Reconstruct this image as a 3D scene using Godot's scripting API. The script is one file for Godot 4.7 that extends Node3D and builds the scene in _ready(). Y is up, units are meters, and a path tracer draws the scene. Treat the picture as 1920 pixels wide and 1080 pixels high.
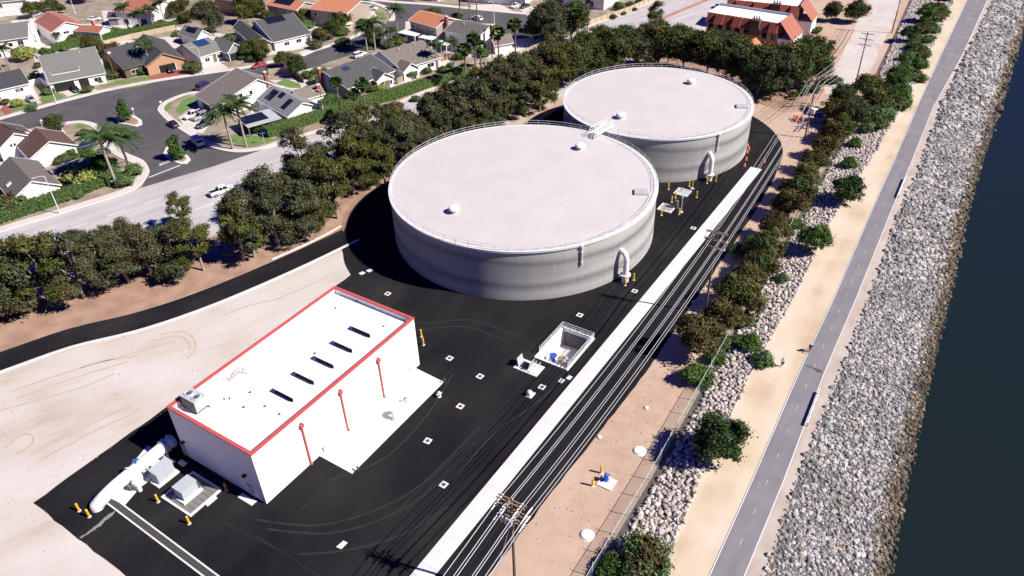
extends Node3D

# ---------------------------------------------------------------- mesh helpers
class MB:
	var v := PackedVector3Array()
	var n := PackedVector3Array()
	var c := PackedColorArray()
	var uv := PackedVector2Array()
	var col := Color(1, 1, 1)
	var hc := false
	func vert(p: Vector3, k: Vector3) -> void:
		v.append(p)
		n.append(k)
		if hc:
			c.append(col)
	func tri(a: Vector3, b: Vector3, d: Vector3) -> void:   # counter-clockwise seen from outside
		var k := (b - a).cross(d - a).normalized()
		vert(a, k)
		vert(d, k)
		vert(b, k)
	func quad(a: Vector3, b: Vector3, d: Vector3, e: Vector3) -> void:
		tri(a, b, d)
		tri(a, d, e)
	func quv(a: Vector3, b: Vector3, d: Vector3, e: Vector3, ua: Vector2, ub: Vector2) -> void:   # a-b along u, b-d along v
		quad(a, b, d, e)
		var q := [ua, Vector2(ub.x, ub.y), Vector2(ub.x, ua.y), ua, Vector2(ua.x, ub.y), Vector2(ub.x, ub.y)]
		for p in q:
			uv.append(p)
	func box(s: Vector3, at := Vector3.ZERO, b := Basis()) -> void:   # centred on at
		var x := b.x * s.x * 0.5
		var y := b.y * s.y * 0.5
		var z := b.z * s.z * 0.5
		quad(at - x - y + z, at + x - y + z, at + x + y + z, at - x + y + z)
		quad(at + x - y - z, at - x - y - z, at - x + y - z, at + x + y - z)
		quad(at + x - y + z, at + x - y - z, at + x + y - z, at + x + y + z)
		quad(at - x - y - z, at - x - y + z, at - x + y + z, at - x + y - z)
		quad(at - x + y + z, at + x + y + z, at + x + y - z, at - x + y - z)
		quad(at - x - y - z, at + x - y - z, at + x - y + z, at - x - y + z)
	func bar(a: Vector3, b: Vector3, w: float, h: float) -> void:   # box from a to b
		var d := (b - a)
		var l := d.length()
		if l < 0.0001:
			return
		d /= l
		var s := d.cross(Vector3.UP)
		if s.length() < 0.01:
			s = Vector3.RIGHT
		s = s.normalized()
		box(Vector3(l, h, w), (a + b) * 0.5, Basis(d, s.cross(d), s))
	func tube(a: Vector3, b: Vector3, ra: float, rb: float, k := 8, caps := true) -> void:
		var d := (b - a).normalized()
		var s := d.cross(Vector3.UP if absf(d.y) < 0.95 else Vector3.RIGHT).normalized()
		var t := s.cross(d)
		for i in k:
			var p := TAU * i / k
			var q := TAU * (i + 1) / k
			var e := s * cos(p) + t * sin(p)
			var g := s * cos(q) + t * sin(q)
			vert(a + e * ra, e)
			vert(b + g * rb, g)
			vert(b + e * rb, e)
			vert(a + e * ra, e)
			vert(a + g * ra, g)
			vert(b + g * rb, g)
			if caps:
				tri(b, b + e * rb, b + g * rb)
				tri(a, a + g * ra, a + e * ra)
	func path(pts: Array, r: float, k := 8) -> void:
		for i in pts.size() - 1:
			tube(pts[i], pts[i + 1], r, r, k, true)
			if i > 0:
				ball(pts[i], Vector3(r, r, r), k, 4)
	func ball(at: Vector3, r: Vector3, k := 8, m := 5) -> void:
		for j in m:
			var a := PI * j / m - PI / 2
			var b := PI * (j + 1) / m - PI / 2
			for i in k:
				var p := TAU * i / k
				var q := TAU * (i + 1) / k
				var e := [Vector3(cos(a) * cos(p), sin(a), cos(a) * sin(p)), Vector3(cos(b) * cos(p), sin(b), cos(b) * sin(p)), Vector3(cos(b) * cos(q), sin(b), cos(b) * sin(q)), Vector3(cos(a) * cos(q), sin(a), cos(a) * sin(q))]
				for w in [0, 2, 1, 0, 3, 2]:
					vert(at + e[w] * r, e[w])
	func lathe(pr: Array, k := 24, at := Vector3.ZERO) -> void:   # [radius, height] from bottom to top
		for j in pr.size() - 1:
			var r0: float = pr[j][0]
			var y0: float = pr[j][1]
			var r1: float = pr[j + 1][0]
			var y1: float = pr[j + 1][1]
			var nn := Vector2(y1 - y0, r0 - r1).normalized()
			for i in k:
				var p := TAU * i / k
				var q := TAU * (i + 1) / k
				var e := Vector3(cos(p), 0, sin(p))
				var g := Vector3(cos(q), 0, sin(q))
				var ne := e * nn.x + Vector3.UP * nn.y
				var ng := g * nn.x + Vector3.UP * nn.y
				var a := at + e * r0 + Vector3.UP * y0
				var b := at + g * r0 + Vector3.UP * y0
				var d := at + g * r1 + Vector3.UP * y1
				var f := at + e * r1 + Vector3.UP * y1
				vert(a, ne)
				vert(b, ng)
				vert(d, ng)
				vert(a, ne)
				vert(d, ng)
				vert(f, ne)
	func sheet(poly: PackedVector2Array, y: float) -> void:
		var ix := Geometry2D.triangulate_polygon(poly)
		for i in range(0, ix.size(), 3):
			var a := Vector3(poly[ix[i]].x, y, poly[ix[i]].y)
			var b := Vector3(poly[ix[i + 1]].x, y, poly[ix[i + 1]].y)
			var d := Vector3(poly[ix[i + 2]].x, y, poly[ix[i + 2]].y)
			if (b - a).cross(d - a).y < 0:
				tri(a, d, b)
			else:
				tri(a, b, d)
	func slab(poly: PackedVector2Array, y0: float, y1: float) -> void:
		sheet(poly, y1)
		var cw := Geometry2D.is_polygon_clockwise(poly)
		for i in poly.size():
			var p := poly[i]
			var q := poly[(i + 1) % poly.size()]
			var a := Vector3(p.x, y0, p.y)
			var b := Vector3(q.x, y0, q.y)
			if cw:
				quad(a, b, b + Vector3.UP * (y1 - y0), a + Vector3.UP * (y1 - y0))
			else:
				quad(b, a, a + Vector3.UP * (y1 - y0), b + Vector3.UP * (y1 - y0))
	func planar(yaw: float, tile: float) -> MB:   # ground-plane texture coordinates, turned to the surface's own direction
		uv.resize(v.size())
		var cy := cos(yaw) / tile
		var sy := sin(yaw) / tile
		for i in v.size():
			uv[i] = Vector2(v[i].x * cy - v[i].z * sy, v[i].x * sy + v[i].z * cy)
		return self
	func mesh() -> ArrayMesh:
		var ar := []
		ar.resize(Mesh.ARRAY_MAX)
		ar[Mesh.ARRAY_VERTEX] = v
		ar[Mesh.ARRAY_NORMAL] = n
		if hc:
			ar[Mesh.ARRAY_COLOR] = c
		if uv.size() == v.size() and uv.size() > 0:
			ar[Mesh.ARRAY_TEX_UV] = uv
		var m := ArrayMesh.new()
		m.add_surface_from_arrays(Mesh.PRIMITIVE_TRIANGLES, ar)
		return m

var M := {}
var counts := {}
var rng := RandomNumberGenerator.new()
const BY := 0.97899

func pv(a: Array) -> PackedVector2Array:
	var r := PackedVector2Array()
	for i in range(0, a.size(), 2):
		r.append(Vector2(a[i], a[i + 1]))
	return r
func v3(p: Vector2, y := 0.0) -> Vector3:
	return Vector3(p.x, y, p.y)
func rf(a: float, b: float) -> float:
	return rng.randf_range(a, b)
func numbered(s: String) -> String:
	var k: int = counts.get(s, -1) + 1
	counts[s] = k
	return s if k == 0 else "%s_%03d" % [s, k]
func inst(mesh: Mesh, called: String, m: Material, parent: Node) -> MeshInstance3D:
	var o := MeshInstance3D.new()
	o.mesh = mesh
	o.material_override = m
	o.name = called if parent != self else numbered(called)
	parent.add_child(o, true)
	return o
func put(b: MB, called: String, m: Material, parent: Node) -> MeshInstance3D:
	return inst(b.mesh(), called, m, parent)
func thing(called: String, label: String, cat: String, at := Vector3.ZERO, turn := 0.0, group := "") -> Node3D:
	var o := Node3D.new()
	o.name = numbered(called)
	add_child(o)
	o.position = at
	o.rotation.y = turn
	tag(o, label, cat, group)
	return o
func tag(o: Node, label: String, cat: String, group := "") -> void:
	o.set_meta("label", label)
	o.set_meta("category", cat)
	if group:
		o.set_meta("group", group)
func struct(b: MB, called: String, m: Material) -> MeshInstance3D:
	var o := put(b, called, m, self)
	o.set_meta("kind", "structure")
	return o
func copy(o: Node3D, at: Vector3, turn: float, label := "", group := "", s := 1.0) -> Node3D:
	var r: Node3D = o.duplicate()
	var base: String = o.name
	if base.length() > 4 and base[base.length() - 4] == "_" and base.right(3).is_valid_int():
		base = base.left(base.length() - 4)
	r.name = numbered(base)
	add_child(r)
	r.position = at
	r.rotation.y = turn
	r.scale = Vector3.ONE * s
	if label:
		r.set_meta("label", label)
	if group:
		r.set_meta("group", group)
	return r

# ---------------------------------------------------------------- materials
func ntex(seed: int, w: int, lay: Array, stops: Array, gain := 1.0) -> ImageTexture:
	var acc := PackedFloat32Array()
	acc.resize(w * w)
	for l in lay:   # [frequency, weight, octaves, stretch]
		var f := FastNoiseLite.new()
		f.seed = seed
		seed += 17
		f.frequency = l[0]
		f.fractal_octaves = l[2]
		f.noise_type = FastNoiseLite.TYPE_SIMPLEX_SMOOTH
		var sx := int(l[3]) if l.size() > 3 else 1   # stretched along x
		var im := f.get_seamless_image(w / sx, w, false, false, 0.12, true)
		if sx > 1:
			im.resize(w, w, Image.INTERPOLATE_CUBIC)
		im.convert(Image.FORMAT_L8)
		var d := im.get_data()
		var k: float = l[1] / 128.0
		for i in w * w:
			acc[i] += (d[i] - 128) * k
	var lut := PackedByteArray()
	for i in 256:
		var t := i / 255.0 * (stops.size() - 1)
		var j := mini(int(t), stops.size() - 2)
		var q: Color = stops[j].lerp(stops[j + 1], t - j).linear_to_srgb()
		lut.append(int(clampf(q.r, 0, 1) * 255))
		lut.append(int(clampf(q.g, 0, 1) * 255))
		lut.append(int(clampf(q.b, 0, 1) * 255))
	var o := PackedByteArray()
	o.resize(w * w * 3)
	for i in w * w:
		var x := clampi(int(127.5 + acc[i] * gain * 127.5), 0, 255) * 3
		var y := i * 3
		o[y] = lut[x]
		o[y + 1] = lut[x + 1]
		o[y + 2] = lut[x + 2]
	return ImageTexture.create_from_image(Image.create_from_data(w, w, false, Image.FORMAT_RGB8, o))
func mat(col: Color, rough := 0.9, metal := 0.0) -> StandardMaterial3D:
	var m := StandardMaterial3D.new()
	m.albedo_color = col.linear_to_srgb()
	m.roughness = rough
	m.metallic = metal
	return m
func tmat(t: Texture2D, tile: float, rough := 0.95) -> StandardMaterial3D:
	var m := StandardMaterial3D.new()
	m.albedo_texture = t
	m.roughness = rough
	m.uv1_triplanar = true
	m.uv1_world_triplanar = true
	m.uv1_scale = Vector3.ONE / tile
	return m
func vmat(rough := 0.85) -> StandardMaterial3D:
	var m := StandardMaterial3D.new()
	m.vertex_color_use_as_albedo = true
	m.roughness = rough
	return m
func C(r: float, g: float, b: float) -> Color:
	return Color(r, g, b)

func roof_tex(seed: int, base: Color, vary: float, rows: int, cols: int, dark: float) -> ImageTexture:
	var w := 256
	var im := Image.create(w, w, false, Image.FORMAT_RGB8)
	var r := RandomNumberGenerator.new()
	r.seed = seed
	var ch := w / rows
	var cw := w / cols
	for y in rows:
		for x in cols:
			var k := 1.0 + r.randf_range(-vary, vary)
			var q := Color(base.r * k, base.g * k * r.randf_range(0.97, 1.03), base.b * k)
			im.fill_rect(Rect2i(x * cw + (cw / 2 if y % 2 else 0), y * ch, cw, ch), q.linear_to_srgb())
		if y % 2:
			im.fill_rect(Rect2i(0, y * ch, cw / 2, ch), base.linear_to_srgb())
		im.fill_rect(Rect2i(0, y * ch, w, maxi(1, ch / 6)), Color(base.r * dark, base.g * dark, base.b * dark).linear_to_srgb())
	return ImageTexture.create_from_image(im)
func uvmat(t: Texture2D, s: float, rough := 0.9) -> StandardMaterial3D:
	var m := StandardMaterial3D.new()
	m.albedo_texture = t
	m.uv1_scale = Vector3(s, s, 1)
	m.roughness = rough
	return m

func make_materials() -> void:
	M.dirt = tmat(ntex(1, 1024, [[0.004, 0.5, 3], [0.03, 0.5, 3], [0.25, 0.45, 2]], [C(.37, .25, .18), C(.45, .325, .245), C(.50, .38, .30)]), 90)
	M.sand = uvmat(ntex(2, 1024, [[0.004, 0.8, 3], [0.012, 0.38, 4, 4], [0.06, 0.22, 3, 4], [0.3, 0.35, 2]], [C(.39, .32, .265), C(.485, .43, .385), C(.52, .485, .455), C(.55, .525, .50)]), 1.0)
	M.mulch = tmat(ntex(3, 1024, [[0.01, 0.5, 3], [0.3, 0.6, 2]], [C(.16, .09, .065), C(.33, .205, .15), C(.44, .31, .24)]), 50)
	M.asphalt = uvmat(ntex(4, 1024, [[0.004, 0.8, 4], [0.012, 0.4, 4, 6], [0.04, 0.2, 3, 8], [0.35, 0.3, 1]], [C(.0085, .0085, .0105), C(.0135, .013, .0155), C(.0175, .017, .019), C(.028, .0265, .028)]), 1.0, 0.92)
	M.asphalt.metallic_specular = 0.18
	M.road = uvmat(ntex(5, 1024, [[0.005, 0.5, 3], [0.02, 0.7, 3, 12], [0.35, 0.3, 1]], [C(.34, .32, .325), C(.42, .40, .405), C(.48, .46, .465)]), 1.0)
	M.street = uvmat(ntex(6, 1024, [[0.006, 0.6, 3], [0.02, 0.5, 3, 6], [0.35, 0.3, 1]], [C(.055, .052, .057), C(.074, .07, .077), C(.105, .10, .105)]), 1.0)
	M.path = uvmat(ntex(7, 1024, [[0.006, 0.6, 4], [0.02, 0.5, 3, 8], [0.35, 0.25, 1]], [C(.155, .148, .165), C(.195, .187, .205), C(.235, .225, .24)]), 1.0)
	M.walk = tmat(ntex(8, 512, [[0.01, 0.5, 3], [0.3, 0.5, 2]], [C(.46, .42, .38), C(.54, .50, .46), C(.60, .57, .53)]), 30)
	M.trail = uvmat(ntex(9, 1024, [[0.005, 0.7, 3], [0.012, 0.7, 4, 8], [0.3, 0.35, 2]], [C(.44, .33, .22), C(.55, .455, .34), C(.60, .52, .42)]), 1.0)
	M.rut = mat(C(.43, .345, .28), 1.0)
	M.washout = tmat(ntex(27, 256, [[0.05, 0.6, 3], [0.3, 0.8, 2]], [C(.03, .03, .03), C(.20, .20, .195), C(.36, .36, .35)]), 4)
	M.shoulder = uvmat(ntex(29, 512, [[0.01, 0.6, 3], [0.04, 0.4, 3, 4], [0.3, 0.4, 2]], [C(.30, .24, .21), C(.40, .34, .30), C(.47, .42, .38)]), 1.0)
	M.paving = tmat(ntex(28, 512, [[0.02, 0.5, 3], [0.2, 0.5, 2]], [C(.42, .38, .34), C(.52, .48, .44), C(.58, .55, .51)]), 25)
	M.grass = tmat(ntex(10, 512, [[0.02, 0.5, 3], [0.4, 0.7, 2]], [C(.06, .13, .03), C(.12, .195, .05), C(.18, .25, .08)]), 20)
	M.yard = tmat(ntex(11, 512, [[0.02, 0.7, 3], [0.3, 0.5, 2]], [C(.16, .13, .09), C(.26, .21, .16), C(.38, .33, .28)]), 40)
	M.bank = tmat(ntex(12, 512, [[0.02, 0.5, 3], [0.3, 0.6, 2]], [C(.06, .053, .047), C(.11, .098, .09), C(.18, .165, .15)]), 20)
	M.concrete = tmat(ntex(13, 512, [[0.01, 0.5, 3], [0.2, 0.4, 2]], [C(.52, .51, .50), C(.62, .61, .60), C(.70, .69, .68)]), 20)
	M.strip = tmat(ntex(14, 512, [[0.01, 0.5, 3], [0.2, 0.5, 2]], [C(.52, .515, .52), C(.59, .585, .59), C(.65, .645, .65)]), 14)
	M.tankroof = tmat(ntex(15, 1024, [[0.006, 0.6, 4], [0.04, 0.3, 3], [0.3, 0.15, 2]], [C(.465, .435, .43), C(.50, .475, .47), C(.535, .515, .51)]), 45)
	M.white = tmat(ntex(16, 512, [[0.01, 0.5, 3], [0.2, 0.4, 2]], [C(.76, .76, .76), C(.80, .80, .80), C(.84, .84, .84)]), 18)
	M.stucco = tmat(ntex(17, 512, [[0.02, 0.5, 3], [0.2, 0.5, 2]], [C(.74, .735, .73), C(.79, .785, .78), C(.83, .825, .82)]), 10)
	M.beige = tmat(ntex(18, 512, [[0.02, 0.5, 3], [0.2, 0.5, 2]], [C(.36, .28, .20), C(.45, .36, .27), C(.52, .43, .34)]), 10)
	M.tan = mat(C(.34, .28, .24))
	M.greywall = mat(C(.20, .20, .22))
	M.bluegrey = mat(C(.25, .27, .31))
	M.orangewall = mat(C(.48, .28, .18))
	M.salmon = mat(C(.52, .22, .15))
	M.whitepaint = mat(C(.80, .80, .80), 0.5)
	M.red = mat(C(.47, .085, .08), 0.6)
	M.redkerb = tmat(ntex(19, 256, [[0.05, 0.7, 3]], [C(.34, .10, .09), C(.48, .15, .13), C(.50, .30, .26)]), 12)
	M.brick = tmat(ntex(20, 256, [[0.2, 0.8, 2]], [C(.20, .06, .045), C(.28, .08, .06), C(.34, .13, .10)]), 4)
	M.steel = mat(C(.46, .47, .49), 0.5, 0.4)
	M.galv = mat(C(.62, .62, .64), 0.55)
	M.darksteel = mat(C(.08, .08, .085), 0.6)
	M.grating = tmat(ntex(21, 256, [[0.4, 0.8, 1]], [C(.09, .09, .09), C(.17, .165, .16), C(.24, .23, .22)]), 3)
	M.cabinet = mat(C(.40, .44, .48), 0.5)
	M.yellow = mat(C(.75, .42, .02), 0.6)
	M.blue = mat(C(.03, .10, .45), 0.5)
	M.tarp = mat(C(.03, .05, .22), 0.6)
	M.orange = mat(C(.75, .13, .02), 0.6)
	M.black = mat(C(.012, .012, .013), 0.6)
	M.glass = mat(C(.015, .018, .022), 0.08)
	M.solar = mat(C(.010, .012, .022), 0.18)
	M.solarblue = mat(C(.02, .045, .14), 0.18)
	M.cell = mat(C(.20, .22, .26), 0.4)
	M.timber = tmat(ntex(22, 256, [[0.1, 0.7, 3, 4]], [C(.07, .045, .03), C(.13, .09, .06), C(.20, .14, .10)]), 5)
	M.wood = tmat(ntex(23, 256, [[0.1, 0.7, 3, 4]], [C(.20, .13, .08), C(.30, .21, .14), C(.38, .28, .20)]), 6)
	M.insul = mat(C(.72, .74, .76), 0.3)
	M.wire = mat(C(.50, .50, .52), 0.5, 0.3)
	M.bark = tmat(ntex(24, 256, [[0.05, 0.7, 3]], [C(.12, .09, .07), C(.30, .25, .21), C(.46, .41, .37)]), 3)
	M.palmbark = tmat(ntex(25, 256, [[0.15, 0.7, 3]], [C(.10, .075, .055), C(.18, .14, .11), C(.27, .22, .18)]), 3)
	M.leaf = vmat(0.8)
	M.leaf.metallic_specular = 0.15
	M.seam = mat(C(.021, .0205, .022), 0.95)
	M.tyremark = tmat(ntex(26, 256, [[0.05, 0.6, 3], [0.3, 0.6, 1]], [C(.010, .010, .012), C(.0155, .015, .0165), C(.022, .021, .0225)]), 6)
	M.trench = tmat(ntex(30, 256, [[0.05, 0.4, 2], [0.4, 0.8, 1]], [C(.02, .02, .02), C(.05, .05, .05), C(.09, .088, .085)]), 3)
	M.core = mat(C(.055, .095, .03), 1.0)
	M.rock = vmat(0.9)
	M.tyre = mat(C(.012, .012, .012), 0.9)
	M.rim = mat(C(.40, .40, .42), 0.35, 0.6)
	M.lamp = mat(C(.75, .75, .72), 0.2)
	M.taillamp = mat(C(.35, .02, .02), 0.2)
	var mesh_green := mat(C(.16, .25, .20), 0.8)
	mesh_green.albedo_color.a = 0.24
	mesh_green.transparency = BaseMaterial3D.TRANSPARENCY_ALPHA
	M.chain = mesh_green
	M.water = mat(C(.0095, .0165, .0115), 0.06)
	var wf := FastNoiseLite.new()
	wf.seed = 5
	wf.frequency = 0.03
	wf.fractal_octaves = 4
	var wi := wf.get_seamless_image(512, 512)
	wi.bump_map_to_normal_map(1.2)
	M.water.normal_enabled = true
	M.water.normal_texture = ImageTexture.create_from_image(wi)
	M.water.normal_scale = 0.7
	M.water.uv1_triplanar = true
	M.water.uv1_world_triplanar = true
	M.water.uv1_scale = Vector3.ONE / 9.0
	M.tankwall = uvmat(tank_tex(), 1.0, 0.85)
	# roofs: courses along the slope
	M.r_grey = uvmat(roof_tex(1, C(.165, .165, .155), .16, 8, 8, .7), 0.4)
	M.r_dark = uvmat(roof_tex(2, C(.055, .055, .062), .2, 8, 8, .7), 0.4)
	M.r_charcoal = uvmat(roof_tex(3, C(.075, .075, .08), .2, 8, 8, .7), 0.4)
	M.r_taupe = uvmat(roof_tex(4, C(.17, .145, .13), .18, 8, 8, .7), 0.4)
	M.r_brown = uvmat(roof_tex(5, C(.105, .055, .045), .2, 8, 8, .7), 0.4)
	M.r_mixed = uvmat(roof_tex(6, C(.13, .115, .105), .2, 8, 8, .7), 0.4)
	M.r_red = uvmat(roof_tex(7, C(.34, .125, .09), .22, 8, 16, .55), 0.3)
	M.r_orange = uvmat(roof_tex(8, C(.49, .195, .105), .16, 8, 16, .6), 0.3)
	M.r_terra = uvmat(roof_tex(9, C(.29, .075, .05), .22, 8, 16, .5), 0.3)
	M.r_ribbed = uvmat(roof_tex(10, C(.22, .22, .23), .08, 4, 2, .35), 0.35)

func tank_tex() -> ImageTexture:   # weathered shotcrete: pour bands, lift lines, run-down streaks
	var w := 2048
	var h := 256
	var fa := FastNoiseLite.new()
	fa.seed = 31
	fa.frequency = 0.02
	fa.fractal_octaves = 3
	var fb := FastNoiseLite.new()
	fb.seed = 32
	fb.frequency = 0.05
	fb.fractal_octaves = 4
	var fc := FastNoiseLite.new()
	fc.seed = 33
	fc.frequency = 0.09
	fc.fractal_octaves = 2
	var im := Image.create(w, h, false, Image.FORMAT_RGB8)
	for y in h:
		var b := 0.0
		for x in w:
			if x % 1 == 0:
				var sh := fa.get_noise_2d(x * 0.10, y * 0.1) * 22.0
				var yy := y + sh
				b = fa.get_noise_2d(x * 0.03 + 300.0, yy * 0.45) * 0.34 + fb.get_noise_2d(x * 0.05, yy * 0.12 + 99.0) * 0.18
				b += -0.26 * exp(-pow((yy - 58.0) / 13.0, 2)) - 0.22 * exp(-pow((yy - 172.0) / 15.0, 2)) + 0.10 * exp(-pow((yy - 118.0) / 26.0, 2)) + 0.10 * exp(-pow((yy - 222.0) / 20.0, 2))
				b += fc.get_noise_2d(x * 1.1, y * 0.03) * 0.05 + fc.get_noise_2d(x * 3.0, y * 0.05 + 50.0) * 0.05
			var k := 0.345 * (1.0 + b)
			im.set_pixel(x, y, Color(k, k * 0.995, k * 1.0).linear_to_srgb())
	return ImageTexture.create_from_image(im)

# ---------------------------------------------------------------- scene
func _ready() -> void:
	rng.seed = 7
	var cam := Camera3D.new()
	cam.name = "camera"
	cam.fov = 41.05
	cam.far = 4000
	cam.transform = Transform3D(Basis(Vector3(.99943, -.02739, .0196), Vector3(.03368, .81285, -.5815), Vector3(0, .58183, .81331)), Vector3(0, 80, 0))
	add_child(cam)
	cam.current = true
	var env := Environment.new()
	env.background_mode = Environment.BG_SKY
	var sm := ProceduralSkyMaterial.new()
	sm.sky_top_color = Color(.07, .25, .90)
	sm.sky_horizon_color = Color(.36, .54, .95)
	sm.ground_horizon_color = Color(.55, .60, .66)
	sm.ground_bottom_color = Color(.20, .20, .20)
	sm.sun_angle_max = 0
	var sky := Sky.new()
	sky.sky_material = sm
	env.sky = sky
	env.background_energy_multiplier = 0.19
	env.tonemap_mode = Environment.TONE_MAPPER_LINEAR
	env.tonemap_exposure = 1.75
	env.sdfgi_enabled = true
	env.ssao_enabled = true
	env.ssil_enabled = true
	var we := WorldEnvironment.new()
	we.name = "world_environment"
	we.environment = env
	add_child(we)
	var sun := DirectionalLight3D.new()
	sun.name = "sun"
	sun.light_color = Color(1.0, .97, .925)
	sun.light_energy = 1.45
	sun.light_angular_distance = 0.5
	sun.shadow_enabled = true
	sun.directional_shadow_max_distance = 500
	add_child(sun)
	var az := deg_to_rad(160.3)   # shadows fall this way, 43 degrees of sun
	var el := deg_to_rad(43.0)
	sun.look_at_from_position(Vector3.ZERO, Vector3(cos(az) * cos(el), -sin(el), -sin(az) * cos(el)))
	make_materials()
	print("materials")
	ground()
	tanks()
	pump_building()
	pump_yard()
	pit()
	yard_bits()
	utility_poles()
	print("site")
	levee()
	print("levee")
	town()
	print("town")
	vegetation()
	print("vegetation")
	traffic()
	people()
	print("done")

var PIT := [8.17,-94.59,9.08,6.06]
var L_fence := pv([-72.5,69.1,-5.55,-30.49,1.75,-42.83,8.22,-53.41,17.33,-67.34,29.85,-87.62,41.22,-106.27,58.84,-134.44,73.13,-157.58,91.35,-187.08,114.14,-226.1,145.05,-280.01,179.97,-340.54,229.18,-427.72,619.68,-1008.67])
var L_rock := pv([-64.87,69.71,2.08,-29.88,9.67,-42.03,16.08,-52.44,23.44,-66.23,35.52,-86.23,47.77,-104.54,64.88,-132.3,81.04,-154.95,100.7,-183.84,125.08,-222.02,158.31,-274.68,195.06,-333.76,246.79,-418.68,637.3,-999.63])
var L_pl := pv([-59.28,69.88,7.66,-29.71,15.03,-41.84,21.44,-52.24,30.15,-65.94,42.58,-85.87,54.45,-104.16,71.73,-131.84,86.13,-154.56,104.23,-183.53,128.38,-221.69,162.18,-274.21,200.38,-332.99,253.63,-417.45,644.13,-998.4])
var L_pr := pv([-55.07,70,11.87,-29.59,19.43,-41.69,25.63,-52.08,34.37,-65.76,46.52,-85.67,58.35,-103.94,75.76,-131.57,90.16,-154.26,108.39,-183.17,134.8,-221.04,169.2,-273.35,207.71,-331.92,261.4,-416.04,651.91,-997])
var L_rip := pv([-53.45,70,13.49,-29.6,21.28,-41.71,28.05,-52.09,36.08,-65.81,49.14,-85.71,60.59,-104.01,77.56,-131.71,92.75,-154.37,110.42,-183.36,136.25,-221.34,171.45,-273.64,210.55,-332.2,264.81,-416.31,655.31,-997.26])
var L_water := pv([-36.45,69.35,30.49,-30.24,37.11,-42.8,43.17,-53.56,51.62,-67.74,64.16,-88.35,76.21,-107.27,93.68,-135.91,108.94,-159.36,129.19,-189.17,154.77,-228.53,191.09,-282.6,231.68,-343.11,289.52,-429.74,680.02,-1010.69])

func circle(c: Vector2, r: float, k := 64) -> PackedVector2Array:
	var p := PackedVector2Array()
	for i in k:
		p.append(c + Vector2(cos(TAU * i / k), sin(TAU * i / k)) * r)
	return p
func rect2(cx: float, cz: float, l: float, w: float, yaw := BY) -> PackedVector2Array:
	var u := Vector2(cos(yaw), -sin(yaw)) * l * 0.5
	var v := Vector2(sin(yaw), cos(yaw)) * w * 0.5
	var c := Vector2(cx, cz)
	return PackedVector2Array([c - u - v, c + u - v, c + u + v, c - u + v])
func holed(b: MB, poly: PackedVector2Array, y: float) -> void:   # a sheet with the pit cut out of it
	var hole := rect2(PIT[0], PIT[1], PIT[2] - 0.2, PIT[3] - 0.2)
	var x: float = PIT[0]
	for s in [-1, 1]:
		var half := PackedVector2Array([Vector2(x, -9000), Vector2(x + s * 9000, -9000), Vector2(x + s * 9000, 9000), Vector2(x, 9000)])
		for p in Geometry2D.intersect_polygons(poly, half):
			for q in Geometry2D.clip_polygons(p, hole):
				b.sheet(q, y)
func union(list: Array) -> PackedVector2Array:
	var r: PackedVector2Array = list[0]
	for i in range(1, list.size()):
		var best := r
		var ba := 0.0
		for q in Geometry2D.merge_polygons(r, list[i]):
			var a := 0.0
			for k in q.size():
				a += q[k].cross(q[(k + 1) % q.size()])
			if absf(a) > ba:
				ba = absf(a)
				best = q
		r = best
	return r
func rough_edge(p: PackedVector2Array, step: float, amp: float) -> PackedVector2Array:
	var r := PackedVector2Array()
	for i in p.size():
		var a := p[i]
		var b := p[(i + 1) % p.size()]
		var k := maxi(1, int(a.distance_to(b) / step))
		var n := (b - a).orthogonal().normalized()
		for j in k:
			r.append(a.lerp(b, float(j) / k) + n * (rf(-amp, amp) if j > 0 else 0.0))
	return r
func offset_line(p: PackedVector2Array, d: float) -> PackedVector2Array:
	var r := PackedVector2Array()
	for i in p.size():
		var t := (p[mini(i + 1, p.size() - 1)] - p[maxi(i - 1, 0)]).normalized()
		r.append(p[i] + Vector2(-t.y, t.x) * d)
	return r
func ribbon(p: PackedVector2Array, a: float, b: float) -> PackedVector2Array:
	var q := offset_line(p, a)
	var r := offset_line(p, b)
	r.reverse()
	q.append_array(r)
	return q
func flat(poly: PackedVector2Array, y: float, called: String, m: Material) -> MeshInstance3D:
	var b := MB.new()
	b.sheet(poly, y)
	if UVDIR.has(called):
		b.planar(UVDIR[called][0], UVDIR[called][1])
	return struct(b, called, m)
func raised(poly: PackedVector2Array, y: float, called: String, m: Material) -> MeshInstance3D:
	var b := MB.new()
	b.slab(poly, 0.0, y)
	return struct(b, called, m)
func smooth(p: PackedVector2Array, k := 4) -> PackedVector2Array:
	var r := PackedVector2Array()
	for i in p.size() - 1:
		for j in k:
			r.append(p[i].cubic_interpolate(p[i + 1], p[maxi(i - 1, 0)], p[mini(i + 2, p.size() - 1)], float(j) / k))
	r.append(p[p.size() - 1])
	return r

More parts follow.
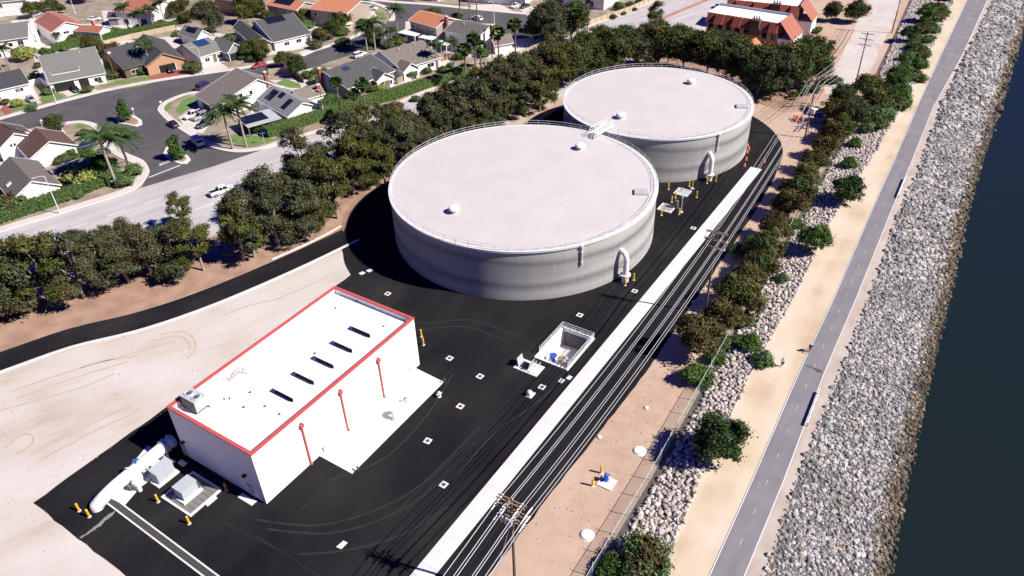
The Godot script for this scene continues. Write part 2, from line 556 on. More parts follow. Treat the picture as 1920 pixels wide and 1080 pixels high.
var UVDIR := {"sand_lot": [0.52, 80.0], "perimeter_road": [0.6, 60.0], "road": [0.69, 70.0], "street": [0.56, 60.0], "dirt_road": [BY, 60.0], "wheel_rut": [0.3, 40.0]}
var yard_poly: PackedVector2Array
var road_far: PackedVector2Array    # kerb of the arterial road, town side
func ground() -> void:
	var base := PackedVector2Array()
	base.append_array(L_fence)
	base.append(Vector2(-1800, -900))
	base.append(Vector2(-1500, 400))
	var b := MB.new()
	holed(b, base, 0.0)
	struct(b, "ground", M.dirt)
	# bare graded lot
	flat(pv([-113.96,-63.43,-93.52,-84.86,-82.26,-94.01,-73.14,-98.41,-64.29,-102.82,-56.91,-107.92,-49.01,-113.18,-39.87,-120.16,-32.77,-125.79,-24.27,-123.76,-29.28,-104.13,-50.21,-80.11,-63.81,-66.98,-46.79,-55.22,-38.81,-48.48,-79.46,-37.46]), 0.012, "sand_lot", M.sand)
	# mulch under the trees, spread below the grove to paint its deep shade
	flat(pv([-124.88,-75.35,-96.95,-90.27,-84.44,-98.18,-66.13,-107.66,-50.43,-118.5,-33.79,-132.15,-30.78,-149.73,-6.74,-183.38,23.28,-212.47,64.89,-208.6,64.22,-194.9,71.02,-184.64,78.45,-186.43,91.01,-206.16,97.25,-232.71,82.47,-250.09,53.57,-253.22,8.68,-227.13,-14.65,-209.76,-33.75,-182.3,-53.35,-161.6,-70.6,-143.11,-84.95,-129.42,-94.42,-117.29,-114.01,-102.9,-137.07,-88.65]), 0.008, "tree_belt", M.mulch)
	# wheel ruts where lorries turned on the bare lot
	for p in [pv([-59.38,-101.7,-56.02,-102.38,-53.45,-100.54,-52.16,-97.58,-52.84,-95.36]), pv([-60.58,-100.08,-56.54,-101.27,-54.08,-99.74,-53.01,-97.49]), pv([-77.86,-88.74,-71.43,-92.7,-63.59,-96.44,-56.06,-99.84]), pv([-76.23,-87.13,-69.88,-91.13,-62.19,-95.05]), pv([-77.38,-84.66,-71.4,-87.24,-66.03,-89.96,-63.23,-92.29]), pv([-68.25,-75.79,-62.86,-80.69,-57.44,-84.84]), pv([-66.52,-74.54,-61.21,-79.56,-55.87,-83.87]), pv([-72.62,-76.99,-71.61,-79.51,-69.87,-79.12,-69.16,-77.34,-70.55,-75.9]), pv([-69.4,-93.87,-66.58,-95.28,-60.94,-96.3]), pv([-50.06,-106.77,-46.09,-109.33,-41.77,-110.98,-36,-115.59])]:
		var rp := rough_edge(ribbon(smooth(p), -0.16, 0.16), 0.8, 0.09)
		flat(rp, 0.017, "wheel_rut", M.rut)
	# black asphalt yard, one sheet round both tanks
	var main := pv([-63.81,-66.98,-31.75,-114.67,-28.81,-119.14,-32.37,-126.53,-29,-144.86,53.4,-159.07,60.1,-153.77,56.86,-147.19,47.1,-131,20.04,-88.12,5.46,-67.4,-3.96,-53.88,-10.37,-42.68,-25.16,-33.82,-33.32,-44.04,-46.79,-55.22])
	yard_poly = union([main, circle(Vector2(2.82, -133.68), 36.3), circle(Vector2(35.35, -171.15), 29.9), rect2(19, -152, 60, 40, 0.85)])
	b = MB.new()
	holed(b, rough_edge(yard_poly, 1.6, 0.11), 0.022)
	b.planar(BY, 75.0)
	struct(b, "asphalt_yard", M.asphalt)
	# paving seams and old tyre tracks on the asphalt
	for p in [pv([-32.91,-60.6,-26.76,-56.55,-20.96,-52.43]), pv([-18.26,-60.41,-8.11,-73.12,2.85,-88.98]), pv([-28.31,-64.07,-18.81,-76.58,-9.6,-90.85]), pv([-6.19,-55.4,8.53,-78.44,19.25,-93.86]), pv([-37.53,-62.79,-29.78,-58.54]), pv([-14.57,-63.5,1.06,-84.31])]:
		flat(rough_edge(ribbon(p, -0.035, 0.035), 0.6, 0.02), 0.027, "paving_seam", M.seam)
	for p in [pv([-33.53,-63.04,-25.17,-61.89,-17.41,-64.46,-12.21,-68.61,-5.24,-78.03]), pv([-31.82,-61.59,-23.61,-60.62,-16.24,-63.16,-11.07,-67.48,-4.09,-76.73]), pv([-24.7,-103.88,-16.27,-100.81,-8.25,-101.24,-1.16,-96.94]), pv([-23.97,-105.33,-15.5,-102.5,-7.4,-102.94,0.18,-98.53]), pv([-8.65,-68.45,-2.96,-76.88,2.56,-81.98,8.6,-88.69]), pv([-26.99,-57.68,-20.59,-58.18,-14.27,-60.25,-9.15,-64.11]), pv([-25.08,-69.16,-18.35,-72.6,-13.05,-80.52,-9.55,-89.6])]:
		flat(rough_edge(ribbon(smooth(p), -0.12, 0.12), 0.5, 0.07), 0.025, "tyre_track", M.tyremark)
	# perimeter road with its concrete edge
	var pr := smooth(pv([-125.81,-76.36,-102.21,-85.84,-89.7,-92.11,-83.37,-96.13,-74.67,-101.81,-65.31,-105.51,-57.58,-109.97,-49.73,-115.88,-40.63,-123.84,-32.17,-132.04]))
	flat(ribbon(pr, -2.7, 2.7), 0.032, "perimeter_road", M.asphalt)
	var edge := ribbon(pr, 2.7, 3.35)
	b = MB.new()
	b.slab(edge, 0.0, 0.10)
	struct(b, "concrete_edging", M.strip)
	# thin kerb line on the tree side
	b = MB.new()
	b.slab(ribbon(smooth(pv([-45.72,-123.78,-41.42,-127.67,-37.89,-131.2,-34.33,-135.49])), -0.25, 0.25), 0.0, 0.12)
	struct(b, "concrete_edging", M.strip)
	# pale concrete gutter along the yard
	var g0 := Vector2(-11.69,-54.17)
	var g1 := Vector2(56.87,-156.65)
	var gd := (g1 - g0).normalized()
	g0 -= gd * 40.0
	var gk := thing_struct("concrete_gutter")
	var gl := g0.distance_to(g1)
	var seg := 4.6
	var gm: Mesh
	for i in int(gl / seg):
		if gm == null:
			b = MB.new()
			b.box(Vector3(seg - 0.02, 0.09, 1.25), Vector3(0, 0.045, -0.62), Basis(Vector3.RIGHT, -0.02))
			b.box(Vector3(seg - 0.02, 0.09, 1.25), Vector3(0, 0.045, 0.62), Basis(Vector3.RIGHT, 0.02))
			gm = b.mesh()
		var o := inst(gm, "slab", M.strip, gk)
		var c := g0 + gd * (seg * (i + 0.5))
		o.position = v3(c, 0.0)
		o.rotation.y = atan2(-gd.y, gd.x)
	# arterial road
	road_far = smooth(pv([-136.57,-108.49,-113.51,-129.63,-104.99,-137.55,-95.8,-144.35,-83.86,-154.2,-69.16,-164.95,-55.49,-176.75,-42.24,-184.63,-34.75,-190.11,-23.29,-204.56,-0.94,-228.07,27.85,-258.87,58.44,-290.54,101.68,-334.75]))
	var w := 31.0
	flat(ribbon(road_far, 0.0, w), 0.02, "road", M.road)
	# lane lines
	for d in [[4.2, 0], [8.0, 1], [17.8, 0], [22.0, 1], [26.0, 1]]:
		var ln := offset_line(road_far, d[0])
		b = MB.new()
		if d[1] == 0:
			b.sheet(ribbon(ln, -0.07, 0.07), 0.026)
		else:
			for i in range(0, ln.size() - 1, 2):
				var a := ln[i]
				var e := ln[i + 1]
				var k := (e - a).normalized()
				var n := int(a.distance_to(ln[mini(i + 2, ln.size() - 1)]) / 11.0)
				for j in maxi(n, 1):
					b.sheet(ribbon(PackedVector2Array([a + k * j * 11.0, a + k * (j * 11.0 + 3.6)]), -0.08, 0.08), 0.026)
		if d[1] == 0 and d[0] < 5.0:
			continue
		struct(b, "lane_marking", M.whitepaint)
	var med := offset_line(road_far, 13.2)
	b = MB.new()
	b.slab(ribbon(med.slice(med.size() - 9, med.size()), -0.9, 0.9), 0.0, 0.16)
	struct(b, "road_median", M.redkerb)
	b = MB.new()
	b.slab(ribbon(med.slice(med.size() - 9, med.size()), -0.7, 0.7), 0.0, 0.18)
	struct(b, "median_soil", M.mulch)
	# town ground: soil and paving between the houses
	var tn := offset_line(road_far, -0.3)
	tn.append_array(PackedVector2Array([Vector2(500, -700), Vector2(-900, -900), Vector2(-600, -120)]))
	flat(tn, 0.004, "town_ground", M.yard)
	# sidewalks and kerbs
	walk(pv([-136.57,-108.49,-113.51,-129.63,-104.99,-137.55,-95.8,-144.35,-88.15,-150.1,-83.86,-154.2,-83,-158.98,-83.79,-163.84,-87.35,-169.41,-93.46,-174.25,-100.61,-182.19]), -2.4, false)
	walk(pv([-93.43,-198.24,-89.86,-193.32,-81.68,-184.22,-73.35,-176.01,-66.11,-172.15,-59.89,-173.15,-55.49,-176.75]), -1.8, false)
	walk(pv([-55.49,-176.75,-42.24,-184.63,-34.75,-190.11,-23.29,-204.56,-0.94,-228.07,27.85,-258.87,58.44,-290.54,101.68,-334.75]), -2.4, true)
	walk(pv([-93.43,-198.24,-95.24,-201.71,-95.04,-207.01,-91.53,-212.24,-86.96,-214.68]), 1.6, false)
	walk(pv([-141.7,-191.73,-136.31,-197.54,-125.64,-207.75,-115.59,-216.03,-101.94,-223.26,-86.5,-228.94,-79.26,-231.47,-73.3,-235.14,-66.71,-239.85,-58.4,-247.65,-51.8,-255.01,-46.03,-264.59]), -2.0, false)
	walk(pv([-116.98,-194.52,-112.72,-194.87,-107.69,-192.02,-102.94,-186.26,-99.63,-182.12]), 1.7, false)
	walk(pv([-67.93,-225.37,-61.9,-227.05,-58.44,-229.93]), 1.6, false)
	walk(pv([-50.75,-300.18,-43.71,-291.6,-40.09,-281.82,-40.34,-275.46]), -2.0, false)
	walk(pv([-51.14,-303.13,-40.46,-298.22,-28.13,-293.92,-14.06,-287.43,11.67,-275.88]), -2.6, false)
	# neighbourhood street
	flat(pv([-82.5,-155.36,-83.54,-163.82,-87.2,-169.68,-93.58,-174.56,-99.63,-182.12,-102.94,-186.26,-107.69,-192.02,-112.72,-194.87,-117.14,-194.88,-124.67,-191.36,-131.62,-188.57,-145.47,-183.83,-147.46,-187.21,-136.31,-197.54,-125.64,-207.75,-115.59,-216.03,-101.94,-223.26,-86.5,-228.94,-79.26,-231.47,-73.3,-235.14,-66.71,-239.85,-58.4,-247.65,-51.8,-255.01,-46.03,-264.59,-40.81,-273.03,-39.95,-280.5,-43.23,-290.86,-50.75,-300.18,-60.98,-314.13,-41.88,-311.75,-28.13,-293.92,-14.06,-287.43,11.67,-275.88,13.22,-251.98,7.58,-240.9,-2.47,-259.29,-17.38,-274.13,-31.2,-265.33,-35.32,-248.96,-43.37,-244.56,-50.95,-238.77,-58.44,-229.93,-67.93,-225.37,-75.98,-225.69,-82.89,-221.92,-86.96,-214.68,-91.53,-212.24,-95.04,-207.01,-95.24,-201.71,-93.43,-198.24,-89.86,-193.32,-81.68,-184.22,-73.35,-176.01,-66.11,-172.15,-59.89,-173.15,-55.49,-176.75,-69.16,-164.95]), 0.028, "street", M.street)
	# stop bar and painted word
	b = MB.new()
	b.sheet(ribbon(pv([-82.61,-160.27,-77.31,-166.12]), -0.16, 0.16), 0.034)
	struct(b, "stop_bar", M.whitepaint)
	var tm := TextMesh.new()
	tm.text = "STOP"
	var sf := SystemFont.new()
	sf.font_names = PackedStringArray(["Droid Sans"])
	sf.font_weight = 700
	tm.font = sf
	tm.font_size = 64
	tm.pixel_size = 0.018
	tm.depth = 0.01
	var st := inst(tm, "stop_lettering", M.whitepaint, self)
	st.set_meta("kind", "structure")
	st.transform = Transform3D(Basis(Vector3.UP, -2.31) * Basis(Vector3.RIGHT, -PI / 2) * Basis.from_scale(Vector3(1, 1.3, 1)), Vector3(-81.59,0.04,-167.56))
	# traffic islands
	island(pv([-103.31,-193.74,-104.32,-198.8,-100.45,-197.75,-96.71,-193.89,-95.51,-191.02,-96.57,-189.74,-99.7,-191.36,-102.3,-192.26]))
	island(pv([-83.51,-172.31,-84.2,-176.55,-81.14,-174.5,-77.21,-171.24,-75.66,-168.81,-75.95,-166.57,-77.5,-166.69,-80.89,-169.21]))
	# concrete gutter pads, lawns, drives
	for p in [pv([-113.3,-190.1,-113.29,-194.22,-108.86,-192.46,-110.13,-190.17]), pv([-107.94,-188.32,-107.53,-190.64,-105.22,-187.76,-105.79,-187.48]), pv([-93.4,-198.97,-95.04,-207.01,-92.33,-205.61,-91.8,-201.04,-92.43,-197.44]), pv([-94.36,-208.51,-91.53,-212.24,-89.31,-212.44,-91.29,-207.85]), pv([-90,-200.88,-90.43,-206.6,-87.18,-211.45,-85.05,-208.47,-85.82,-202.39,-87.82,-197.41]), pv([-119.14,-220.11,-114.95,-225.35,-105.55,-228.03,-107.19,-224.62,-115.62,-221.07]), pv([-115.46,-216.84,-111.42,-222.4,-102.43,-223.74,-106.67,-218.97]), pv([-135.66,-218.67,-134.48,-222.8,-125.85,-212.48,-129.85,-208.11]), pv([-138.53,-206.94,-138.71,-210.84,-134.86,-208.55,-132.46,-204.9,-135.64,-203.3]), pv([-137.48,-199.79,-135.34,-200.7,-135,-197.79,-136.11,-197.17]), pv([-67.15,-217.89,-64.69,-221.53,-59.55,-217.19,-58.39,-213.74,-61.51,-214.02]), pv([-73.41,-235.63,-67.1,-240.88,-66.43,-239.32,-73.06,-234.17]), pv([-62.36,-226.19,-58.59,-229.02,-58.06,-227.14,-60.52,-224.23]), pv([-46.78,-287.88,-42.6,-285.39,-43,-282.15,-45.69,-283.77]), pv([-45.52,-282.44,-40.98,-281.27,-41.32,-277.46,-43.61,-277.72]), pv([-29.78,-294.82,-22.3,-296.04,-13.81,-292.21,-14.14,-290.17,-24.01,-291.34]), pv([-72.26,-179.95,-67.84,-183.43,-57.27,-178.76,-63.01,-175.2]), pv([-125.47,-211.65,-121.89,-217.43,-120.17,-215.21,-124.17,-208.78])]:
		flat(p, 0.05, "lawn", M.grass)
	for p in [pv([-136.43,-211.43,-137.36,-217.99,-130.74,-209.36,-132,-206.38]), pv([-129.65,-218.13,-125.43,-221.97,-115.91,-216.06,-124.08,-211.92]), pv([-100.26,-235.38,-90.63,-240.24,-84.25,-232.42,-92.87,-228.64]), pv([-87.38,-195.22,-85.68,-200.14,-81.26,-205.8,-76.56,-199.73,-77.59,-184.22,-81.72,-185.2]), pv([-66.31,-244.33,-61.44,-250.07,-59.28,-247.74,-63.08,-240.97]), pv([10.48,-269.75,3.56,-293.64,8.49,-293.05,13.7,-278.88]), pv([-12.23,-292.02,-1.39,-292.83,3.36,-283.37,-8.19,-284.72]), pv([-8.18,-227.85,2.54,-241.41,12.35,-252.07,12.79,-243.98,2.32,-230.1]), pv([-49.89,-293.71,-48.06,-294.89,-43.08,-273.28,-45.03,-271.05]), pv([-181.32,-291.31,-175.39,-297.32,-166.64,-283.25,-173.8,-280.3])]:
		flat(p, 0.04, "driveway", M.walk)
	for p in PATIOS:
		flat(p, 0.034, "patio", M.paving)
	flat(pv([-108.03,-226.03,-102.83,-234.22,-94.98,-230.21,-102.59,-224.19]), 0.044, "brick_drive", M.brick)
	flat(pv([-140.31,-205.2,-140.82,-209.07,-135.44,-202.91,-135.86,-200.02]), 0.044, "brick_drive", M.brick)
	flat(pv([-109.32,-185.14,-102.94,-186.26,-100.61,-182.19,-105.77,-180.08]), 0.044, "gravel_bed", M.dirt)
	# dirt road beyond the tanks, pale and worn
	flat(rough_edge(pv([86.81,-200.52,112.44,-246.84,141.7,-302.38,183.96,-371.21,192.98,-369.8,150.07,-293.69,116.28,-233.25,95.91,-197.75,82.58,-182.63]), 6.0, 0.5), 0.014, "dirt_road", M.sand)
var PATIOS := [pv([-149.07,-221.99,-140.27,-223.33,-132.6,-212.28,-140.31,-205.2]), pv([-154.89,-253.27,-134.39,-263.12,-116.61,-225.5,-131.2,-214.16]), pv([-135.8,-262.15,-109.57,-267.36,-98.48,-238.57,-118.47,-230.15]), pv([-115.77,-277.64,-87.29,-262.68,-80.48,-243.22,-93.12,-234.69,-109.65,-259.42]), pv([-178.5,-278.36,-166.07,-280.07,-147.71,-260.61,-163.13,-248.93]), pv([-171.33,-286.95,-142.85,-283.78,-133.45,-263.02,-149.6,-260.81]), pv([-152.14,-301.54,-122.64,-298.09,-115.77,-277.64,-138.87,-274.07]), pv([-58.26,-228.99,-32.64,-231.17,-25.79,-217.04,-45.45,-204.58,-51.03,-211.03]), pv([-41.32,-241.8,-20.12,-255.53,-15.49,-229.49,-27.54,-219.36]), pv([-34.27,-274.78,-2.44,-268.14,-4.17,-233.14,-19.13,-237.07,-32.34,-254.06]), pv([-73.32,-221.47,-54.13,-219.68,-48.59,-197.33,-59.31,-187.7,-68.2,-195.39]), pv([-87.1,-210.24,-70.11,-221.17,-64,-208.18,-75.5,-196]), pv([-92.64,-269.06,-64.45,-266.01,-59.97,-251.52,-75.27,-242.7]), pv([-133.46,-192.08,-115.13,-188.9,-105.08,-175.44,-118.63,-163.68]), pv([-87.58,-294,-47.35,-289.3,-44.88,-269.82,-64.45,-266.01,-82.36,-280.19]), pv([-5.95,-248.57,9.74,-252.35,10.85,-239.04,-2.54,-230.58])]
func thing_struct(called: String) -> Node3D:
	var o := Node3D.new()
	o.name = numbered(called)
	o.set_meta("kind", "structure")
	add_child(o)
	return o
func walk(p: PackedVector2Array, w: float, red: bool) -> void:
	p = smooth(p)
	var s := signf(w)
	raised(ribbon(p, s * 0.22, w), 0.14, "sidewalk", M.walk)
	raised(ribbon(p, 0.0, s * 0.22), 0.145, "kerb", M.redkerb if red else M.concrete)
func island(p: PackedVector2Array) -> void:
	raised(p, 0.15, "traffic_island", M.concrete)
	var c := Vector2.ZERO
	for q in p:
		c += q / p.size()
	var r := PackedVector2Array()
	for q in p:
		r.append(c + (q - c) * 0.72)
	flat(r, 0.16, "island_soil", M.mulch)

# ---------------------------------------------------------------- tanks
func tank(c: Vector2, r: float, h: float, label: String, vents: Array, hatch: Vector2, gap: float, drains: Array) -> Node3D:
	var t := thing("water_tank", label, "tank", v3(c), 0.0, "round concrete water tanks")
	var k := 120
	var b := MB.new()
	for i in k:
		var a0 := TAU * i / k
		var a1 := TAU * (i + 1) / k
		var e := Vector3(cos(a0), 0, -sin(a0))
		var g := Vector3(cos(a1), 0, -sin(a1))
		b.quv(e * r, g * r, g * r + Vector3.UP * (h - 0.3), e * r + Vector3.UP * (h - 0.3), Vector2(float(i) / k, 1), Vector2(float(i + 1) / k, 0))
		var m := b.n.size()
		for j in 6:
			var p: Vector3 = b.v[m - 6 + j]
			b.n[m - 6 + j] = Vector3(p.x, 0, p.z).normalized()
	put(b, "wall", M.tankwall, t)
	b = MB.new()
	b.lathe([[r + 0.02, h - 0.45], [r + 0.22, h - 0.36], [r + 0.22, h], [r - 0.5, h + 0.02]], k)
	put(b, "roof_lip", M.strip, t)
	b = MB.new()
	b.lathe([[r - 0.5, h + 0.02], [r * 0.5, h + 0.26], [0.0, h + 0.42]], k)
	put(b, "roof", M.tankroof, t)
	# guard rail
	var n := int(TAU * r / 2.4)
	var post := MB.new()
	post.tube(Vector3.ZERO, Vector3.UP * 1.08, 0.035, 0.035, 6)
	post.box(Vector3(0.14, 0.03, 0.14), Vector3(0, 0.015, 0))
	var pm := post.mesh()
	var rr := r - 0.12
	for y in [0.56, 1.08]:
		b = MB.new()
		for i in n:
			var a0 := TAU * i / n
			var a1 := TAU * (i + 1) / n
			if absf(angle_difference((a0 + a1) * 0.5, gap)) < 1.3 / r:
				continue
			b.tube(Vector3(cos(a0), 0, -sin(a0)) * rr + Vector3.UP * (h + y), Vector3(cos(a1), 0, -sin(a1)) * rr + Vector3.UP * (h + y), 0.032, 0.032, 6, false)
		put(b, "guard_rail", M.galv, t)
	for i in n:
		var a := TAU * i / n
		var o := inst(pm, "rail_post", M.galv, t)
		o.position = Vector3(cos(a), 0, -sin(a)) * rr + Vector3.UP * h
	# mushroom vents
	var vb := MB.new()
	vb.lathe([[0.55, 0.0], [0.55, 0.75], [1.0, 0.7], [1.12, 0.85], [0.95, 1.15], [0.5, 1.32], [0.0, 1.36]], 20)
	var vm := vb.mesh()
	for p in vents:
		var d: float = (p - c).length()
		var o := inst(vm, "roof_vent", M.whitepaint, t)
		o.position = v3(p - c, h + 0.42 * (1.0 - d / r) - 0.02)
	b = MB.new()
	var ha := atan2(-(hatch - c).y, (hatch - c).x)
	b.box(Vector3(2.6, 0.42, 2.0), Vector3(0, 0.21, 0))
	var hatch_node := put(b, "roof_hatch", M.strip, t)
	hatch_node.position = v3(hatch - c, h + 0.03)
	hatch_node.rotation.y = ha + 0.2
	for s in [-1, 1]:
		b = MB.new()
		b.box(Vector3(1.22, 0.05, 1.86), Vector3(s * 0.63, 0.445, 0))
		put(b, "lid", M.cabinet, hatch_node)
	# downpipes on the wall
	for a in drains:
		b = MB.new()
		b.tube(Vector3(0, h - 4.2, 0), Vector3(0, h - 0.4, 0), 0.16, 0.16, 8)
		b.box(Vector3(0.5, 0.35, 0.5), Vector3(0, h - 0.25, 0))
		for y in [h - 1.4, h - 3.4]:
			b.box(Vector3(0.5, 0.1, 0.5), Vector3(-0.1, y, 0))
		var o := put(b, "downpipe", M.galv, t)
		o.position = Vector3(cos(a), 0, -sin(a)) * (r + 0.26)
		o.rotation.y = a
	return t
func overflow(at: Vector3, yaw: float, label: String) -> void:
	# hooked white inlet pipe: rises from a flanged drum and bends into the tank wall
	var t := thing("hooked_pipe", label, "pipe", at, yaw, "hooked white pipes on the tanks")
	var b := MB.new()
	var pts := [Vector3(0, 1.5, 0), Vector3(0, 4.6, 0), Vector3(-0.15, 5.2, 0), Vector3(-0.55, 5.7, 0), Vector3(-1.1, 5.9, 0), Vector3(-2.3, 5.75, 0)]
	b.path(pts, 0.5, 14)
	put(b, "pipe", M.whitepaint, t)
	b = MB.new()
	b.lathe([[0.95, 1.3], [0.95, 1.55], [0.0, 1.55]], 20)
	b.lathe([[0.0, 1.3], [0.95, 1.3]], 20)
	put(b, "flange", M.concrete, t)
	b = MB.new()
	b.lathe([[0.62, 0.0], [0.62, 1.3]], 16)
	put(b, "drum", M.whitepaint, t)
	b = MB.new()
	b.bar(Vector3(0, 2.6, 0), Vector3(-1.9, 2.6, 0), 0.12, 0.12)
	put(b, "bracket", M.steel, t)
func tanks() -> void:
	var c1 := Vector2(2.82, -133.68)
	var c2 := Vector2(35.35, -171.15)
	var dir := (c2 - c1).normalized()
	var ga := atan2(-dir.y, dir.x)
	tank(c1, 25.76, 10.25, "nearer and larger round concrete tank with pale flat roof", [Vector2(-9.95,-121.48), Vector2(15.07,-145.79)], Vector2(24.64,-126.43), ga, [angle_at(c1, Vector2(12.04,-109.42))])
	tank(c2, 21.74, 10.25, "farther round concrete tank behind the bigger one, pale flat roof", [Vector2(45.13,-179.85), Vector2(25.48,-160.85)], Vector2(53.55,-164.93), ga + PI, [angle_at(c2, Vector2(46.01,-150.17))])
	var h1 := Vector2(20.35,-112.79)
	overflow(v3(h1), atan2(-(h1 - c1).y, (h1 - c1).x), "white hooked pipe on the nearer tank's wall")
	var h2 := Vector2(43.97,-149.84)
	overflow(v3(h2), atan2(-(h2 - c2).y, (h2 - c2).x), "white hooked pipe on the farther tank's wall")
	# footbridge between the two roofs
	var mid := c1 + dir * (25.76 + 0.95)
	var t := thing("footbridge", "white railed footbridge joining the two tank roofs", "bridge", v3(mid, 10.27), ga)
	var b := MB.new()
	b.box(Vector3(6.2, 0.18, 1.7), Vector3(0.3, 0.75, 0))
	put(b, "deck", M.galv, t)
	for s in [-1, 1]:
		b = MB.new()
		b.box(Vector3(6.2, 0.45, 0.08), Vector3(0.3, 0.72, s * 0.9))
		put(b, "side_beam", M.whitepaint, t)
		b = MB.new()
		for y in [1.35, 1.9]:
			b.tube(Vector3(-2.8, y, s * 0.88), Vector3(3.4, y, s * 0.88), 0.05, 0.05, 6)
		b.tube(Vector3(-2.8, 1.9, s * 0.88), Vector3(-3.9, 0.9, s * 0.88), 0.05, 0.05, 6)
		b.tube(Vector3(-2.8, 1.35, s * 0.88), Vector3(-3.9, 0.45, s * 0.88), 0.05, 0.05, 6)
		put(b, "handrail", M.whitepaint, t)
		for x in [-2.8, -1.2, 0.4, 2.0, 3.4]:
			b = MB.new()
			b.tube(Vector3(x, 0.8, s * 0.88), Vector3(x, 1.9, s * 0.88), 0.045, 0.045, 6)
			put(b, "rail_post", M.whitepaint, t)
	for i in 3:
		b = MB.new()
		b.box(Vector3(0.32, 0.06, 1.6), Vector3(-2.95 - i * 0.34, 0.62 - i * 0.2, 0))
		put(b, "step", M.galv, t)
		b = MB.new()
		b.box(Vector3(0.32, 0.06, 1.6), Vector3(3.55 + i * 0.34, 0.62 - i * 0.2, 0))
		put(b, "step", M.galv, t)
	for x in [-2.7, 3.2]:
		b = MB.new()
		b.box(Vector3(0.3, 0.74, 1.6), Vector3(x, 0.3, 0))
		put(b, "support", M.strip, t)
	var ap := Vector3(22.72,10.29,-155.72)
	var mast := thing("antenna_mast", "thin antenna mast standing beside the footbridge", "mast", ap)
	b = MB.new()
	b.tube(Vector3.ZERO, Vector3(0, 3.6, 0), 0.06, 0.04, 6)
	put(b, "pole", M.galv, mast)
	b = MB.new()
	b.box(Vector3(0.5, 0.04, 0.5), Vector3(0, 0.02, 0))
	put(b, "base_plate", M.galv, mast)
	b = MB.new()
	b.bar(Vector3(0, 3.5, 0), Vector3(0.7, 3.5, 0), 0.08, 0.08)
	put(b, "arm", M.galv, mast)
func angle_at(c: Vector2, p: Vector2) -> float:
	return atan2(-(p - c).y, (p - c).x)

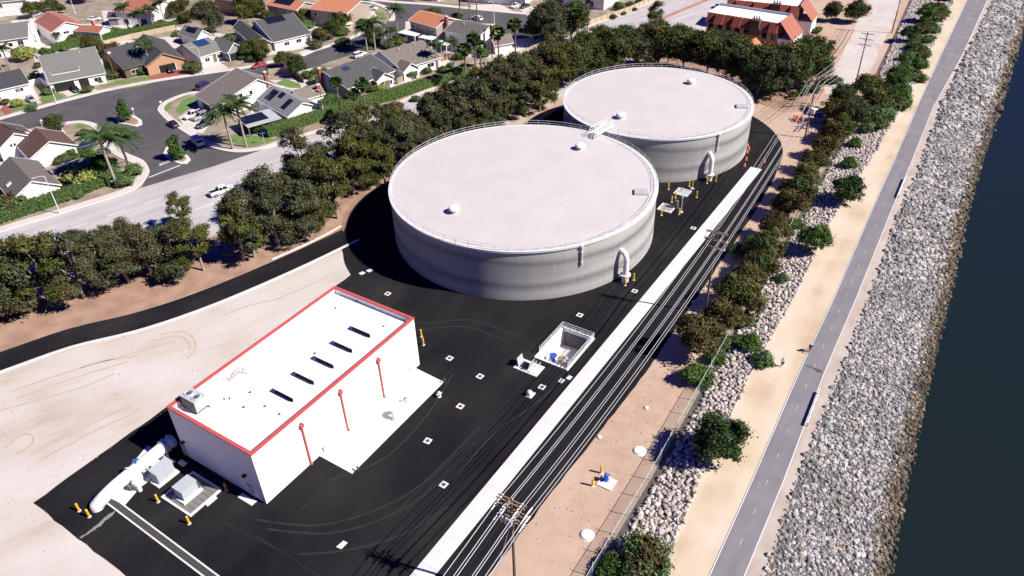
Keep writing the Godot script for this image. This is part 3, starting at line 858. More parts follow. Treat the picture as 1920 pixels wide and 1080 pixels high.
# ---------------------------------------------------------------- pump building
const BL := 31.88
const BW := 16.2
const BH := 9.31
func pump_building() -> void:
	var t := thing("pump_building", "long white flat-roofed pump building with red parapet coping", "building", Vector3(-30.57, 0, -83.24), BY)
	var b: MB
	var rh := 8.35
	for s in [-1, 1]:
		b = MB.new()
		b.box(Vector3(BL, BH - 0.2, 0.35), Vector3(0, (BH - 0.2) / 2, s * (BW / 2 - 0.175)))
		put(b, "wall", M.white, t)
		b = MB.new()
		b.box(Vector3(0.35, BH - 0.2, BW - 0.7), Vector3(s * (BL / 2 - 0.175), (BH - 0.2) / 2, 0))
		put(b, "wall", M.white, t)
		b = MB.new()
		b.box(Vector3(BL + 0.16, 0.22, 0.5), Vector3(0, BH - 0.09, s * (BW / 2 - 0.17)))
		put(b, "coping", M.red, t)
		b = MB.new()
		b.box(Vector3(0.5, 0.22, BW - 0.84), Vector3(s * (BL / 2 - 0.17), BH - 0.09, 0))
		put(b, "coping", M.red, t)
	b = MB.new()
	b.box(Vector3(BL - 0.7, 0.3, BW - 0.7), Vector3(0, rh - 0.15, 0))
	put(b, "roof_deck", M.white, t)
	# red rainwater pipes with hopper heads
	for p in [[7.28,7.21], [-0.62,7.3], [-8,7.28]]:
		b = MB.new()
		b.box(Vector3(0.22, p[1], 0.2), Vector3(0, p[1] / 2, 0))
		b.box(Vector3(0.32, 0.12, 0.34), Vector3(0, 0.16, 0.1))
		var o := put(b, "downpipe", M.red, t)
		o.position = Vector3(p[0], 0, BW / 2 + 0.12)
		b = MB.new()
		b.box(Vector3(0.6, 0.45, 0.4), Vector3(0, p[1] + 0.2, 0.08))
		b.box(Vector3(0.34, 0.25, 0.3), Vector3(0, p[1] - 0.1, 0.06))
		put(b, "hopper_head", M.red, o)
		b = MB.new()
		b.box(Vector3(0.26, 0.2, 0.3), Vector3(0, p[1] + 0.55, -0.1))
		put(b, "scupper", M.darksteel, o)
	# five roof monitors: raised white curbs with dark slats on the near end
	for p in [[-5.98,3.18], [-2.05,3.13], [1.84,3.11], [5.76,3.04], [9.73,2.98]]:
		b = MB.new()
		b.box(Vector3(2.3, 0.75, 3.7), Vector3(1.2, 0.375, 0))
		b.box(Vector3(2.42, 0.08, 3.82), Vector3(1.2, 0.79, 0))
		var o := put(b, "roof_monitor", M.whitepaint, t)
		o.position = Vector3(p[0], rh, p[1])
		for k in 3:
			b = MB.new()
			b.box(Vector3(0.09, 0.2, 3.5), Vector3(0.02, 0.14 + k * 0.22, 0), Basis(Vector3.BACK, 0.5))
			put(b, "slat", M.black, o)
		b = MB.new()
		b.path([Vector3(0.2, 0.12, -2.0), Vector3(0.2, 0.12, -2.4), Vector3(2.9, 0.12, -2.4), Vector3(2.9, 0.12, -1.9)], 0.045, 6)
		put(b, "conduit", M.galv, o)
	# condenser with two fans
	b = MB.new()
	b.box(Vector3(1.9, 1.7, 2.9), Vector3(0, 1.25, 0))
	var ac := put(b, "condenser", M.cabinet, t)
	var acp := Vector2(-13.34,-5.64)
	ac.position = Vector3(acp.x, rh, acp.y)
	for s in [-1, 1]:
		b = MB.new()
		b.lathe([[0.6, 2.1], [0.6, 2.24], [0.52, 2.24], [0.5, 2.12]], 20, Vector3(0, 0, s * 0.72))
		var fr := put(b, "fan_ring", M.galv, ac)
		b = MB.new()
		for k in 4:
			b.box(Vector3(1.0, 0.03, 0.16), Vector3(0, 2.14, s * 0.72), Basis(Vector3.UP, k * PI / 4) * Basis(Vector3.RIGHT, 0.4))
		put(b, "fan", M.darksteel, ac)
		b = MB.new()
		b.box(Vector3(2.1, 0.4, 0.12), Vector3(0, 0.2, s * 1.2))
		put(b, "skid", M.darksteel, ac)
	b = MB.new()
	b.box(Vector3(0.05, 1.45, 2.6), Vector3(-0.98, 1.25, 0))
	put(b, "coil", M.darksteel, ac)
	b = MB.new()
	b.box(Vector3(0.9, 0.7, 1.5), Vector3(-0.5, 0.36, -2.3))
	put(b, "pipe_box", M.darksteel, ac)
	# roof curb and small roof fittings
	b = MB.new()
	b.box(Vector3(4.6, 0.5, 3.4), Vector3(0, 0.25, 0))
	var cb := put(b, "equipment_curb", mat(C(.68, .71, .74), 0.6), t)
	var cbp := Vector2(-10.21,-5.44)
	cb.position = Vector3(cbp.x, rh, cbp.y)
	for p in [[-7.62,-5.27]]:
		b = MB.new()
		for s in [-1, 1]:
			b.tube(Vector3(-0.4, 0, s * 0.5), Vector3(0.6, 1.2, s * 0.15), 0.06, 0.06, 6)
			b.tube(Vector3(0.6, 1.2, s * 0.3), Vector3(2.2, 1.2, s * 0.3), 0.05, 0.05, 6)
			b.tube(Vector3(2.2, 1.2, s * 0.3), Vector3(2.2, 0, s * 0.3), 0.05, 0.05, 6)
		b.tube(Vector3(-0.4, 0.1, -0.5), Vector3(-0.4, 0.1, 0.5), 0.06, 0.06, 6)
		var o := put(b, "roof_ladder", M.redkerb, t)
		o.position = Vector3(p[0], rh, p[1])
	for p in [[-10.48,-3.47], [-10.03,-2.93], [-7.69,-1.46], [-10.13,0.04], [-8.5,2.35], [-8.56,5.14], [12.49,-4.73], [15.38,-3.13], [12.85,4.74], [2.85,0.29]]:
		b = MB.new()
		b.tube(Vector3.ZERO, Vector3(0, 0.26, 0), 0.08, 0.08, 8)
		b.lathe([[0.13, 0.24], [0.11, 0.3], [0, 0.32]], 8)
		var o := put(b, "vent_pipe", M.darksteel, t)
		o.position = Vector3(p[0], rh, p[1])
	# lamps on the end wall
	for p in [[-7.16,3.18], [5.38,4.05]]:
		b = MB.new()
		b.box(Vector3(0.5, 0.22, 0.45), Vector3(-0.25, 0, 0))
		b.box(Vector3(0.12, 0.4, 0.3), Vector3(-0.06, -0.05, 0))
		var o := put(b, "wall_lamp", M.black, t)
		o.position = Vector3(-BL / 2, p[1], p[0])
	# end-wall door with steel frame, facing the pipework
	for p in [[-7.89,-1.53], [5.57,1.58]]:
		b = MB.new()
		b.box(Vector3(0.06, 2.3, 1.1), Vector3(-0.03, 1.17, 0))
		var o := put(b, "door", M.cabinet, t)
		o.position = Vector3(-BL / 2, 0.02, p[0])
		b = MB.new()
		b.box(Vector3(0.1, 0.06, 0.16), Vector3(-0.1, 1.1, 0.4))
		put(b, "handle", M.darksteel, o)
	# landing pads at the end doors
	for p in [pv([-46.46,-73.65,-45.41,-72.93,-45.86,-72.29,-46.86,-73.09]), pv([-36.38,-67.4,-34.13,-66,-34.64,-65.26,-36.83,-66.72])]:
		raised(p, 0.1, "door_landing", M.concrete)
	# apron along the front
	raised(pv([-15.55,-91.02,-10.93,-87.6,-22.36,-70.05,-27.28,-73.38]), 0.13, "concrete_apron", M.concrete)

func bollard(at: Vector3, label: String, group := "yellow bollards in the yard", h := 1.45) -> void:
	var t := thing("bollard", label, "bollard", at, 0.0, group)
	var b := MB.new()
	b.lathe([[0.15, 0.0], [0.15, h - 0.06], [0.11, h], [0.0, h + 0.03]], 12)
	put(b, "post", M.yellow, t)
	b = MB.new()
	b.lathe([[0.26, 0.0], [0.24, 0.07], [0.15, 0.08]], 12)
	put(b, "footing", M.concrete, t)

func pump_yard() -> void:
	# concrete pad under the discharge pipe
	raised(pv([-52.21,-76.47,-47.15,-73.3,-47.78,-72.56,-50.51,-68.89,-51.39,-66.04,-54.55,-67.64]), 0.14, "equipment_pad", M.concrete)
	var t := thing("discharge_pipe", "fat white discharge pipe leaving the building's shaded end and elbowing down", "pipe")
	var a := Vector3(-47.81,2,-75.61)
	var e := Vector3(-51.96,2,-68.79)
	var f := Vector3(-54.86,0.4,-65.86)
	var b := MB.new()
	b.tube(a, e, 0.85, 0.85, 20)
	var pts := [e]
	var mid := e + (e - a).normalized() * 2.6
	for i in range(1, 7):
		var s := i / 6.0
		pts.append(e * (1 - s) * (1 - s) + mid * 2 * s * (1 - s) + f * s * s)
	pts.append(Vector3(f.x, -0.2, f.z))
	b.path(pts, 0.85, 20)
	put(b, "pipe", M.whitepaint, t)
	var d := (e - a).normalized()
	for s in [0.03, 0.14, 0.2, 0.62, 0.86]:
		b = MB.new()
		var p := a.lerp(e, s)
		b.tube(p, p + d * 0.22, 1.05, 1.05, 20)
		put(b, "flange", M.whitepaint if s > 0.25 else M.cabinet, t)
	for s in [0.25, 0.5, 0.78, 0.95]:
		b = MB.new()
		var p := a.lerp(e, s)
		b.box(Vector3(0.7, p.y - 0.9, 1.3), Vector3(p.x, (p.y - 0.9) / 2 + 0.1, p.z), Basis(Vector3.UP, BY))
		put(b, "saddle", M.concrete, t)
	var side := d.cross(Vector3.UP)
	# air valve, small valves and gauges along the pipe
	b = MB.new()
	var vp := a.lerp(e, 0.93) - side * 1.7
	b.lathe([[0.3, 0.1], [0.3, 1.3], [0.55, 1.4], [0.6, 2.0], [0.35, 2.3], [0, 2.35]], 12, Vector3(vp.x, 0, vp.z))
	b.tube(Vector3(vp.x, 1.9, vp.z), a.lerp(e, 0.93), 0.22, 0.22, 8)
	put(b, "air_valve", M.whitepaint, t)
	b = MB.new()
	var bp := a.lerp(e, 0.72) + Vector3.UP * 0.95
	b.tube(bp - Vector3.UP * 0.15, bp + Vector3.UP * 0.35, 0.12, 0.12, 8)
	b.tube(bp + Vector3(0, 0.4, 0), bp + Vector3(0, 0.46, 0), 0.34, 0.34, 12)
	put(b, "valve_wheel", M.blue, t)
	for i in 5:
		b = MB.new()
		var sp := a.lerp(e, 0.74 + i * 0.065) + side * 1.25
		b.tube(Vector3(sp.x, 0.1, sp.z), Vector3(sp.x, 1.2 + 0.1 * (i % 2), sp.z), 0.06, 0.06, 6)
		b.tube(Vector3(sp.x, 1.15, sp.z), Vector3(sp.x, 1.15, sp.z) - side * 0.8, 0.05, 0.05, 6)
		b.box(Vector3(0.25, 0.3, 0.25), Vector3(sp.x, 1.0, sp.z))
		put(b, "gauge_stand", M.wood if i % 2 else M.steel, t)
	# control cabinet on a plinth
	var cp := Vector3(-47.7,0,-70.6)
	t = thing("control_cabinet", "pale grey sloped-top control cabinet beside the white discharge pipe", "cabinet", cp, BY)
	b = MB.new()
	b.box(Vector3(3.4, 0.2, 2.0), Vector3(0, 0.1, 0))
	put(b, "plinth", M.concrete, t)
	b = MB.new()
	b.box(Vector3(2.6, 2.0, 1.3), Vector3(0, 1.2, 0))
	put(b, "case", M.cabinet, t)
	b = MB.new()
	b.box(Vector3(2.8, 0.1, 1.5), Vector3(0, 2.26, 0), Basis(Vector3.RIGHT, 0.06))
	put(b, "cap", M.cabinet, t)
	for s in [-1, 1]:
		b = MB.new()
		b.box(Vector3(1.2, 1.7, 0.04), Vector3(s * 0.64, 1.2, 0.67))
		put(b, "door", M.cabinet, t)
	# transformer vault with gratings
	var vr := [-43.11,-67.55,5.15,5.92]
	t = thing("transformer", "grey transformer box on a grated concrete vault", "transformer", Vector3(vr[0], 0, vr[1]), BY)
	var l: float = vr[2]
	var w: float = vr[3]
	b = MB.new()
	for s in [-1, 1]:
		b.box(Vector3(l, 0.25, 0.3), Vector3(0, 0.125, s * (w / 2 - 0.15)))
		b.box(Vector3(0.3, 0.25, w - 0.6), Vector3(s * (l / 2 - 0.15), 0.125, 0))
	b.box(Vector3(1.6, 0.25, 0.5), Vector3(l * 0.1, 0.123, w / 2 + 0.25))
	put(b, "kerb", M.concrete, t)
	var nx := 6
	for i in nx:
		for j in 3:
			b = MB.new()
			b.box(Vector3((l - 0.6) / nx - 0.05, 0.06, (w - 0.6) / 3 - 0.05), Vector3(-l / 2 + 0.3 + (i + 0.5) * (l - 0.6) / nx, 0.15, -w / 2 + 0.3 + (j + 0.5) * (w - 0.6) / 3))
			put(b, "grating", M.grating, t)
	b = MB.new()
	b.box(Vector3(3.0, 0.3, 2.4), Vector3(-0.3, 0.3, -0.3))
	put(b, "plinth", M.concrete, t)
	b = MB.new()
	b.box(Vector3(2.3, 1.7, 1.7), Vector3(-0.3, 1.3, -0.3))
	put(b, "case", M.cabinet, t)
	b = MB.new()
	b.box(Vector3(0.35, 1.0, 0.9), Vector3(1.02, 1.1, 0.1))
	put(b, "louvre_box", M.darksteel, t)
	b = MB.new()
	b.box(Vector3(2.5, 0.08, 1.9), Vector3(-0.3, 2.2, -0.3))
	put(b, "cap", M.cabinet, t)
	# drain trench: two concrete kerbs and gratings between them
	var t0 := Vector2(-53.72,-67)
	var t1 := Vector2(-37.16,-55.28)
	var td := (t1 - t0).normalized()
	t1 += td * 8.0
	var tl := t0.distance_to(t1)
	t = thing_struct("drain_trench")
	var ty := atan2(-td.y, td.x)
	t.position = v3(t0)
	t.rotation.y = ty
	for s in [-1, 1]:
		b = MB.new()
		b.box(Vector3(tl, 0.1, 0.2), Vector3(tl / 2, 0.05, s * 0.5))
		put(b, "trench_kerb", M.concrete, t)
	var gm: Mesh
	for i in int(tl / 1.0):
		if gm == null:
			b = MB.new()
			b.box(Vector3(0.96, 0.06, 0.78), Vector3(0, 0.03, 0))
			gm = b.mesh()
		var o := inst(gm, "grating", M.trench, t)
		o.position = Vector3(i + 0.5, 0.0, 0)
	for p in [[Vector3(-57.03,0,-65.42), "yellow bollard at the tip of the asphalt, left of the pipe's elbow"], [Vector3(-55.29,0,-64.42), "yellow bollard nearest the pipe's white elbow"], [Vector3(-47.16,0,-66.46), "yellow bollard between the control cabinet and the grated vault"], [Vector3(-38.64,0,-67.94), "yellow bollard between the vault and the shaded end wall"], [Vector3(-41.93,0,-62.81), "yellow bollard at the vault's lower corner"], [Vector3(-15.23,0,-98.93), "farther of two yellow bollards by the building's far corner"], [Vector3(-14.71,0,-96.71), "nearer of two yellow bollards by the building's far corner"]]:
		bollard(p[0], p[1])
	# concrete patch washed over the asphalt
	b = MB.new()
	b.sheet(rough_edge(pv([-55.21,-61.25,-54.19,-62.49,-53.09,-64.42,-52.35,-65.31,-52.28,-64.97,-52.71,-63.99,-53.71,-62.31,-54.86,-61.08]), 0.35, 0.16), 0.03)
	struct(b, "cement_washout", M.washout)
	# goose-neck and fittings on the apron
	var gp := Vector3(-17.63,0.13,-80)
	t = thing("goose_neck_vent", "white goose-neck vent pipe on the concrete apron", "vent", gp, BY)
	b = MB.new()
	b.path([Vector3(0, 0, 0), Vector3(0, 1.3, 0), Vector3(0.25, 1.65, 0), Vector3(0.7, 1.7, 0), Vector3(1.0, 1.4, 0), Vector3(1.0, 1.1, 0)], 0.34, 14)
	put(b, "pipe", M.whitepaint, t)
	b = MB.new()
	b.lathe([[0.55, 0.0], [0.55, 0.12], [0.34, 0.12]], 16)
	put(b, "flange", M.cabinet, t)
	var lab := ["by the apron's far inner corner", "near the goose-neck vent", "by the apron's near inner corner", "at the apron's near outer corner", "at the apron's far outer corner"]
	var k := 0
	for p in [Vector3(-16.35,0.13,-89.96), Vector3(-16.41,0.13,-83.47), Vector3(-26.87,0.13,-74.16), Vector3(-21.61,0.02,-70.49), Vector3(-10.74,0.02,-87.37)]:
		t = thing("hose_bib", "small dark yard tap " + lab[k], "tap", p, k * 0.7, "yard taps round the apron")
		k += 1
		b = MB.new()
		b.tube(Vector3.ZERO, Vector3(0, 0.75, 0), 0.07, 0.07, 6)
		put(b, "riser", M.darksteel, t)
		b = MB.new()
		b.tube(Vector3(-0.3, 0.7, 0), Vector3(0.35, 0.7, 0), 0.08, 0.06, 6)
		put(b, "spout", M.darksteel, t)
		b = MB.new()
		b.tube(Vector3(0, 0.8, 0), Vector3(0, 0.84, 0), 0.16, 0.16, 8)
		put(b, "wheel", M.darksteel, t)
	t = thing("fire_hydrant", "white hydrant standing on asphalt off the apron's far corner", "hydrant", Vector3(-11.41,0,-84.46), 0.6)
	hydrant_parts(t, M.whitepaint)

func hydrant_parts(t: Node3D, m: Material) -> void:
	var b := MB.new()
	b.lathe([[0.3, 0.0], [0.3, 0.08], [0.18, 0.1], [0.18, 0.7], [0.24, 0.75], [0.2, 0.95], [0.0, 1.05]], 12)
	put(b, "barrel", m, t)
	for a in [0.0, PI / 2, PI]:
		b = MB.new()
		var d := Vector3(cos(a), 0, sin(a))
		b.tube(d * 0.1 + Vector3.UP * 0.62, d * 0.42 + Vector3.UP * 0.62, 0.12, 0.12, 8)
		put(b, "outlet", m, t)

# ---------------------------------------------------------------- sunken valve pit
func pit() -> void:
	var l: float = PIT[2]
	var w: float = PIT[3]
	var dp := 3.3
	var t := thing("valve_pit", "sunken white concrete valve pit with railings and pipework", "pit", Vector3(PIT[0], 0, PIT[1]), BY)
	var b: MB
	for s in [-1, 1]:
		b = MB.new()
		b.box(Vector3(l, dp + 0.3, 0.3), Vector3(0, 0.15 - dp / 2, s * (w / 2 - 0.15)))
		put(b, "wall", M.white, t)
		b = MB.new()
		b.box(Vector3(0.3, dp + 0.3, w - 0.6), Vector3(s * (l / 2 - 0.15), 0.15 - dp / 2, 0))
		put(b, "wall", M.white, t)
	b = MB.new()
	b.box(Vector3(l - 0.6, 0.2, w - 0.6), Vector3(0, -dp + 0.1, 0))
	put(b, "floor", M.concrete, t)
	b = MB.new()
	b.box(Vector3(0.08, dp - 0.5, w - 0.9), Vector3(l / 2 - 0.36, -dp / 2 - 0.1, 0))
	put(b, "painted_shade_panel", M.darksteel, t)  # added dark panel, paints deep shade onto the far wall
	# railing on three sides
	var post := MB.new()
	post.tube(Vector3.ZERO, Vector3(0, 1.1, 0), 0.045, 0.045, 6)
	var pm := post.mesh()
	var x0 := -l / 2 + 0.15
	var x1 := l / 2 - 0.15
	var z0 := -w / 2 + 0.15
	var z1 := w / 2 - 0.15
	for y in [0.6, 0.95, 1.38]:
		for q in [[Vector3(x0 + 1.2, y, z0), Vector3(x1, y, z0)], [Vector3(x1, y, z0), Vector3(x1, y, z1)], [Vector3(x0, y, z1), Vector3(x1, y, z1)]]:
			b = MB.new()
			b.tube(q[0], q[1], 0.05, 0.05, 6)
			put(b, "handrail", M.galv, t)
	var nx := int(l / 1.9)
	for i in nx + 1:
		for z in [z0, z1]:
			var o := inst(pm, "rail_post", M.galv, t)
			o.position = Vector3(lerpf(x0 + (1.2 if z == z0 else 0.0), x1, float(i) / nx), 0.28, z)
	for i in range(1, 4):
		var o := inst(pm, "rail_post", M.galv, t)
		o.position = Vector3(x1, 0.28, lerpf(z0, z1, i / 4.0))
	# stair down the sunny side with its own rail
	for i in 12:
		b = MB.new()
		b.box(Vector3(0.34, 0.08, 1.0), Vector3(x0 + 0.9 + i * 0.34, -0.05 - i * 0.255, z1 - 0.9))
		put(b, "step", M.galv, t)
	for s in [0, 1]:
		b = MB.new()
		for y in [0.95, 0.55]:
			b.tube(Vector3(x0 + 0.8, y, z1 - 0.4 - s * 1.0), Vector3(x0 + 4.9, y - 2.9, z1 - 0.4 - s * 1.0), 0.045, 0.045, 6)
		put(b, "stair_rail", M.galv, t)
	b = MB.new()
	b.box(Vector3(1.1, 0.12, 1.6), Vector3(x0 + 0.6, 0.2, z1 - 0.9))
	put(b, "landing", M.grating, t)
	# main pipes across the floor
	for k in 2:
		b = MB.new()
		var z := -w * 0.22 + k * 1.6
		b.tube(Vector3(x0 + 0.2, -dp + 1.1, z), Vector3(x0 + l * 0.52, -dp + 1.1, z), 0.38, 0.38, 12)
		for f in [0.12, 0.3, 0.46]:
			b.tube(Vector3(x0 + l * f, -dp + 1.1, z), Vector3(x0 + l * f + 0.2, -dp + 1.1, z), 0.55, 0.55, 12)
		put(b, "pipe", M.whitepaint, t)
		b = MB.new()
		b.lathe([[0.3, -dp + 1.3], [0.45, -dp + 2.0], [0.25, -dp + 2.3], [0.65, -dp + 2.4], [0.65, -dp + 2.5], [0, -dp + 2.52]], 12, Vector3(x0 + l * 0.32, 0, z))
		put(b, "valve", M.blue if k == 0 else M.wood, t)
	b = MB.new()
	b.tube(Vector3(x0 + l * 0.5, -dp + 0.2, -w * 0.22), Vector3(x0 + l * 0.5, -dp + 1.5, -w * 0.22), 0.38, 0.38, 12)
	put(b, "riser", M.whitepaint, t)
	# hatch frame and open lids beside the pit
	var hp := Vector2(2.24,-90.25)
	raised(rect2(hp.x, hp.y, 2.6, 4.2), 0.18, "hatch_pad", M.concrete)
	t = thing("access_hatch", "open aluminium access hatch with raised lids beside the valve pit", "hatch", v3(hp, 0.18), BY)
	b = MB.new()
	for s in [-1, 1]:
		b.box(Vector3(1.7, 0.12, 0.1), Vector3(0, 0.06, s * 0.9 - 0.6))
		b.box(Vector3(0.1, 0.12, 1.7), Vector3(s * 0.8, 0.06, -0.6))
	put(b, "frame", M.galv, t)
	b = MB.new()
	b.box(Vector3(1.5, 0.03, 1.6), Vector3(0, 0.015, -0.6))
	put(b, "painted_opening", M.black, t)  # black sheet painted as the dark hole, the pad is solid
	for s in [0, 1]:
		b = MB.new()
		b.box(Vector3(1.5, 1.5, 0.07), Vector3(0, 0.8, -1.6 + s * 2.0), Basis(Vector3.RIGHT, -0.2 + s * 0.5))
		put(b, "lid", M.cabinet, t)
	b = MB.new()
	for z in [0.9, 1.6]:
		b.tube(Vector3(0.8, 0, z), Vector3(0.8, 1.1, z), 0.04, 0.04, 6)
		b.tube(Vector3(-0.8, 0, z), Vector3(-0.8, 1.1, z), 0.04, 0.04, 6)
		b.tube(Vector3(-0.8, 1.1, z), Vector3(0.8, 1.1, z), 0.04, 0.04, 6)
	put(b, "guard_rail", M.galv, t)
	t = thing("vent_box", "small white domed vent on a square pad, left of the pit's drain cover", "vent", Vector3(2.09,0,-84.04), BY)
	b = MB.new()
	b.box(Vector3(1.4, 0.1, 1.1), Vector3(0.2, 0.05, 0))
	put(b, "pad", M.concrete, t)
	b = MB.new()
	b.lathe([[0.38, 0.1], [0.38, 0.8], [0.3, 0.95], [0, 1.0]], 14)
	put(b, "dome", M.whitepaint, t)

# ---------------------------------------------------------------- small things in the yard
func yard_bits() -> void:
	var b: MB
	var t: Node3D
	var where := ["near the red coping's far end", "between the building's far corner and the pit", "nearest the hydrant by the apron", "in the middle of the yard below the hydrant", "third in the line below the apron", "nearest the utility pole in the yard", "beside the domed vent below the pit", "just above the valve pit's railing", "right of the nearer tank's base", "on the asphalt right of the two sunk vaults"]
	var k := 0
	for p in [Vector3(-22.17,0,-111.31), Vector3(-10.29,0,-93.17), Vector3(-5.39,0,-88.66), Vector3(-8.21,0,-82.27), Vector3(-12.55,0,-75.59), Vector3(-9.89,0,-67.7), Vector3(4.01,0,-85.8), Vector3(11.33,0,-103.23), Vector3(21.61,0,-109.6), Vector3(36.29,0,-130.07)]:
		t = thing("manhole", "white concrete collar with dark lid " + where[k], "manhole", p, BY + rng.randf_range(-0.1, 0.1), "manhole collars in the asphalt")
		k += 1
		b = MB.new()
		b.box(Vector3(1.0, 0.06, 1.0), Vector3(0, 0.03, 0))
		put(b, "collar", M.concrete, t)
		b = MB.new()
		b.lathe([[0.3, 0.06], [0.3, 0.075], [0, 0.08]], 16)
		put(b, "lid", M.darksteel, t)
	k = 0
	where = ["beside the lot's corner, left one of two", "beside the lot's corner, right one of two", "left one of a pair below the pit", "right one of a pair below the pit", "alone on the asphalt near the lower edge"]
	for p in [pv([-28.36,-118.06,-27.66,-118.72,-26.99,-118.15,-27.69,-117.5]), pv([-27.08,-118.86,-26.38,-119.52,-25.7,-118.95,-26.41,-118.29]), pv([6.5,-86.86,7.05,-87.67,7.66,-87.16,7.04,-86.48]), pv([7.77,-87.52,8.32,-88.22,8.86,-87.82,8.31,-87.13]), pv([-22.6,-58.57,-21.83,-59.46,-21.25,-59.13,-21.9,-58.23])]:
		b = MB.new()
		b.slab(p, 0.0, 0.05)
		var o := put(b, "concrete_pad", M.strip, self)
		tag(o, "flat pale concrete pad " + where[k], "pad", "pale pads in the asphalt")
		k += 1
	# two sunk vaults by the farther tank
	k = 0
	for q in [[[32.44,-138.09,2.87,2.97], "nearer"], [[37.03,-144.52,2.81,2.9], "farther"]]:
		var v: Array = q[0]
		t = thing("sunk_vault", "white-rimmed sunk vault with grey cover, the %s of two" % q[1], "vault", Vector3(v[0], 0, v[1]), BY, "sunk vaults by the tanks")
		var l: float = clampf(v[2], 3.0, 6.0)
		var w: float = clampf(v[3], 3.0, 6.0)
		b = MB.new()
		for s in [-1, 1]:
			b.box(Vector3(l, 0.28, 0.28), Vector3(0, 0.14, s * (w / 2 - 0.14)))
			b.box(Vector3(0.28, 0.28, w - 0.56), Vector3(s * (l / 2 - 0.14), 0.14, 0))
		put(b, "rim", M.concrete, t)
		for s in [-1, 1]:
			b = MB.new()
			b.box(Vector3(l / 2 - 0.32, 0.05, w - 0.6), Vector3(s * (l / 4 - 0.14), 0.12, 0))
			put(b, "cover", M.cabinet if k else M.steel, t)
		b = MB.new()
		b.tube(Vector3(0.3, 0.14, -0.4), Vector3(0.3, 1.1, -0.4), 0.07, 0.07, 6)
		b.tube(Vector3(0.3, 1.05, -0.4), Vector3(0.9, 1.05, -0.4), 0.06, 0.06, 6)
		put(b, "riser", M.darksteel, t)
		k += 1
	for p in [[Vector3(34.33,0,-146.36), "yellow bollard at the farther vault's left corner"], [Vector3(39.04,0,-147.48), "yellow bollard at the farther vault's top corner"], [Vector3(39.58,0,-142.45), "yellow bollard at the farther vault's right corner"], [Vector3(35.09,0,-142.53), "yellow bollard between the two sunk vaults"], [Vector3(33.97,0,-140.77), "yellow bollard at the nearer vault's top corner"], [Vector3(30.9,0,-135.45), "yellow bollard at the nearer vault's lower left corner"], [Vector3(34.52,0,-135.63), "yellow bollard at the nearer vault's right corner"], [Vector3(43.07,0,-148.42), "yellow bollard left of the farther tank's hooked pipe"], [Vector3(45.23,0,-149.25), "yellow bollard right of the farther tank's hooked pipe"], [Vector3(20.17,0,-111.48), "yellow bollard in front of the nearer tank's hooked pipe"], [Vector3(21.93,0,-113.03), "yellow bollard right of the nearer tank's hooked pipe"]]:
		bollard(p[0], p[1])
	for p in [[Vector3(35.12,0,-136.46), "slim white vent mast beside the nearer sunk vault"], [Vector3(39.47,0,-146.24), "slim white vent mast beside the farther sunk vault"]]:
		t = thing("vent_mast", p[1], "mast", p[0], 0.0, "vent masts by the vaults")
		b = MB.new()
		b.lathe([[0.4, 0.0], [0.4, 0.15], [0.1, 0.16]], 14)
		put(b, "base", M.concrete, t)
		b = MB.new()
		b.tube(Vector3(0, 0.1, 0), Vector3(0, 3.4, 0), 0.08, 0.06, 8)
		put(b, "pole", M.galv, t)
		b = MB.new()
		b.box(Vector3(0.35, 0.25, 0.3), Vector3(0, 3.45, 0))
		put(b, "head", M.cabinet, t)
	t = thing("electric_cabinet", "dark green rounded cabinet between the two sunk vaults", "cabinet", Vector3(34.38,0,-138.27), BY)
	b = MB.new()
	b.box(Vector3(0.9, 1.7, 0.8), Vector3(0, 0.85, 0))
	b.ball(Vector3(0, 1.7, 0), Vector3(0.45, 0.15, 0.4), 10, 4)
	put(b, "case", mat(C(.10, .10, .09), 0.6), t)
	b = MB.new()
	b.box(Vector3(0.7, 1.3, 0.03), Vector3(0, 0.9, 0.41))
	put(b, "door", mat(C(.12, .12, .11), 0.5), t)
	t = thing("backflow_valve", "small grey valve stand at the farther tank's foot", "valve", Vector3(35.92,0,-149.92), 0.3)
	b = MB.new()
	b.box(Vector3(1.0, 0.1, 0.8), Vector3(0, 0.05, 0))
	put(b, "pad", M.concrete, t)
	b = MB.new()
	b.lathe([[0.2, 0.1], [0.25, 0.6], [0.4, 0.9], [0.35, 1.3], [0.1, 1.4], [0.0, 1.4]], 10)
	put(b, "body", M.darksteel, t)
	# hydrant slab on the dirt strip
	var hs := [11.59,-67.08,1.96,2.09]
	raised(rect2(hs[0], hs[1], hs[2], hs[3]), 0.15, "hydrant_slab", M.concrete)
	t = thing("fire_hydrant", "blue hydrant on a white slab beside two yellow bollards", "hydrant", Vector3(11.51,0.15,-67.46), 0.4)
	hydrant_parts(t, M.blue)
	t.scale = Vector3.ONE * 1.25
	bollard(Vector3(11.03,0,-68.79), "yellow bollard above the blue hydrant's slab", "bollards by the blue hydrant")
	bollard(Vector3(9.67,0,-66.69), "yellow bollard left of the blue hydrant's slab", "bollards by the blue hydrant")
	for p in [[Vector3(8.21,0,-59.04), "round white concrete lid on dirt near the fence's lower end"], [Vector3(16.71,0,-72.4), "round pale lid on dirt in the pine's shadow"]]:
		t = thing("vault_lid", p[1], "lid", p[0], 0.0, "round lids on the dirt strip")
		b = MB.new()
		b.lathe([[0.78, 0.0], [0.78, 0.2], [0.72, 0.25], [0.0, 0.27]], 28)
		put(b, "cover", M.concrete, t)
		b = MB.new()
		b.lathe([[0.95, 0.0], [0.92, 0.08], [0.78, 0.09]], 28)
		put(b, "ring", M.concrete, t)
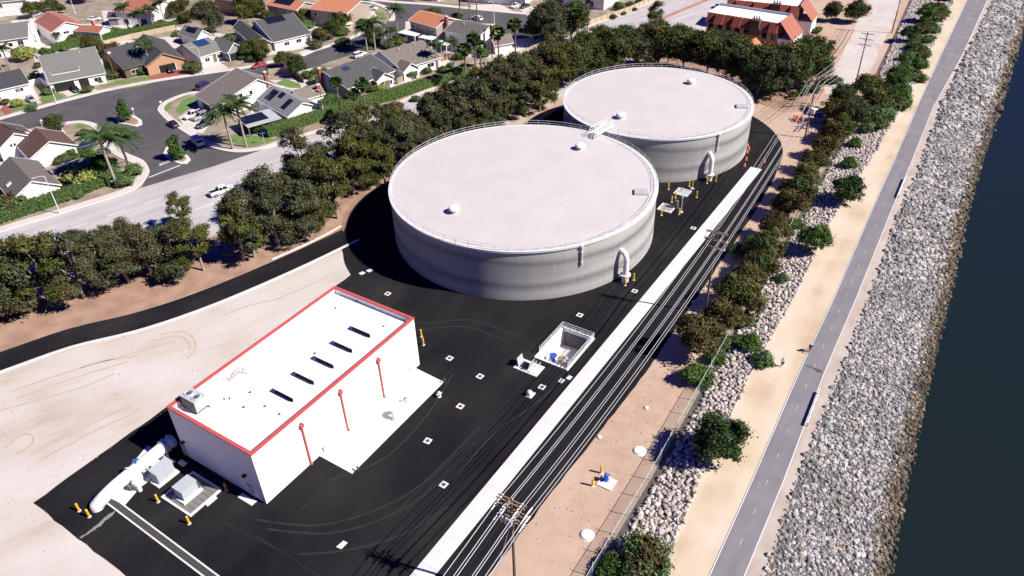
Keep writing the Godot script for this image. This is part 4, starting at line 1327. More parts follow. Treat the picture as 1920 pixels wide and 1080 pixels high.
	for p in [[Vector3(18.99,0,-80.65), "small white survey stone on the dirt strip"], [Vector3(31.24,0,-105.75), "small pale stone cap near the second utility pole"], [Vector3(11.54,0,-75.2), "small white stone on the dirt above the hydrant"]]:
		b = MB.new()
		b.lathe([[0.32, 0.0], [0.34, 0.16], [0.2, 0.24], [0, 0.26]], 9)
		var o := put(b, "marker_stone", M.concrete, self)
		tag(o, p[1], "stone", "marker stones")
		o.position = p[0]
	# cones near the far tank
	k = 0
	for p in [Vector3(54.48,0,-158.99), Vector3(56.48,0,-164.15), Vector3(55.67,0,-162.51), Vector3(53.28,0,-155.85), Vector3(58.23,0,-157.62), Vector3(56.69,0,-165.87)]:
		t = thing("traffic_cone", ["orange cone in the middle of the string at the farther tank's foot", "orange cone second from the top at the farther tank's foot", "orange cone third from the top at the farther tank's foot", "nearest orange cone of the string at the farther tank's foot", "lone orange traffic cone near the gutter's far end", "topmost orange cone at the farther tank's right foot"][k], "cone", p, 0.0, "cones by the farther tank")
		k += 1
		b = MB.new()
		b.lathe([[0.24, 0.05], [0.06, 0.95], [0, 0.96]], 12)
		put(b, "cone", M.orange, t)
		b = MB.new()
		b.box(Vector3(0.55, 0.05, 0.55), Vector3(0, 0.025, 0))
		put(b, "base", M.orange, t)
		b = MB.new()
		b.lathe([[0.172, 0.45], [0.132, 0.65]], 12)
		put(b, "band", M.whitepaint, t)
	# contractor's pile past the far tank
	t = thing("storage_box", "blue storage bin in the contractor's pile past the far tank", "bin", Vector3(78.1,0,-178.67), 0.9)
	b = MB.new()
	b.box(Vector3(3.6, 1.5, 2.2), Vector3(0, 0.85, 0))
	put(b, "body", M.tarp, t)
	b = MB.new()
	b.box(Vector3(3.8, 0.12, 2.4), Vector3(0, 1.66, 0))
	put(b, "lid", M.tarp, t)
	b = MB.new()
	for s in [-1, 1]:
		b.box(Vector3(0.3, 0.12, 2.2), Vector3(s * 1.4, 0.06, 0))
	put(b, "runner", M.darksteel, t)
	t = thing("equipment_trailer", "white portable toilet-like equipment box behind the blue bin", "box", Vector3(78.36,0,-183.33), 0.4)
	b = MB.new()
	b.box(Vector3(2.2, 1.4, 1.6), Vector3(0, 0.95, 0))
	put(b, "body", M.whitepaint, t)
	b = MB.new()
	b.box(Vector3(1.4, 0.6, 0.05), Vector3(0, 1.1, 0.82))
	put(b, "panel", M.darksteel, t)
	b = MB.new()
	for s in [-1, 1]:
		b.tube(Vector3(s * 0.6, 0.3, -0.85), Vector3(s * 0.6, 0.3, 0.85), 0.3, 0.3, 10)
	put(b, "wheel", M.tyre, t)
	k = 0
	for q in [[1497,228, 3.2, 1.9, "orange"], [1503,222, 3.0, 1.2, "orange"], [1490,226, 2.4, 1.6, "orange"], [1506,240, 3.0, 2.4, "steel"], [1511,236, 2.6, 0.6, "steel"], [1500,244, 2.8, 0.9, "darksteel"], [1528,250, 2.2, 2.2, "galv"], [1536,253, 1.8, 0.4, "redkerb"], [1515,205, 2.8, 0.5, "galv"], [1505,200, 2.6, 2.8, "wood"], [1490,190, 5.0, 0.2, "wood"], [1485,200, 5.5, 0.15, "timber"]]:
		t = thing("stacked_frame", ["orange frame in the pile, middle of three", "orange frame in the pile, farthest right of three", "orange frame in the pile, leftmost of three", "steel frame left of the blue bin, lower one", "steel frame left of the blue bin, upper one", "dark steel frame at the pile's near left end", "galvanised frame at the pile's near end", "reddish frame right of the pile's near end", "galvanised frame behind the orange frames", "timber frame behind the orange frames", "long pale timber rack at the grove's edge", "long dark timber rack at the grove's edge"][k], "frame", pile[k], q[3], "contractor's pile past the far tank")
		k += 1
		for s in [0, 1]:
			b = MB.new()
			b.bar(Vector3(-q[2] / 2, 0.1 + s * 0.9, 0), Vector3(q[2] / 2, 0.1 + s * 0.9, 0), 0.16, 0.16)
			put(b, "rail", M[q[4]], t)
		for s in [-1, 0, 1]:
			b = MB.new()
			b.bar(Vector3(s * q[2] * 0.45, 0.0, 0), Vector3(s * q[2] * 0.45, 1.1, 0), 0.14, 0.14)
			put(b, "leg", M[q[4]], t)
	t = thing("steel_box", "small black steel box on bare ground beyond the big round tree", "box", Vector3(101.8,0,-236.28), 0.2)
	b = MB.new()
	b.box(Vector3(1.8, 0.9, 1.2), Vector3(0, 0.45, 0))
	put(b, "body", M.black, t)
	b = MB.new()
	b.box(Vector3(1.9, 0.06, 1.3), Vector3(0, 0.93, 0))
	put(b, "lid", M.darksteel, t)
var pile := [Vector3(72.92,0,-179.1), Vector3(74.33,0,-180.97), Vector3(72.22,0,-179.82), Vector3(72.85,0,-175.23), Vector3(73.9,0,-176.42), Vector3(71.68,0,-174.06), Vector3(74.62,0,-171.95), Vector3(75.32,0,-170.97), Vector3(77.78,0,-186.49), Vector3(77,0,-188.32), Vector3(76.1,0,-192.01), Vector3(74.3,0,-188.55)]

# ---------------------------------------------------------------- utility poles and wires
func utility_poles() -> void:
	var foot := [Vector3(-34.5, 0, 1.5), Vector3(-0.8, 0, -51.0), Vector3(32.48, 0, -102.66), Vector3(71.44,0,-169.76), Vector3(94.68,0,-199.42), Vector3(123.81,0,-244.51)]
	var hs := [17.0, 17.3, 16.4, 15.6, 15.2, 15.2]
	var lab := ["wooden utility pole behind the viewpoint at the yard's near end", "wooden utility pole with cluttered crossarms at the bottom edge", "wooden utility pole on the dirt strip right of the gutter", "wooden utility pole by the contractor's pile", "wooden utility pole with three crossarms beside the dirt road", "farthest wooden utility pole along the dirt road"]
	var ends := []
	for i in foot.size():
		var d: Vector3 = foot[mini(i + 1, 5)] - foot[maxi(i - 1, 0)]
		var yaw := atan2(-d.z, d.x)
		var h: float = hs[i]
		var t := thing("utility_pole", lab[i], "utility pole", foot[i], yaw, "utility poles along the gutter")
		var b := MB.new()
		b.tube(Vector3.ZERO, Vector3(0, h, 0), 0.19, 0.13, 10)
		put(b, "pole", M.timber, t)
		var wires := []
		var lv := [[h - 0.5, 3.4, []], [h - 1.9, 3.8, [-1.75, -0.6, 0.65, 1.75]], [h - 3.4, 3.4, [-1.55, 0.3, 1.5]]]
		for q in lv:
			for s in ([-1, 1] if i < 3 else [1]):
				b = MB.new()
				b.box(Vector3(0.11, 0.14, q[1]), Vector3(s * 0.2, q[0], 0))
				put(b, "crossarm", M.timber if i > 2 else M.wood, t)
			b = MB.new()
			for s in [-1, 1]:
				b.bar(Vector3(0.12, q[0] - 0.7, 0), Vector3(0.2, q[0] - 0.05, s * 0.8), 0.04, 0.05)
			put(b, "brace", M.steel, t)
			for z in q[2]:
				wires.append(t.transform * Vector3(0, q[0] + 0.36, z))
				b = MB.new()
				b.lathe([[0.05, 0.05], [0.10, 0.12], [0.07, 0.18], [0.12, 0.22], [0.07, 0.30], [0.05, 0.37], [0, 0.38]], 8)
				if i == 1:   # dead-end strings with jumper loops
					for s in [-1, 1]:
						b.tube(Vector3(s * 0.3, 0.3, 0), Vector3(s * 1.15, 0.3, 0), 0.09, 0.09, 8)
					b.path([Vector3(-1.1, 0.3, 0), Vector3(-0.6, 0.75, 0.12), Vector3(0, 0.85, 0.15), Vector3(0.6, 0.75, 0.12), Vector3(1.1, 0.3, 0)], 0.035, 5)
				var o := put(b, "insulator", M.insul, t)
				o.position = Vector3(0, q[0], z)
		ends.append(wires)
		if i == 1:
			for s in [-1, 0, 1]:
				b = MB.new()
				b.tube(Vector3(-0.5, h - 3.6, s * 0.5 - 0.4), Vector3(-0.5, h - 2.7, s * 0.5 - 0.4), 0.2, 0.2, 10)
				put(b, "cutout", M.cabinet, t)
			b = MB.new()
			b.tube(Vector3(0, h - 4, 0.2), Vector3(-6, 0.4, 1.4), 0.025, 0.025, 5)
			b.tube(Vector3(0, h - 4.2, -0.2), Vector3(-7.5, 0.4, -0.6), 0.025, 0.025, 5)
			put(b, "guy_wire", M.wire, t)
	for i in foot.size() - 1:
		for k in 7:
			var a: Vector3 = ends[i][k]
			var e: Vector3 = ends[i + 1][k]
			var b := MB.new()
			var n := 12
			for j in n:
				var s0 := float(j) / n
				var s1 := float(j + 1) / n
				b.tube(a.lerp(e, s0) - Vector3.UP * 4.0 * s0 * (1 - s0) * 1.1, a.lerp(e, s1) - Vector3.UP * 4.0 * s1 * (1 - s1) * 1.1, 0.042, 0.042, 5, false)
			var o := put(b, "power_line", M.wire, self)
			tag(o, "%s overhead line %s" % [["leftmost upper", "second upper", "third upper", "rightmost upper", "left lower", "middle lower", "right lower"][k], ["running off the bottom edge from the cluttered pole", "between the bottom-edge pole and the pole by the gutter", "between the gutter's pole and the contractor's pile", "between the contractor's pile and the dirt-road pole", "between the last two poles on the dirt road"][i]], "power line", "overhead lines between the poles")

# ---------------------------------------------------------------- canal bank
func strip3(b: MB, p: PackedVector2Array, y0: float, q: PackedVector2Array, y1: float) -> void:
	for i in p.size() - 1:
		b.quad(v3(p[i], y0), v3(q[i], y1), v3(q[i + 1], y1), v3(p[i + 1], y0))
func mixl(p: PackedVector2Array, q: PackedVector2Array, t: float) -> PackedVector2Array:
	var r := PackedVector2Array()
	for i in p.size():
		r.append(p[i].lerp(q[i], t))
	return r
func rock_mesh(seed: int) -> ArrayMesh:
	var r := RandomNumberGenerator.new()
	r.seed = seed
	var g := (1 + sqrt(5.0)) / 2
	var vs := [Vector3(-1, g, 0), Vector3(1, g, 0), Vector3(-1, -g, 0), Vector3(1, -g, 0), Vector3(0, -1, g), Vector3(0, 1, g), Vector3(0, -1, -g), Vector3(0, 1, -g), Vector3(g, 0, -1), Vector3(g, 0, 1), Vector3(-g, 0, -1), Vector3(-g, 0, 1)]
	for i in vs.size():
		vs[i] = vs[i].normalized() * 0.5 * r.randf_range(0.6, 1.28) * Vector3(1.15, 0.8, 0.95)
	var f := [0, 11, 5, 0, 5, 1, 0, 1, 7, 0, 7, 10, 0, 10, 11, 1, 5, 9, 5, 11, 4, 11, 10, 2, 10, 7, 6, 7, 1, 8, 3, 9, 4, 3, 4, 2, 3, 2, 6, 3, 6, 8, 3, 8, 9, 4, 9, 5, 2, 4, 11, 6, 2, 10, 8, 6, 7, 9, 8, 1]
	var b := MB.new()
	for i in range(0, 60, 3):
		b.tri(vs[f[i]], vs[f[i + 1]], vs[f[i + 2]])
	return b.mesh()
func at_line(p: PackedVector2Array, cum: PackedFloat32Array, d: float) -> Array:
	var i := 0
	while i < cum.size() - 2 and cum[i + 1] < d:
		i += 1
	return [i, clampf((d - cum[i]) / (cum[i + 1] - cum[i]), 0, 1)]
func levee() -> void:
	var b := MB.new()
	strip3(b, L_fence, 0.0, L_rock, 1.0)
	struct(b, "rock_bank", M.bank)
	b = MB.new()
	strip3(b, L_rock, 1.0, L_pr, 1.0)
	b.planar(BY, 60.0)
	struct(b, "trail", M.trail)
	b = MB.new()
	strip3(b, L_pr, 1.0, L_rip, 0.85)
	b.planar(BY, 30.0)
	struct(b, "shoulder", M.shoulder)
	b = MB.new()
	strip3(b, L_pl, 1.03, L_pr, 1.03)
	b.planar(BY, 40.0)
	struct(b, "bike_path", M.path)
	for q in [0.02, 0.97]:
		b = MB.new()
		strip3(b, mixl(L_pl, L_pr, q), 1.036, mixl(L_pl, L_pr, q + 0.025), 1.036)
		struct(b, "edge_line", M.whitepaint)
	# dashed yellow centre line
	var cl := mixl(L_pl, L_pr, 0.5)
	b = MB.new()
	var acc := 0.0
	for i in range(1, 12):
		var a := cl[i]
		var e := cl[i + 1]
		var d := (e - a).normalized()
		var l := a.distance_to(e)
		var s := 5.2 - fmod(acc, 5.2)
		while s < l - 1.0:
			b.sheet(rough_edge(ribbon(PackedVector2Array([a + d * s, a + d * (s + 1.0)]), -0.045, 0.045), 0.2, 0.02), 1.036)
			s += 5.2
		acc += l
	struct(b, "centre_line", mat(C(.46, .40, .27)))
	b = MB.new()
	strip3(b, L_rip, 0.85, L_water, -2.2)
	var deep := PackedVector2Array()
	for i in L_water.size():
		deep.append(L_water[i] + (L_water[i] - L_rip[i]).normalized() * 12.0)
	strip3(b, L_water, -2.2, deep, -5.0)
	struct(b, "canal_bank", M.bank)
	b = MB.new()
	var far := PackedVector2Array()
	var near := PackedVector2Array()
	for i in L_water.size():
		near.append(L_water[i] - (L_water[i] - L_rip[i]).normalized() * 1.5)
		far.append(L_water[i] + Vector2(900, 300))
	strip3(b, near, -2.25, far, -2.25)
	struct(b, "canal_water", M.water)
	# dark irregular patch on the path
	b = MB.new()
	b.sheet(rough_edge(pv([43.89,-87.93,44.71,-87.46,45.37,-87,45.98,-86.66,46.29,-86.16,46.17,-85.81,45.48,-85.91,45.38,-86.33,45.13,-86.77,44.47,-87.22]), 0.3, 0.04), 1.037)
	struct(b, "dark_patch", M.street)
	# low white wall panel along the path's water side
	for q in [[Vector2(44.28,-81.5), Vector2(40.25,-74.95), "long low white barrier on the path's water side, nearer one"], [Vector2(84.58,-145.25), Vector2(79.63,-137.41), "low white barrier on the path's water side, farther one"]]:
		var t := thing("path_barrier", q[2], "barrier", v3((q[0] + q[1]) / 2, 0.95), atan2(-(q[1] - q[0]).y, (q[1] - q[0]).x), "low barriers on the path")
		var l: float = q[0].distance_to(q[1])
		b = MB.new()
		b.box(Vector3(l, 0.35, 0.12), Vector3(0, 0.62, 0))
		put(b, "rail", M.whitepaint, t)
		for s in 4:
			b = MB.new()
			b.box(Vector3(0.14, 0.8, 0.1), Vector3(-l / 2 + 0.2 + s * (l - 0.4) / 3, 0.4, -0.112))
			put(b, "post", M.galv, t)
	# riprap: tens of thousands of stones on the water side
	var cum := PackedFloat32Array([0.0])
	for i in range(1, L_rip.size()):
		cum.append(cum[i - 1] + L_rip[i].distance_to(L_rip[i - 1]))
	var meshes := [rock_mesh(1), rock_mesh(2), rock_mesh(3)]
	var lists := [[], [], []]
	var total := cum[cum.size() - 1] - 640.0
	rng.seed = 101
	var silt := FastNoiseLite.new()
	silt.seed = 8
	silt.frequency = 0.12
	silt.fractal_octaves = 3
	var d := 95.0
	while d < total:
		var ij := at_line(L_rip, cum, d)
		var i: int = ij[0]
		var f: float = ij[1]
		var p := L_rip[i].lerp(L_rip[i + 1], f)
		var q := L_water[i].lerp(L_water[i + 1], f)
		var w := p.distance_to(q)
		var dist := (v3(p) - Vector3(0, 80, 0)).length()
		var size := 0.37 if dist < 150 else (0.55 if dist < 220 else 0.8)
		var k := int(w / size * 1.25)
		for j in k:
			var s := (j + rf(0, 1)) / k
			s = s * 1.06 - 0.02 + rf(-0.012, 0.012)
			if s < 0.06 and rf(0, 1) < 0.45:
				continue
			var pos := p.lerp(q, s)
			var y := lerpf(0.85, -2.2, s)
			var sc := size * (0.55 + pow(rf(0, 1), 2.5) * 1.7)
			var ba := Basis.from_euler(Vector3(rf(-0.5, 0.5), rf(0, TAU), rf(-0.5, 0.5))).scaled(Vector3.ONE * sc)
			var patch := silt.get_noise_2d(pos.x, pos.y)
			var g := rf(0.12, 0.46) * (1.0 + patch * 0.35)
			var col := Color(g, g * rf(0.96, 1.0), g * rf(0.93, 1.02))
			if rf(0, 1) < 0.08 + maxf(0.0, patch) * 0.3:
				col = Color(g * 0.95, g * 0.80, g * 0.68)
			var wet := s + rf(-0.07, 0.07)
			if wet > 0.86:
				col = Color(g * 0.55, g * 0.43, g * 0.30)   # algae-brown stones at the waterline
			if wet > 0.975:
				col = Color(g * 0.26, g * 0.22, g * 0.16)
			lists[rng.randi() % 3].append([Transform3D(ba, Vector3(pos.x + rf(-0.2, 0.2), y + sc * 0.12, pos.y + rf(-0.2, 0.2))), col])
		d += size * 0.8
	# landside rocks beside the fence: larger and paler
	cum = PackedFloat32Array([0.0])
	for i in range(1, L_fence.size()):
		cum.append(cum[i - 1] + L_fence[i].distance_to(L_fence[i - 1]))
	var near_rocks := []
	rng.seed = 55
	d = 100.0
	total = cum[cum.size() - 1] - 660.0
	while d < total:
		var ij := at_line(L_fence, cum, d)
		var i: int = ij[0]
		var f: float = ij[1]
		var p := L_fence[i].lerp(L_fence[i + 1], f)
		var q := L_rock[i].lerp(L_rock[i + 1], f)
		var w := p.distance_to(q)
		var size := 0.6
		var k := int(w / size * 1.3)
		for j in k:
			var s := (j + rf(0, 1)) / k
			if s * w < 1.0 or s > 1.02:
				continue
			var pos := p.lerp(q, s)
			var sc := size * rf(0.6, 1.5)
			var ba := Basis.from_euler(Vector3(rf(-0.6, 0.6), rf(0, TAU), rf(-0.6, 0.6))).scaled(Vector3.ONE * sc)
			var g := rf(0.28, 0.62)
			var col := Color(g, g * rf(0.84, 0.93), g * rf(0.76, 0.88))
			near_rocks.append([Transform3D(ba, Vector3(pos.x + rf(-0.25, 0.25), s * 1.0 + sc * 0.16, pos.y + rf(-0.25, 0.25))), col])
		d += size * 0.78
	near_rocks.sort_custom(func(a, e): return a[0].basis.x.length() / a[0].origin.distance_to(Vector3(0, 80, 0)) > e[0].basis.x.length() / e[0].origin.distance_to(Vector3(0, 80, 0)))
	var bank := thing_struct("stone_bank")
	var stone := []
	for g in [0.36, 0.46, 0.54]:
		stone.append(mat(C(g, g * 0.9, g * 0.83)))
		stone.append(mat(C(g, g * 0.86, g * 0.76)))
	var rest := []
	var cnt := 0
	for r in near_rocks:
		if cnt < 300 and r[0].origin.z < -51.0:
			var m := inst(meshes[cnt % 3], "rock", stone[cnt % 6], bank)
			m.transform = r[0]
			cnt += 1
		else:
			rest.append(r)
	scatter(rest, meshes[1], "rocks", bank)
	var rip := thing_struct("riprap_slope")
	for k in 3:
		scatter(lists[k], meshes[k], "stones", rip)
	# loose pebbles on the bare lot and the dirt strip
	var peb := []
	rng.seed = 303
	var lot := pv([-83.6,-93.31,-64.12,-102.38,-32.58,-124.65,-31.08,-115.3,-52.56,-82.38,-64.03,-67.43,-55.07,-61.09,-63.98,-56.52])
	var lane := pv([-3.02,-53.98,6.16,-67.37,20.34,-87.49,46.56,-128.99,59.18,-135.5,30.1,-89.09,8.23,-53.56])
	for q in [[lot, 2600], [lane, 1900]]:
		var box := Rect2(q[0][0], Vector2.ZERO)
		for p in q[0]:
			box = box.expand(p)
		for i in q[1]:
			var p := Vector2(rf(box.position.x, box.end.x), rf(box.position.y, box.end.y))
			if not Geometry2D.is_point_in_polygon(p, q[0]):
				continue
			var sc := 0.05 + pow(rf(0, 1), 3) * 0.2
			var g := rf(0.25, 0.5)
			peb.append([Transform3D(Basis.from_euler(Vector3(rf(0, 1), rf(0, TAU), 0)).scaled(Vector3.ONE * sc), v3(p, 0.02 + sc * 0.15)), Color(g, g * 0.86, g * 0.74)])
	scatter(peb, meshes[0], "pebbles", thing_struct("loose_gravel"))
	# chain-link fence
	var t := thing("chain_link_fence", "green chain-link fence between the dirt strip and the rock bank", "fence")
	var fl := PackedVector2Array()
	for i in range(1, 10):
		fl.append(L_fence[i])
	var run := 0.0
	var post := MB.new()
	post.tube(Vector3.ZERO, Vector3(0, 2.15, 0), 0.045, 0.045, 6)
	post.tube(Vector3(0, 2.15, 0), Vector3(0.18, 2.5, -0.1), 0.03, 0.03, 5)
	var pm := post.mesh()
	for i in fl.size() - 1:
		var l := fl[i].distance_to(fl[i + 1])
		var n := int(round(l / 3.6))
		var yaw := atan2(-(fl[i + 1] - fl[i]).y, (fl[i + 1] - fl[i]).x)
		for j in n:
			var a := v3(fl[i].lerp(fl[i + 1], float(j) / n))
			var e := v3(fl[i].lerp(fl[i + 1], float(j + 1) / n))
			var o := inst(pm, "post", M.galv, t)
			o.position = a
			o.rotation.y = yaw
			b = MB.new()
			b.tube(a + Vector3.UP * 2.12, e + Vector3.UP * 2.12, 0.03, 0.03, 5)
			put(b, "top_rail", M.galv, t)
			b = MB.new()
			b.quad(a + Vector3.UP * 0.06, e + Vector3.UP * 0.06, e + Vector3.UP * 2.08, a + Vector3.UP * 2.08)
			put(b, "mesh_panel", M.chain, t)
func scatter(list: Array, m: Mesh, called: String, parent: Node) -> void:
	var mm := MultiMesh.new()
	mm.transform_format = MultiMesh.TRANSFORM_3D
	mm.use_colors = true
	mm.mesh = m
	mm.instance_count = list.size()
	for i in list.size():
		mm.set_instance_transform(i, list[i][0])
		mm.set_instance_color(i, list[i][1])
	var o := MultiMeshInstance3D.new()
	o.multimesh = mm
	o.material_override = M.rock
	o.name = called
	o.set_meta("kind", "stuff")
	parent.add_child(o, true)

# ---------------------------------------------------------------- plants
func leafy(seed: int, lobes: Array, clumps: int, per: int, cr: float, ls: float, pal: Array, b: MB = null) -> MB:
	# lobes: [centre, radii]; leaf-sized faces gathered in clumps through each lobe's volume
	var r := RandomNumberGenerator.new()
	r.seed = seed
	if b == null:
		b = MB.new()
		b.hc = true
	var vol := []
	var tv := 0.0
	for l in lobes:
		tv += l[1].x * l[1].y + l[1].x * l[1].z
		vol.append(tv)
	for k in clumps:
		var pick := r.randf() * tv
		var li := 0
		while vol[li] < pick:
			li += 1
		var d := Vector3(r.randfn(), r.randfn(), r.randfn()).normalized()
		if d.y < -0.5:
			d.y *= -0.6
		var q: Vector3 = lobes[li][0] + d * lobes[li][1] * pow(r.randf(), 0.28)
		var col: Color = pal[r.randi() % pal.size()]
		var kb := r.randf_range(0.6, 1.45)
		var ck := cr * r.randf_range(0.6, 1.35)
		for j in per:
			var e := Vector3(r.randfn(), r.randfn() * 0.75, r.randfn()) * ck * 0.55
			var p := q + e
			if p.y < 0.05:
				p.y = 0.05 + r.randf() * 0.3
			var n := (e.normalized() * 0.7 + d * 0.6 + Vector3(r.randfn(), r.randfn() + 0.5, r.randfn()) * 0.6).normalized()
			var s := n.cross(Vector3(r.randfn(), r.randfn(), r.randfn())).normalized()
			var t := n.cross(s)
			var w := ls * r.randf_range(0.55, 1.3)
			s *= w
			t *= w * 0.6
			var bl := kb * r.randf_range(0.7, 1.3)
			b.col = Color(col.r * bl, col.g * bl, col.b * bl)
			b.tri(p - s, p - t * 0.9, p + s)
			b.tri(p - s, p + s, p + t)
	return b
func limbs(seed: int, lobes: Array, h0: float, r0: float, b: MB = null) -> MB:
	var r := RandomNumberGenerator.new()
	r.seed = seed
	if b == null:
		b = MB.new()
	var top := Vector3(r.randf_range(-0.4, 0.4), h0, r.randf_range(-0.4, 0.4))
	b.tube(Vector3(0, -0.15, 0), top * 0.5 + Vector3(r.randf_range(-.15, .15), 0, 0), r0, r0 * 0.85, 8)
	b.tube(top * 0.5, top, r0 * 0.85, r0 * 0.7, 8)
	for l in lobes:
		var e: Vector3 = l[0]
		var m := top.lerp(e, 0.5) + Vector3(r.randf_range(-.4, .4), r.randf_range(0.1, 0.5), r.randf_range(-.4, .4))
		b.tube(top, m, r0 * 0.55, r0 * 0.35, 6)
		b.tube(m, e, r0 * 0.35, r0 * 0.12, 6)
	return b
func tree_proto(called: String, cat: String, crown: ArrayMesh, wood: ArrayMesh) -> Node3D:
	var t := thing(called, "", cat)
	inst(wood, "trunk", M.bark, t)
	inst(crown, "crown", M.leaf, t)
	return t
func euc_lobes(seed: int, h: float, w: float) -> Array:
	var r := RandomNumberGenerator.new()
	r.seed = seed
	var l := []
	var n := r.randi_range(10, 15)
	for i in n:
		var a := TAU * i / n * 2.4 + r.randf_range(-.5, .5)
		var y := h * (0.20 + 0.66 * float(i) / n) + r.randf_range(-.6, .6)
		var d := w * 0.40 * (1.0 - 0.6 * float(i) / n) * r.randf_range(0.5, 1.45)
		var s := w * r.randf_range(0.11, 0.25)
		l.append([Vector3(cos(a) * d, y, sin(a) * d), Vector3(s, s * r.randf_range(0.75, 1.05), s)])
	return l
var PAL_EUC := [C(.060, .072, .034), C(.078, .076, .036), C(.048, .066, .034), C(.088, .074, .044), C(.070, .082, .050)]
var PAL_OLIVE := [C(0.068, 0.084, 0.024), C(0.088, 0.092, 0.028), C(0.052, 0.072, 0.024), C(0.096, 0.080, 0.032)]
var PAL_PINE := [C(.040, .066, .026), C(.056, .088, .032), C(.034, .054, .023)]
var PAL_BRIGHT := [C(.065, .12, .030), C(.085, .14, .035), C(.05, .10, .03)]
var PAL_SHRUB := [C(.09, .15, .055), C(.075, .135, .06), C(.115, .165, .065)]
var PAL_BROWN := [C(0.085, 0.064, 0.030), C(0.064, 0.051, 0.025), C(0.076, 0.068, 0.030)]
var PAL_HEDGE := [C(.09, .15, .035), C(.065, .125, .028), C(.12, .165, .04)]
func wide(seed: int, w: float, h: float, n: int, lift := 0.0) -> Array:   # rounded bushy lobes
	var r := RandomNumberGenerator.new()
	r.seed = seed
	var l := []
	for i in n:
		var a := TAU * i / n + r.randf_range(-.4, .4)
		var d := w * 0.5 * r.randf_range(0.25, 0.62)
		var s := w * r.randf_range(0.20, 0.30)
		l.append([Vector3(cos(a) * d, lift + h * r.randf_range(0.28, 0.66), sin(a) * d), Vector3(s, h * r.randf_range(0.26, 0.36), s)])
	l.append([Vector3(0, lift + h * 0.6, 0), Vector3(w * 0.28, h * 0.38, w * 0.28)])
	return l
const ORD := ["first", "second", "third", "fourth", "fifth", "sixth", "seventh", "eighth", "ninth", "tenth", "eleventh", "twelfth", "thirteenth", "fourteenth", "fifteenth", "sixteenth", "seventeenth", "eighteenth"]
func ordw(n: int) -> String:
	if n <= 18:
		return ORD[n - 1]
	if n == 19:
		return "nineteenth"
	var t: int = n / 10
	if n % 10 == 0:
		return ["twentieth", "thirtieth", "fortieth", "fiftieth", "sixtieth"][t - 2]
	return ["twenty", "thirty", "forty", "fifty", "sixty"][t - 2] + "-" + ORD[n % 10 - 1]
func screen_x(p: Vector2) -> float:
	return p.x / (46.0 - p.y * 0.81)
func place(protos: Array, xz: PackedVector2Array, label: String, group: String, s0: float, s1: float, y := 0.0, jit := 0.0) -> void:
	var order := Array(xz)
	order.sort_custom(func(a, e): return screen_x(a) < screen_x(e))
	var k := 0
	for p in order:
		var lab := label
		if order.size() > 1 and order.size() <= ORD.size():
			lab = label + ", " + ORD[k] + " from the left"
		elif order.size() > ORD.size():
			lab = label + ", " + ordw(k + 1) + " from the left"
		k += 1
		copy(protos[rng.randi() % protos.size()], Vector3(p.x + rf(-jit, jit), y, p.y + rf(-jit, jit)), rf(0, TAU), lab, group, rf(s0, s1))
func along(p: PackedVector2Array, step: float, jit: float) -> PackedVector2Array:
	var r := PackedVector2Array()
	var carry := 0.0
	for i in p.size() - 1:
		var l := p[i].distance_to(p[i + 1])
		var d := carry
		while d < l:
			r.append(p[i].lerp(p[i + 1], d / l) + Vector2(rf(-jit, jit), rf(-jit, jit)))
			d += step * rf(0.85, 1.2)
		carry = d - l
	return r
func one(proto: Node3D, at: Vector3, s: float, label: String, group := "") -> Node3D:
	return copy(proto, at, rf(0, TAU), label, group, s)

func fan_palm(seed: int, h: float) -> Node3D:
	var r := RandomNumberGenerator.new()
	r.seed = seed
	var t := thing("fan_palm", "", "palm tree")
	var b := MB.new()
	var lean := Vector3(r.randf_range(-.3, .3), 0, r.randf_range(-.3, .3))
	b.tube(Vector3(0, -0.1, 0), Vector3(0, 0.8, 0), 0.34, 0.24, 8)
	b.tube(Vector3(0, 0.8, 0), lean + Vector3(0, h, 0), 0.24, 0.17, 8)
	put(b, "trunk", M.palmbark, t)
	b = MB.new()
	b.hc = true
	var top := lean + Vector3(0, h, 0)
	for k in 64:
		var dead := k >= 44
		var a := r.randf() * TAU
		var el := r.randf_range(-0.35, 1.25) if not dead else r.randf_range(-1.45, -0.85)
		var d := Vector3(cos(a) * cos(el), sin(el), sin(a) * cos(el))
		var pl := r.randf_range(0.8, 1.25) if not dead else r.randf_range(0.5, 1.5)
		var hub := top + d * pl
		var g := r.randf_range(0.75, 1.25)
		b.col = Color(.075 * g, .12 * g, .035 * g) if not dead else Color(.20 * g, .145 * g, .085 * g)
		var s := d.cross(Vector3.UP).normalized()
		var u := s.cross(d)
		b.quad(top - s * 0.03, top + s * 0.03, hub + s * 0.03, hub - s * 0.03)
		var fr := r.randf_range(1.0, 1.35) if not dead else 0.75
		for j in 9:
			var f := -1.25 + j * 2.5 / 8.0
			var dir := d * cos(f) + s * sin(f)
			var tip := hub + dir * fr - Vector3.UP * 0.28 * fr
			var side := (s * cos(f) - d * sin(f)) * 0.17
			b.tri(hub - side * 0.3, hub + dir * fr * 0.55 + side + u * 0.02, tip)
			b.tri(hub - side * 0.3, tip, hub + dir * fr * 0.55 - side - u * 0.02)
	put(b, "crown", M.leaf, t)
	return t
